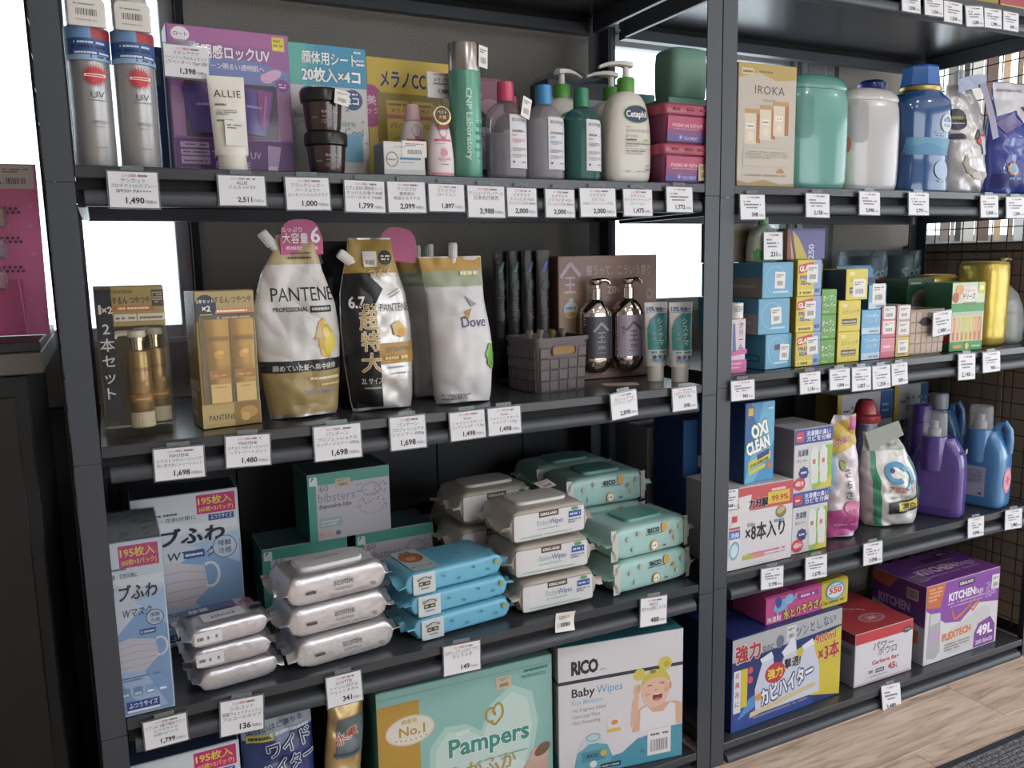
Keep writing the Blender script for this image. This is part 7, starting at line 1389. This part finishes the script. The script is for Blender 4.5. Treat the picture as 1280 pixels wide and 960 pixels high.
def jug(label, x, y, deg, col, w, d, hb, capz, lab=None, cap='clear', grip=True):
    """pouring jug: slab body, moulded neck, grip hole at the back, dosing cap"""
    t = thing('detergent_jug', label, 'jug', (x, y, zr3), deg); m = mat(col, .24, coat=.4)
    pr = smooth_prof([(0, w*.44, d*.42, 4), (.006, w*.49, d*.48, 4.5), (.03, w*.5, d*.5, 5), (hb*.55, w*.5, d*.5, 5), (hb*.75, w*.47, d*.48, 4.5), (hb*.88, w*.38, d*.44, 3.6), (hb*.96, w*.30, d*.40, 3), (hb, w*.26, d*.36, 2.6)]); loft_bottle(t, 'jug_body', pr, m, 48)
    nx = -w * .10; R = .034
    Geo().lathe([(R * 1.12, hb * .60), (R * 1.14, hb * .66), (R * 1.08, hb * .97), (R, hb + .004), (R * .9, hb + .006)], m, 32, (nx, -d * .20)).build('neck_collar', t)
    g = Geo()
    if grip: g.tube([(w*.14, d*.02, hb*.94), (w*.24, d*.04, hb*1.07), (w*.36, d*.06, hb*1.10), (w*.45, d*.08, hb*1.02), (w*.47, d*.09, hb*.88), (w*.44, d*.09, hb*.72)], [.013, .011, .0105, .011, .012, .014], m, 12); g.build('handle', t)
    if cap == 'clear':
        c0 = hb + .0065; Geo().lathe([(R * .5, c0), (R * .5, c0 + .020), (R * .30, c0 + .022), (R * .30, c0 + .042), (.001, c0 + .043)], mat('d0ced4', .4), 24, (nx, -d * .20)).build('pour_spout', t)
        Geo().lathe([(R * .98, c0), (R * .98, c0 + .004), (R * .93, c0 + .060), (R * .85, c0 + .068), (.001, c0 + .069)], clear('e6e8ec', .22, .12), 32, (nx, -d * .20), cap0=False, cap1=False).build('dosing_cap', t)
    else: Geo().lathe([(R * .8, hb + .0065), (R * .8, hb + .05), (R * .7, hb + .056), (.001, hb + .057)], mat(cap, .35), 28, (nx, -d * .20)).build('screw_cap', t)
    if lab:
        p = Print(); lab(p); p.put('back_label', t, wrap(pr), maxlen=.01, off=.0012)
    return t
def lab_purple(p): p.rr(-.052, .03, .096, .13, .010, '5d4496'); p.rect(-.046, .055, .008, .03, '4fa08a')
def lab_blue(p): p.rect(-.040, .034, .060, .092, 'a9a6c0'); p.lines(-.034, .112, .046, .003, 8, '77749a', 2); p.rect(.004, .04, .008, .008, '4a4a7a')
j = jug('large purple detergent jug with a clear dosing cap', 2.195, .085, -66, '553c92', .140, .090, .232, .3, lab_purple, grip=False)
p = Print(); p.rect(.028, .19, .024, .014, 'b59a6a'); p.put('sticker', j, on_right(.140, .0925), off=.0)
jug('second purple detergent jug behind the large one, with a purple cap', 2.325, .230, -66, '4f388a', .125, .085, .238, .3, None, cap='5a3c9c', grip=False)
j = jug('light blue softener jug with a clear dosing cap and a back label', 2.400, .080, -76, '3f7fb8', .125, .105, .232, .3, lab_blue)
p = Print(); p.ell(.052, .085, .030, .040, 'cf7a98'); p.ell(.052, .085, .022, .030, 'd8a8ba'); p.star(.052, .085, .010, .022, 6, 'c85a84'); p.put('flower_label', j, on_right(.125, .1055), off=.0006)
jug('light blue softener jug behind the purple jugs, with a pale screw cap', 2.440, .255, -76, '2f6496', .11, .09, .262, .3, None, cap='a9b0bc')
# ================================================================== right rack, bottom shelf
zq = .0555
w, d, h = .398, .12, .252
p = Print(); p.rect(.001, .001, w - .002, h - .002, '24346f'); p.poly([(.001, .19), (w - .001, .205), (w - .001, h - .001), (.001, h - .001)], 'a9a9ae'); p.poly([(.27, .03), (w - .001, .001), (w - .001, .20), (.215, .17)], 'c9b422'); p.poly([(.001, .001), (.30, .001), (.26, .06), (.08, .05), (.001, .09)], '2a4a94'); p.poly([(.02, .03), (.10, .06), (.13, .10), (.06, .08)], '4a86c8'); p.poly([(.001, .06), (.05, .09), (.06, .16), (.001, .15)], '3a6ab4')
p.text('強力', .054, .190, .050, 'b83040', .03, w=.084, rot=1, out='dcdadc', ow=.04); p.text('なのに', .124, .196, .020, '3a3a42', .02, w=.040); p.text('ツンとしない', .298, .212, .034, '4a6a8c', .02, w=.150, rot=3, out='dadade', ow=.04); p.ell(.165, .210, .014, .018, '6a7088')
p.text('900ml', .336, .170, .034, 'b83040', .02, w=.078, rot=2, out='dfd690', ow=.03); p.text('×3本', .350, .118, .054, 'b83040', .03, w=.080, rot=2, out='dfd690', ow=.03)
for i, (cx, k) in enumerate(((.125, 1.0), (.205, 1.12), (.275, 1.0))):
    p.poly([(cx - .042 * k, .030), (cx - .046 * k, .10), (cx - .030 * k, .145), (cx - .022 * k, .165), (cx - .006, .185 * k), (cx + .016 * k, .178 * k), (cx + .020 * k, .150), (cx + .038 * k, .11), (cx + .042 * k, .030)], 'bfc6d8'); p.poly([(cx - .022 * k, .165), (cx - .030 * k, .178), (cx + .01, .190 * k), (cx + .018 * k, .172)], 'd3d7e2')
p.ell(.150, .128, .036, .028, 'b83040'); p.text('強力', .150, .116, .030, 'd8c83a', .03, w=.052); p.text('撃退!', .212, .130, .030, '2a2c34', .03, w=.058, out='dfe0e4', ow=.03)
p.text('カビハイター', .198, .066, .050, 'e4e4ea', .05, w=.190, rot=10, out='22408c', ow=.09); p.poly([(.062, .026), (.30, .050), (.30, .064), (.064, .040)], 'c9b890'); p.bars(.07, .020, .2, .006, '8a7f9a', 2); p.ell(.092, .076, .012, .010, 'd08a3a')
p.rect(.006, .052, .024, .115, 'cfcfd6'); p.vtext('お風呂に', .018, .148, .016, 'b83a5a', .02, step=.026); p.rect(.030, .062, .022, .105, 'c9b422'); p.ell(.062, .158, .009, .010, 'c84a64'); p.ell(.062, .132, .009, .010, 'c84a64')
PL = Print(); PL.rect(.001, .001, d - .002, h - .002, '1c2c60'); PL.rect(.02, .07, .03, .11, 'b5a828'); PL.rect(.054, .07, .024, .11, 'b4b4bc'); PL.rect(.054, .09, .024, .03, 'b83a5a')
t = carton('mould_cleaner_carton', 'dark blue and yellow three-bottle mould cleaner carton', (1.366, .024), zq, w, d, h, 2.0, '24346f', '1c2c60', '23357a', P=p, PL=PL, cat='carton')
sticker(t, .006, -.0606, .224, .034, .040, (0, 2, 0), 'c9c9cc')
bag_box('mould_cleaner_carton', 'second dark blue mould cleaner carton right behind the first', (1.362, .150), zq, .398, .12, .252, '24346f', lambda p, w, h: p.bars(.02, .2, .3, .02, '8a8aa0', 1), '1c2c60')
# pink moisture absorber pack: three tubs in printed film
t = thing('moisture_absorber_pack', 'pink and yellow film pack of moisture absorbers on top of the blue carton', 'pack', (1.648, .112, zq + .2535), 1.5); w, d, h = .305, .12, .074
for i in range(3): Geo().rings([superell(.044, .050, 4, .002, 28, -w/3 + i * w/3), superell(.048, .054, 4, .064, 28, -w/3 + i * w/3), superell(.046, .052, 4, .068, 28, -w/3 + i * w/3)], mat('cfc8d0', .5)).build('tub', t)
rs = []
for x_, kz in ((-w/2, .94), (-w/2 + .006, 1), (-w/6 - .006, 1), (-w/6, .93), (-w/6 + .006, 1), (w/6 - .006, 1), (w/6, .93), (w/6 + .006, 1), (w/2 - .006, 1), (w/2, .94)): rs.append([(x_, cy * d/2, h * .5 + cz * h/2 * kz) for cy, cz in ((-1, -1), (-1, .88), (-.90, 1), (.90, 1), (1, .88), (1, -1))])
pk, ye = mat('c04a8c', .28, coat=.3), mat('c4b232', .28, coat=.3)
Geo().rings(rs, pk, mf=lambda i, j: ye if i >= 6 else pk).build('printed_film', t, smooth=30)
p = Print(); p.ell(.052, .044, .026, .016, '6fa0d0', rot=12); p.ell(.082, .056, .016, .014, '7aaad6'); p.ell(.044, .054, .011, .015, '3a4a9a'); p.line([(.094, .060), (.104, .052), (.106, .068)], .006, '6fa0d0'); p.rect(.036, .020, .008, .016, '6fa0d0'); p.rect(.066, .020, .008, .018, '6fa0d0')
p.poly([(.118, .046), (.19, .048), (.19, .062), (.118, .060)], '8a3a86'); p.bars(.124, .051, .05, .006, 'e0c0dc', 2); p.text('水とりぞうさん', .138, .008, .028, 'd8c63a', .03, w=.150, rot=3, out='7a2f6a', ow=.05); p.text('除湿剤', .028, .006, .016, 'e2d0dc', .03)
p.ell(.254, .044, .036, .026, '4f9ac8'); p.ell(.254, .044, .031, .021, 'd0d4d0'); p.text('550', .254, .037, .023, 'c23f4a', .04, w=.050, out='e0dcc0', ow=.03); p.bars(.235, .056, .04, .004, '4f9ac8', 1); p.bars(.21, .010, .08, .006, '6a7a34', 3)
p.put('front_print', t, on_front(w, d), off=.0008)
# red bin bag box
w, d, h = .232, .235, .158
p = Print(); p.rect(.001, .001, w - .002, h - .002, 'd0ced8'); p.rect(.001, h * .80, w - .002, h * .195, 'c23a42'); p.text('パワー', .112, .098, .026, '77757c', .02, w=.082, out='d5d3da', ow=.03); p.text('ボウロ', .128, .078, .026, '77757c', .02, w=.074); p.text('Garbage Bag', .122, .054, .017, 'c25a62', .03, w=.108); p.text('200', .064, .030, .013, '5a585e', .02); p.rect(.084, .027, .034, .012, '5a585e'); p.bars(.088, .031, .026, .004, 'd0ced4', 1); p.text('45', .148, .026, .026, 'c2424a', .03, w=.030); p.text('L', .170, .026, .018, 'c2424a', .02); p.bars(.06, .018, .07, .0025, '8a888e', 2); p.ell(.206, .132, .017, .009, '4a5450', rot=12); p.bars(.196, .131, .02, .003, 'c4ccc8', 2); p.rect(.001, .002, w - .002, .006, 'c9a8b0')
PT = Print(); PT.rect(.001, .001, w - .002, d - .002, 'b83a44'); PT.ell(.130, .060, .046, .026, 'b89aa0'); PT.ell(.130, .060, .040, .021, 'c4606a'); PT.text('200', .128, .052, .022, 'd8c8cc', .03); PT.text('パワーボウロ', .085, .165, .026, '5a4448', .02, w=.10, rot=-30); PT.text('Garbage Bag', .120, .125, .014, 'd8b4ba', .02, w=.08, rot=-30)
PL = Print(); PL.rect(.001, .001, d - .002, h - .002, '9a9aa2'); PL.rect(.001, h * .80, d - .002, h * .195, '7d2f38'); PL.rect(d - .05, .09, .04, .02, '77757c')
carton('bin_bag_box', 'white box of bin bags with a red top', (1.818, .036), zq, w, d, h, -.5, 'd0ced8', '9a9aa2', 'b83a44', P=p, PL=PL, PT=PT, cat='box', seam=False)
# purple kitchen bag box
w, d, h = .338, .185, .244
p = Print(); p.rect(.001, .001, w - .002, h - .002, 'd0cdd3'); p.poly([(.001, h - .001), (w - .001, h - .001), (w - .001, .135), (.23, .15), (.16, .105), (.09, .115), (.001, .17)], '8a4aa8'); p.poly([(.001, h - .001), (.085, h - .001), (.062, .168), (.001, .178)], 'c86a3a'); p.lines(.010, .228, .06, .006, 4, 'e0a884', 1); p.rect(.142, .216, .074, .018, '3a2c38'); p.text('KIRKLAND', .179, .221, .0125, 'd8d0d4', .05, w=.064); p.text('KITCHEN', .160, .180, .034, 'e6e0ea', .04, w=.120); p.text('Bags', .240, .180, .026, 'e6e0ea', .0, w=.040); p.bars(.09, .168, .18, .005, 'c4a4d4', 2); p.bars(.11, .158, .15, .004, 'c4a4d4', 3); p.lines(.272, .200, .05, .004, 7, 'c4a4d4', 5)
p.poly([(.11, .01), (.10, .06), (.12, .09), (.19, .110), (.26, .135), (.30, .125), (.30, .02)], 'c3c2c6'); p.line([(.115, .150), (.13, .118), (.16, .125), (.20, .150), (.215, .128), (.24, .15)], .006, 'd07a3a'); p.line([(.13, .118), (.18, .140), (.22, .165), (.245, .148)], .004, 'd07a3a')
p.poly([(.012, .020), (.018, .155), (.066, .150), (.070, .03), (.05, .012)], 'a9a8ae'); p.poly([(.020, .12), (.022, .158), (.064, .154), (.064, .125)], 'c8c6ca'); p.bars(.02, .07, .05, .03, 'b49ac2', 4); p.text('FLEXTECH', .145, .062, .030, 'd0743a', .05, w=.130, rot=3, out='d8c8bc', ow=.03); p.lines(.090, .042, .12, .005, 3, '8a888e', 6)
p.poly([(.228, .004), (.228, .050), (.245, .080), (.302, .092), (.326, .062), (.328, .004)], '7d3f98'); p.text('49L', .278, .040, .044, 'e6e0ea', .04, w=.076); p.text('200 BAGS', .278, .012, .018, 'd8cce0', .03, w=.082)
PT = Print(); PT.rect(.001, .001, w - .002, d - .002, '74398c'); PT.text('KITCHEN', .145, .062, .050, 'd0bcd8', .04, w=.165); PT.text('Bags', .272, .062, .042, 'c4a8d0', .0, w=.075); PT.bars(.06, .040, .24, .008, 'a880bc', 2); PT.rect(.16, .126, .09, .024, '4a2a5a'); PT.rect(.236, .14, .07, .03, '3f2450'); PT.text('49 L', .271, .146, .022, 'b89ac8', .03); PT.barcode(.012, .03, .05, .045, '9a8aa4'); PT.bars(.08, .11, .2, .006, 'a880bc', 4)
PL = Print(); PL.rect(.001, .001, d - .002, h - .002, '5d2f74'); PL.poly([(.001, .001), (d - .001, .001), (d - .001, .115), (.001, .15)], 'a5a2aa'); PL.text('KITCHEN', .078, .150, .038, 'a888b8', .04, w=.110); PL.text('Bags', .12, .118, .026, '8a6a9a', .0); PL.poly([(.02, h - .002), (.09, h - .002), (.06, .20), (.001, .21), (.001, h - .002)], 'a05a3a'); PL.barcode(.12, .19, .04, .034, 'a898a4'); PL.rect(.135, .06, .03, .04, 'b5622f')
t = carton('kitchen_bag_box', 'big purple and white kitchen bag box with an orange corner', (2.096, .030), zq, w, d, h, .5, 'd0cdd3', '6a3a80', '7a3c94', P=p, PL=PL, PT=PT, cat='box')
sticker(t, .148, -.0932, .200, .036, .046, (0, 2, 0), 'dcd9da')
bag_box('carton', 'dim white and red carton on the detergent shelf, seen past the rack posts', (1.345, .36), zr3, .20, .10, .30, 'a9a4a8', lambda p, w, h: (p.rect(.02, h * .86, .025, .025, 'b0303c'), p.rect(.09, h * .84, .03, .03, 'b0303c'), p.text('×2', .05, h * .66, .03, '5a5a62', .03), p.ell(.15, h * .6, .02, .03, '4a5a8a')), '8a8488')
bag_box('powder_box', 'second bright blue laundry powder box, farther back beside the posts', (1.352, .21), zr3, .105, .13, .345, '1f5c9a', lambda p, w, h: (p.ell(.06, h * .8, .012, .012, 'b4c8d8'), p.rect(.06, h * .4, .04, .1, 'c9bb2a')), '1c3a74')
# ================================================================== left: pink blister card on the cabinet
t = thing('blister_card', 'pink starred hanging card with clear blisters, on the cabinet beside the window', 'blister pack', (-.245, .270, 1.1430), -8); t.rotation_euler.x = math.radians(-4)
Geo().box(-.18, .18, -.004, .0, 0, .305, mat('d0689a', .45, vary=.1)).build('backing_card', t, bevel=.001, smooth=0)
p = Print(); rnd = random.Random(5)
for i in range(16): a, b = rnd.uniform(.24, .35), rnd.uniform(.01, .26); p.star(a, b, .0015, rnd.uniform(.003, .009), 4, 'c88aa8')
for r_ in range(4):
    for k_ in range(14): p.ell(.272 + (k_ % 7) * .0085 + .004 * (k_ // 7), .278 - r_ * .052 - .007 * (k_ // 7), .0030, .0030, '5a3f52', n=6)
p.rect(.22, .0, .105, .10, 'b84a7e'); p.line([(.325, .0), (.318, .10)], .002, 'd08aae'); p.put('front_print', t, lambda a, b, o: (a - .18, -.004 - o, b))
for i, zz in enumerate((.21, .155, .10)):
    Geo().rings([[(a * .9 + .108 - i * .004, -.005 - e, b * .9 + zz) for a, b, _ in superell(.024 * s_, .022 * s_, 4, 0, 20)] for s_, e in ((1, 0), (.95, .014), (.8, .018))], clear('f0dfe8', .25, .08)).build('blister', t)
    Geo().rings([superell(.016, .010, 3, zz - .014, 16, .108 - i * .004, -.012), superell(.016, .008, 3, zz + .012, 16, .108 - i * .004, -.012)], mat(['b88a3a', '7a6a9a', 'a83a4a'][i], .4)).build('contents', t)
sticker(t, .148, -.0045, .282, .056, .042, (0, 0, 0), 'c2b8b4')
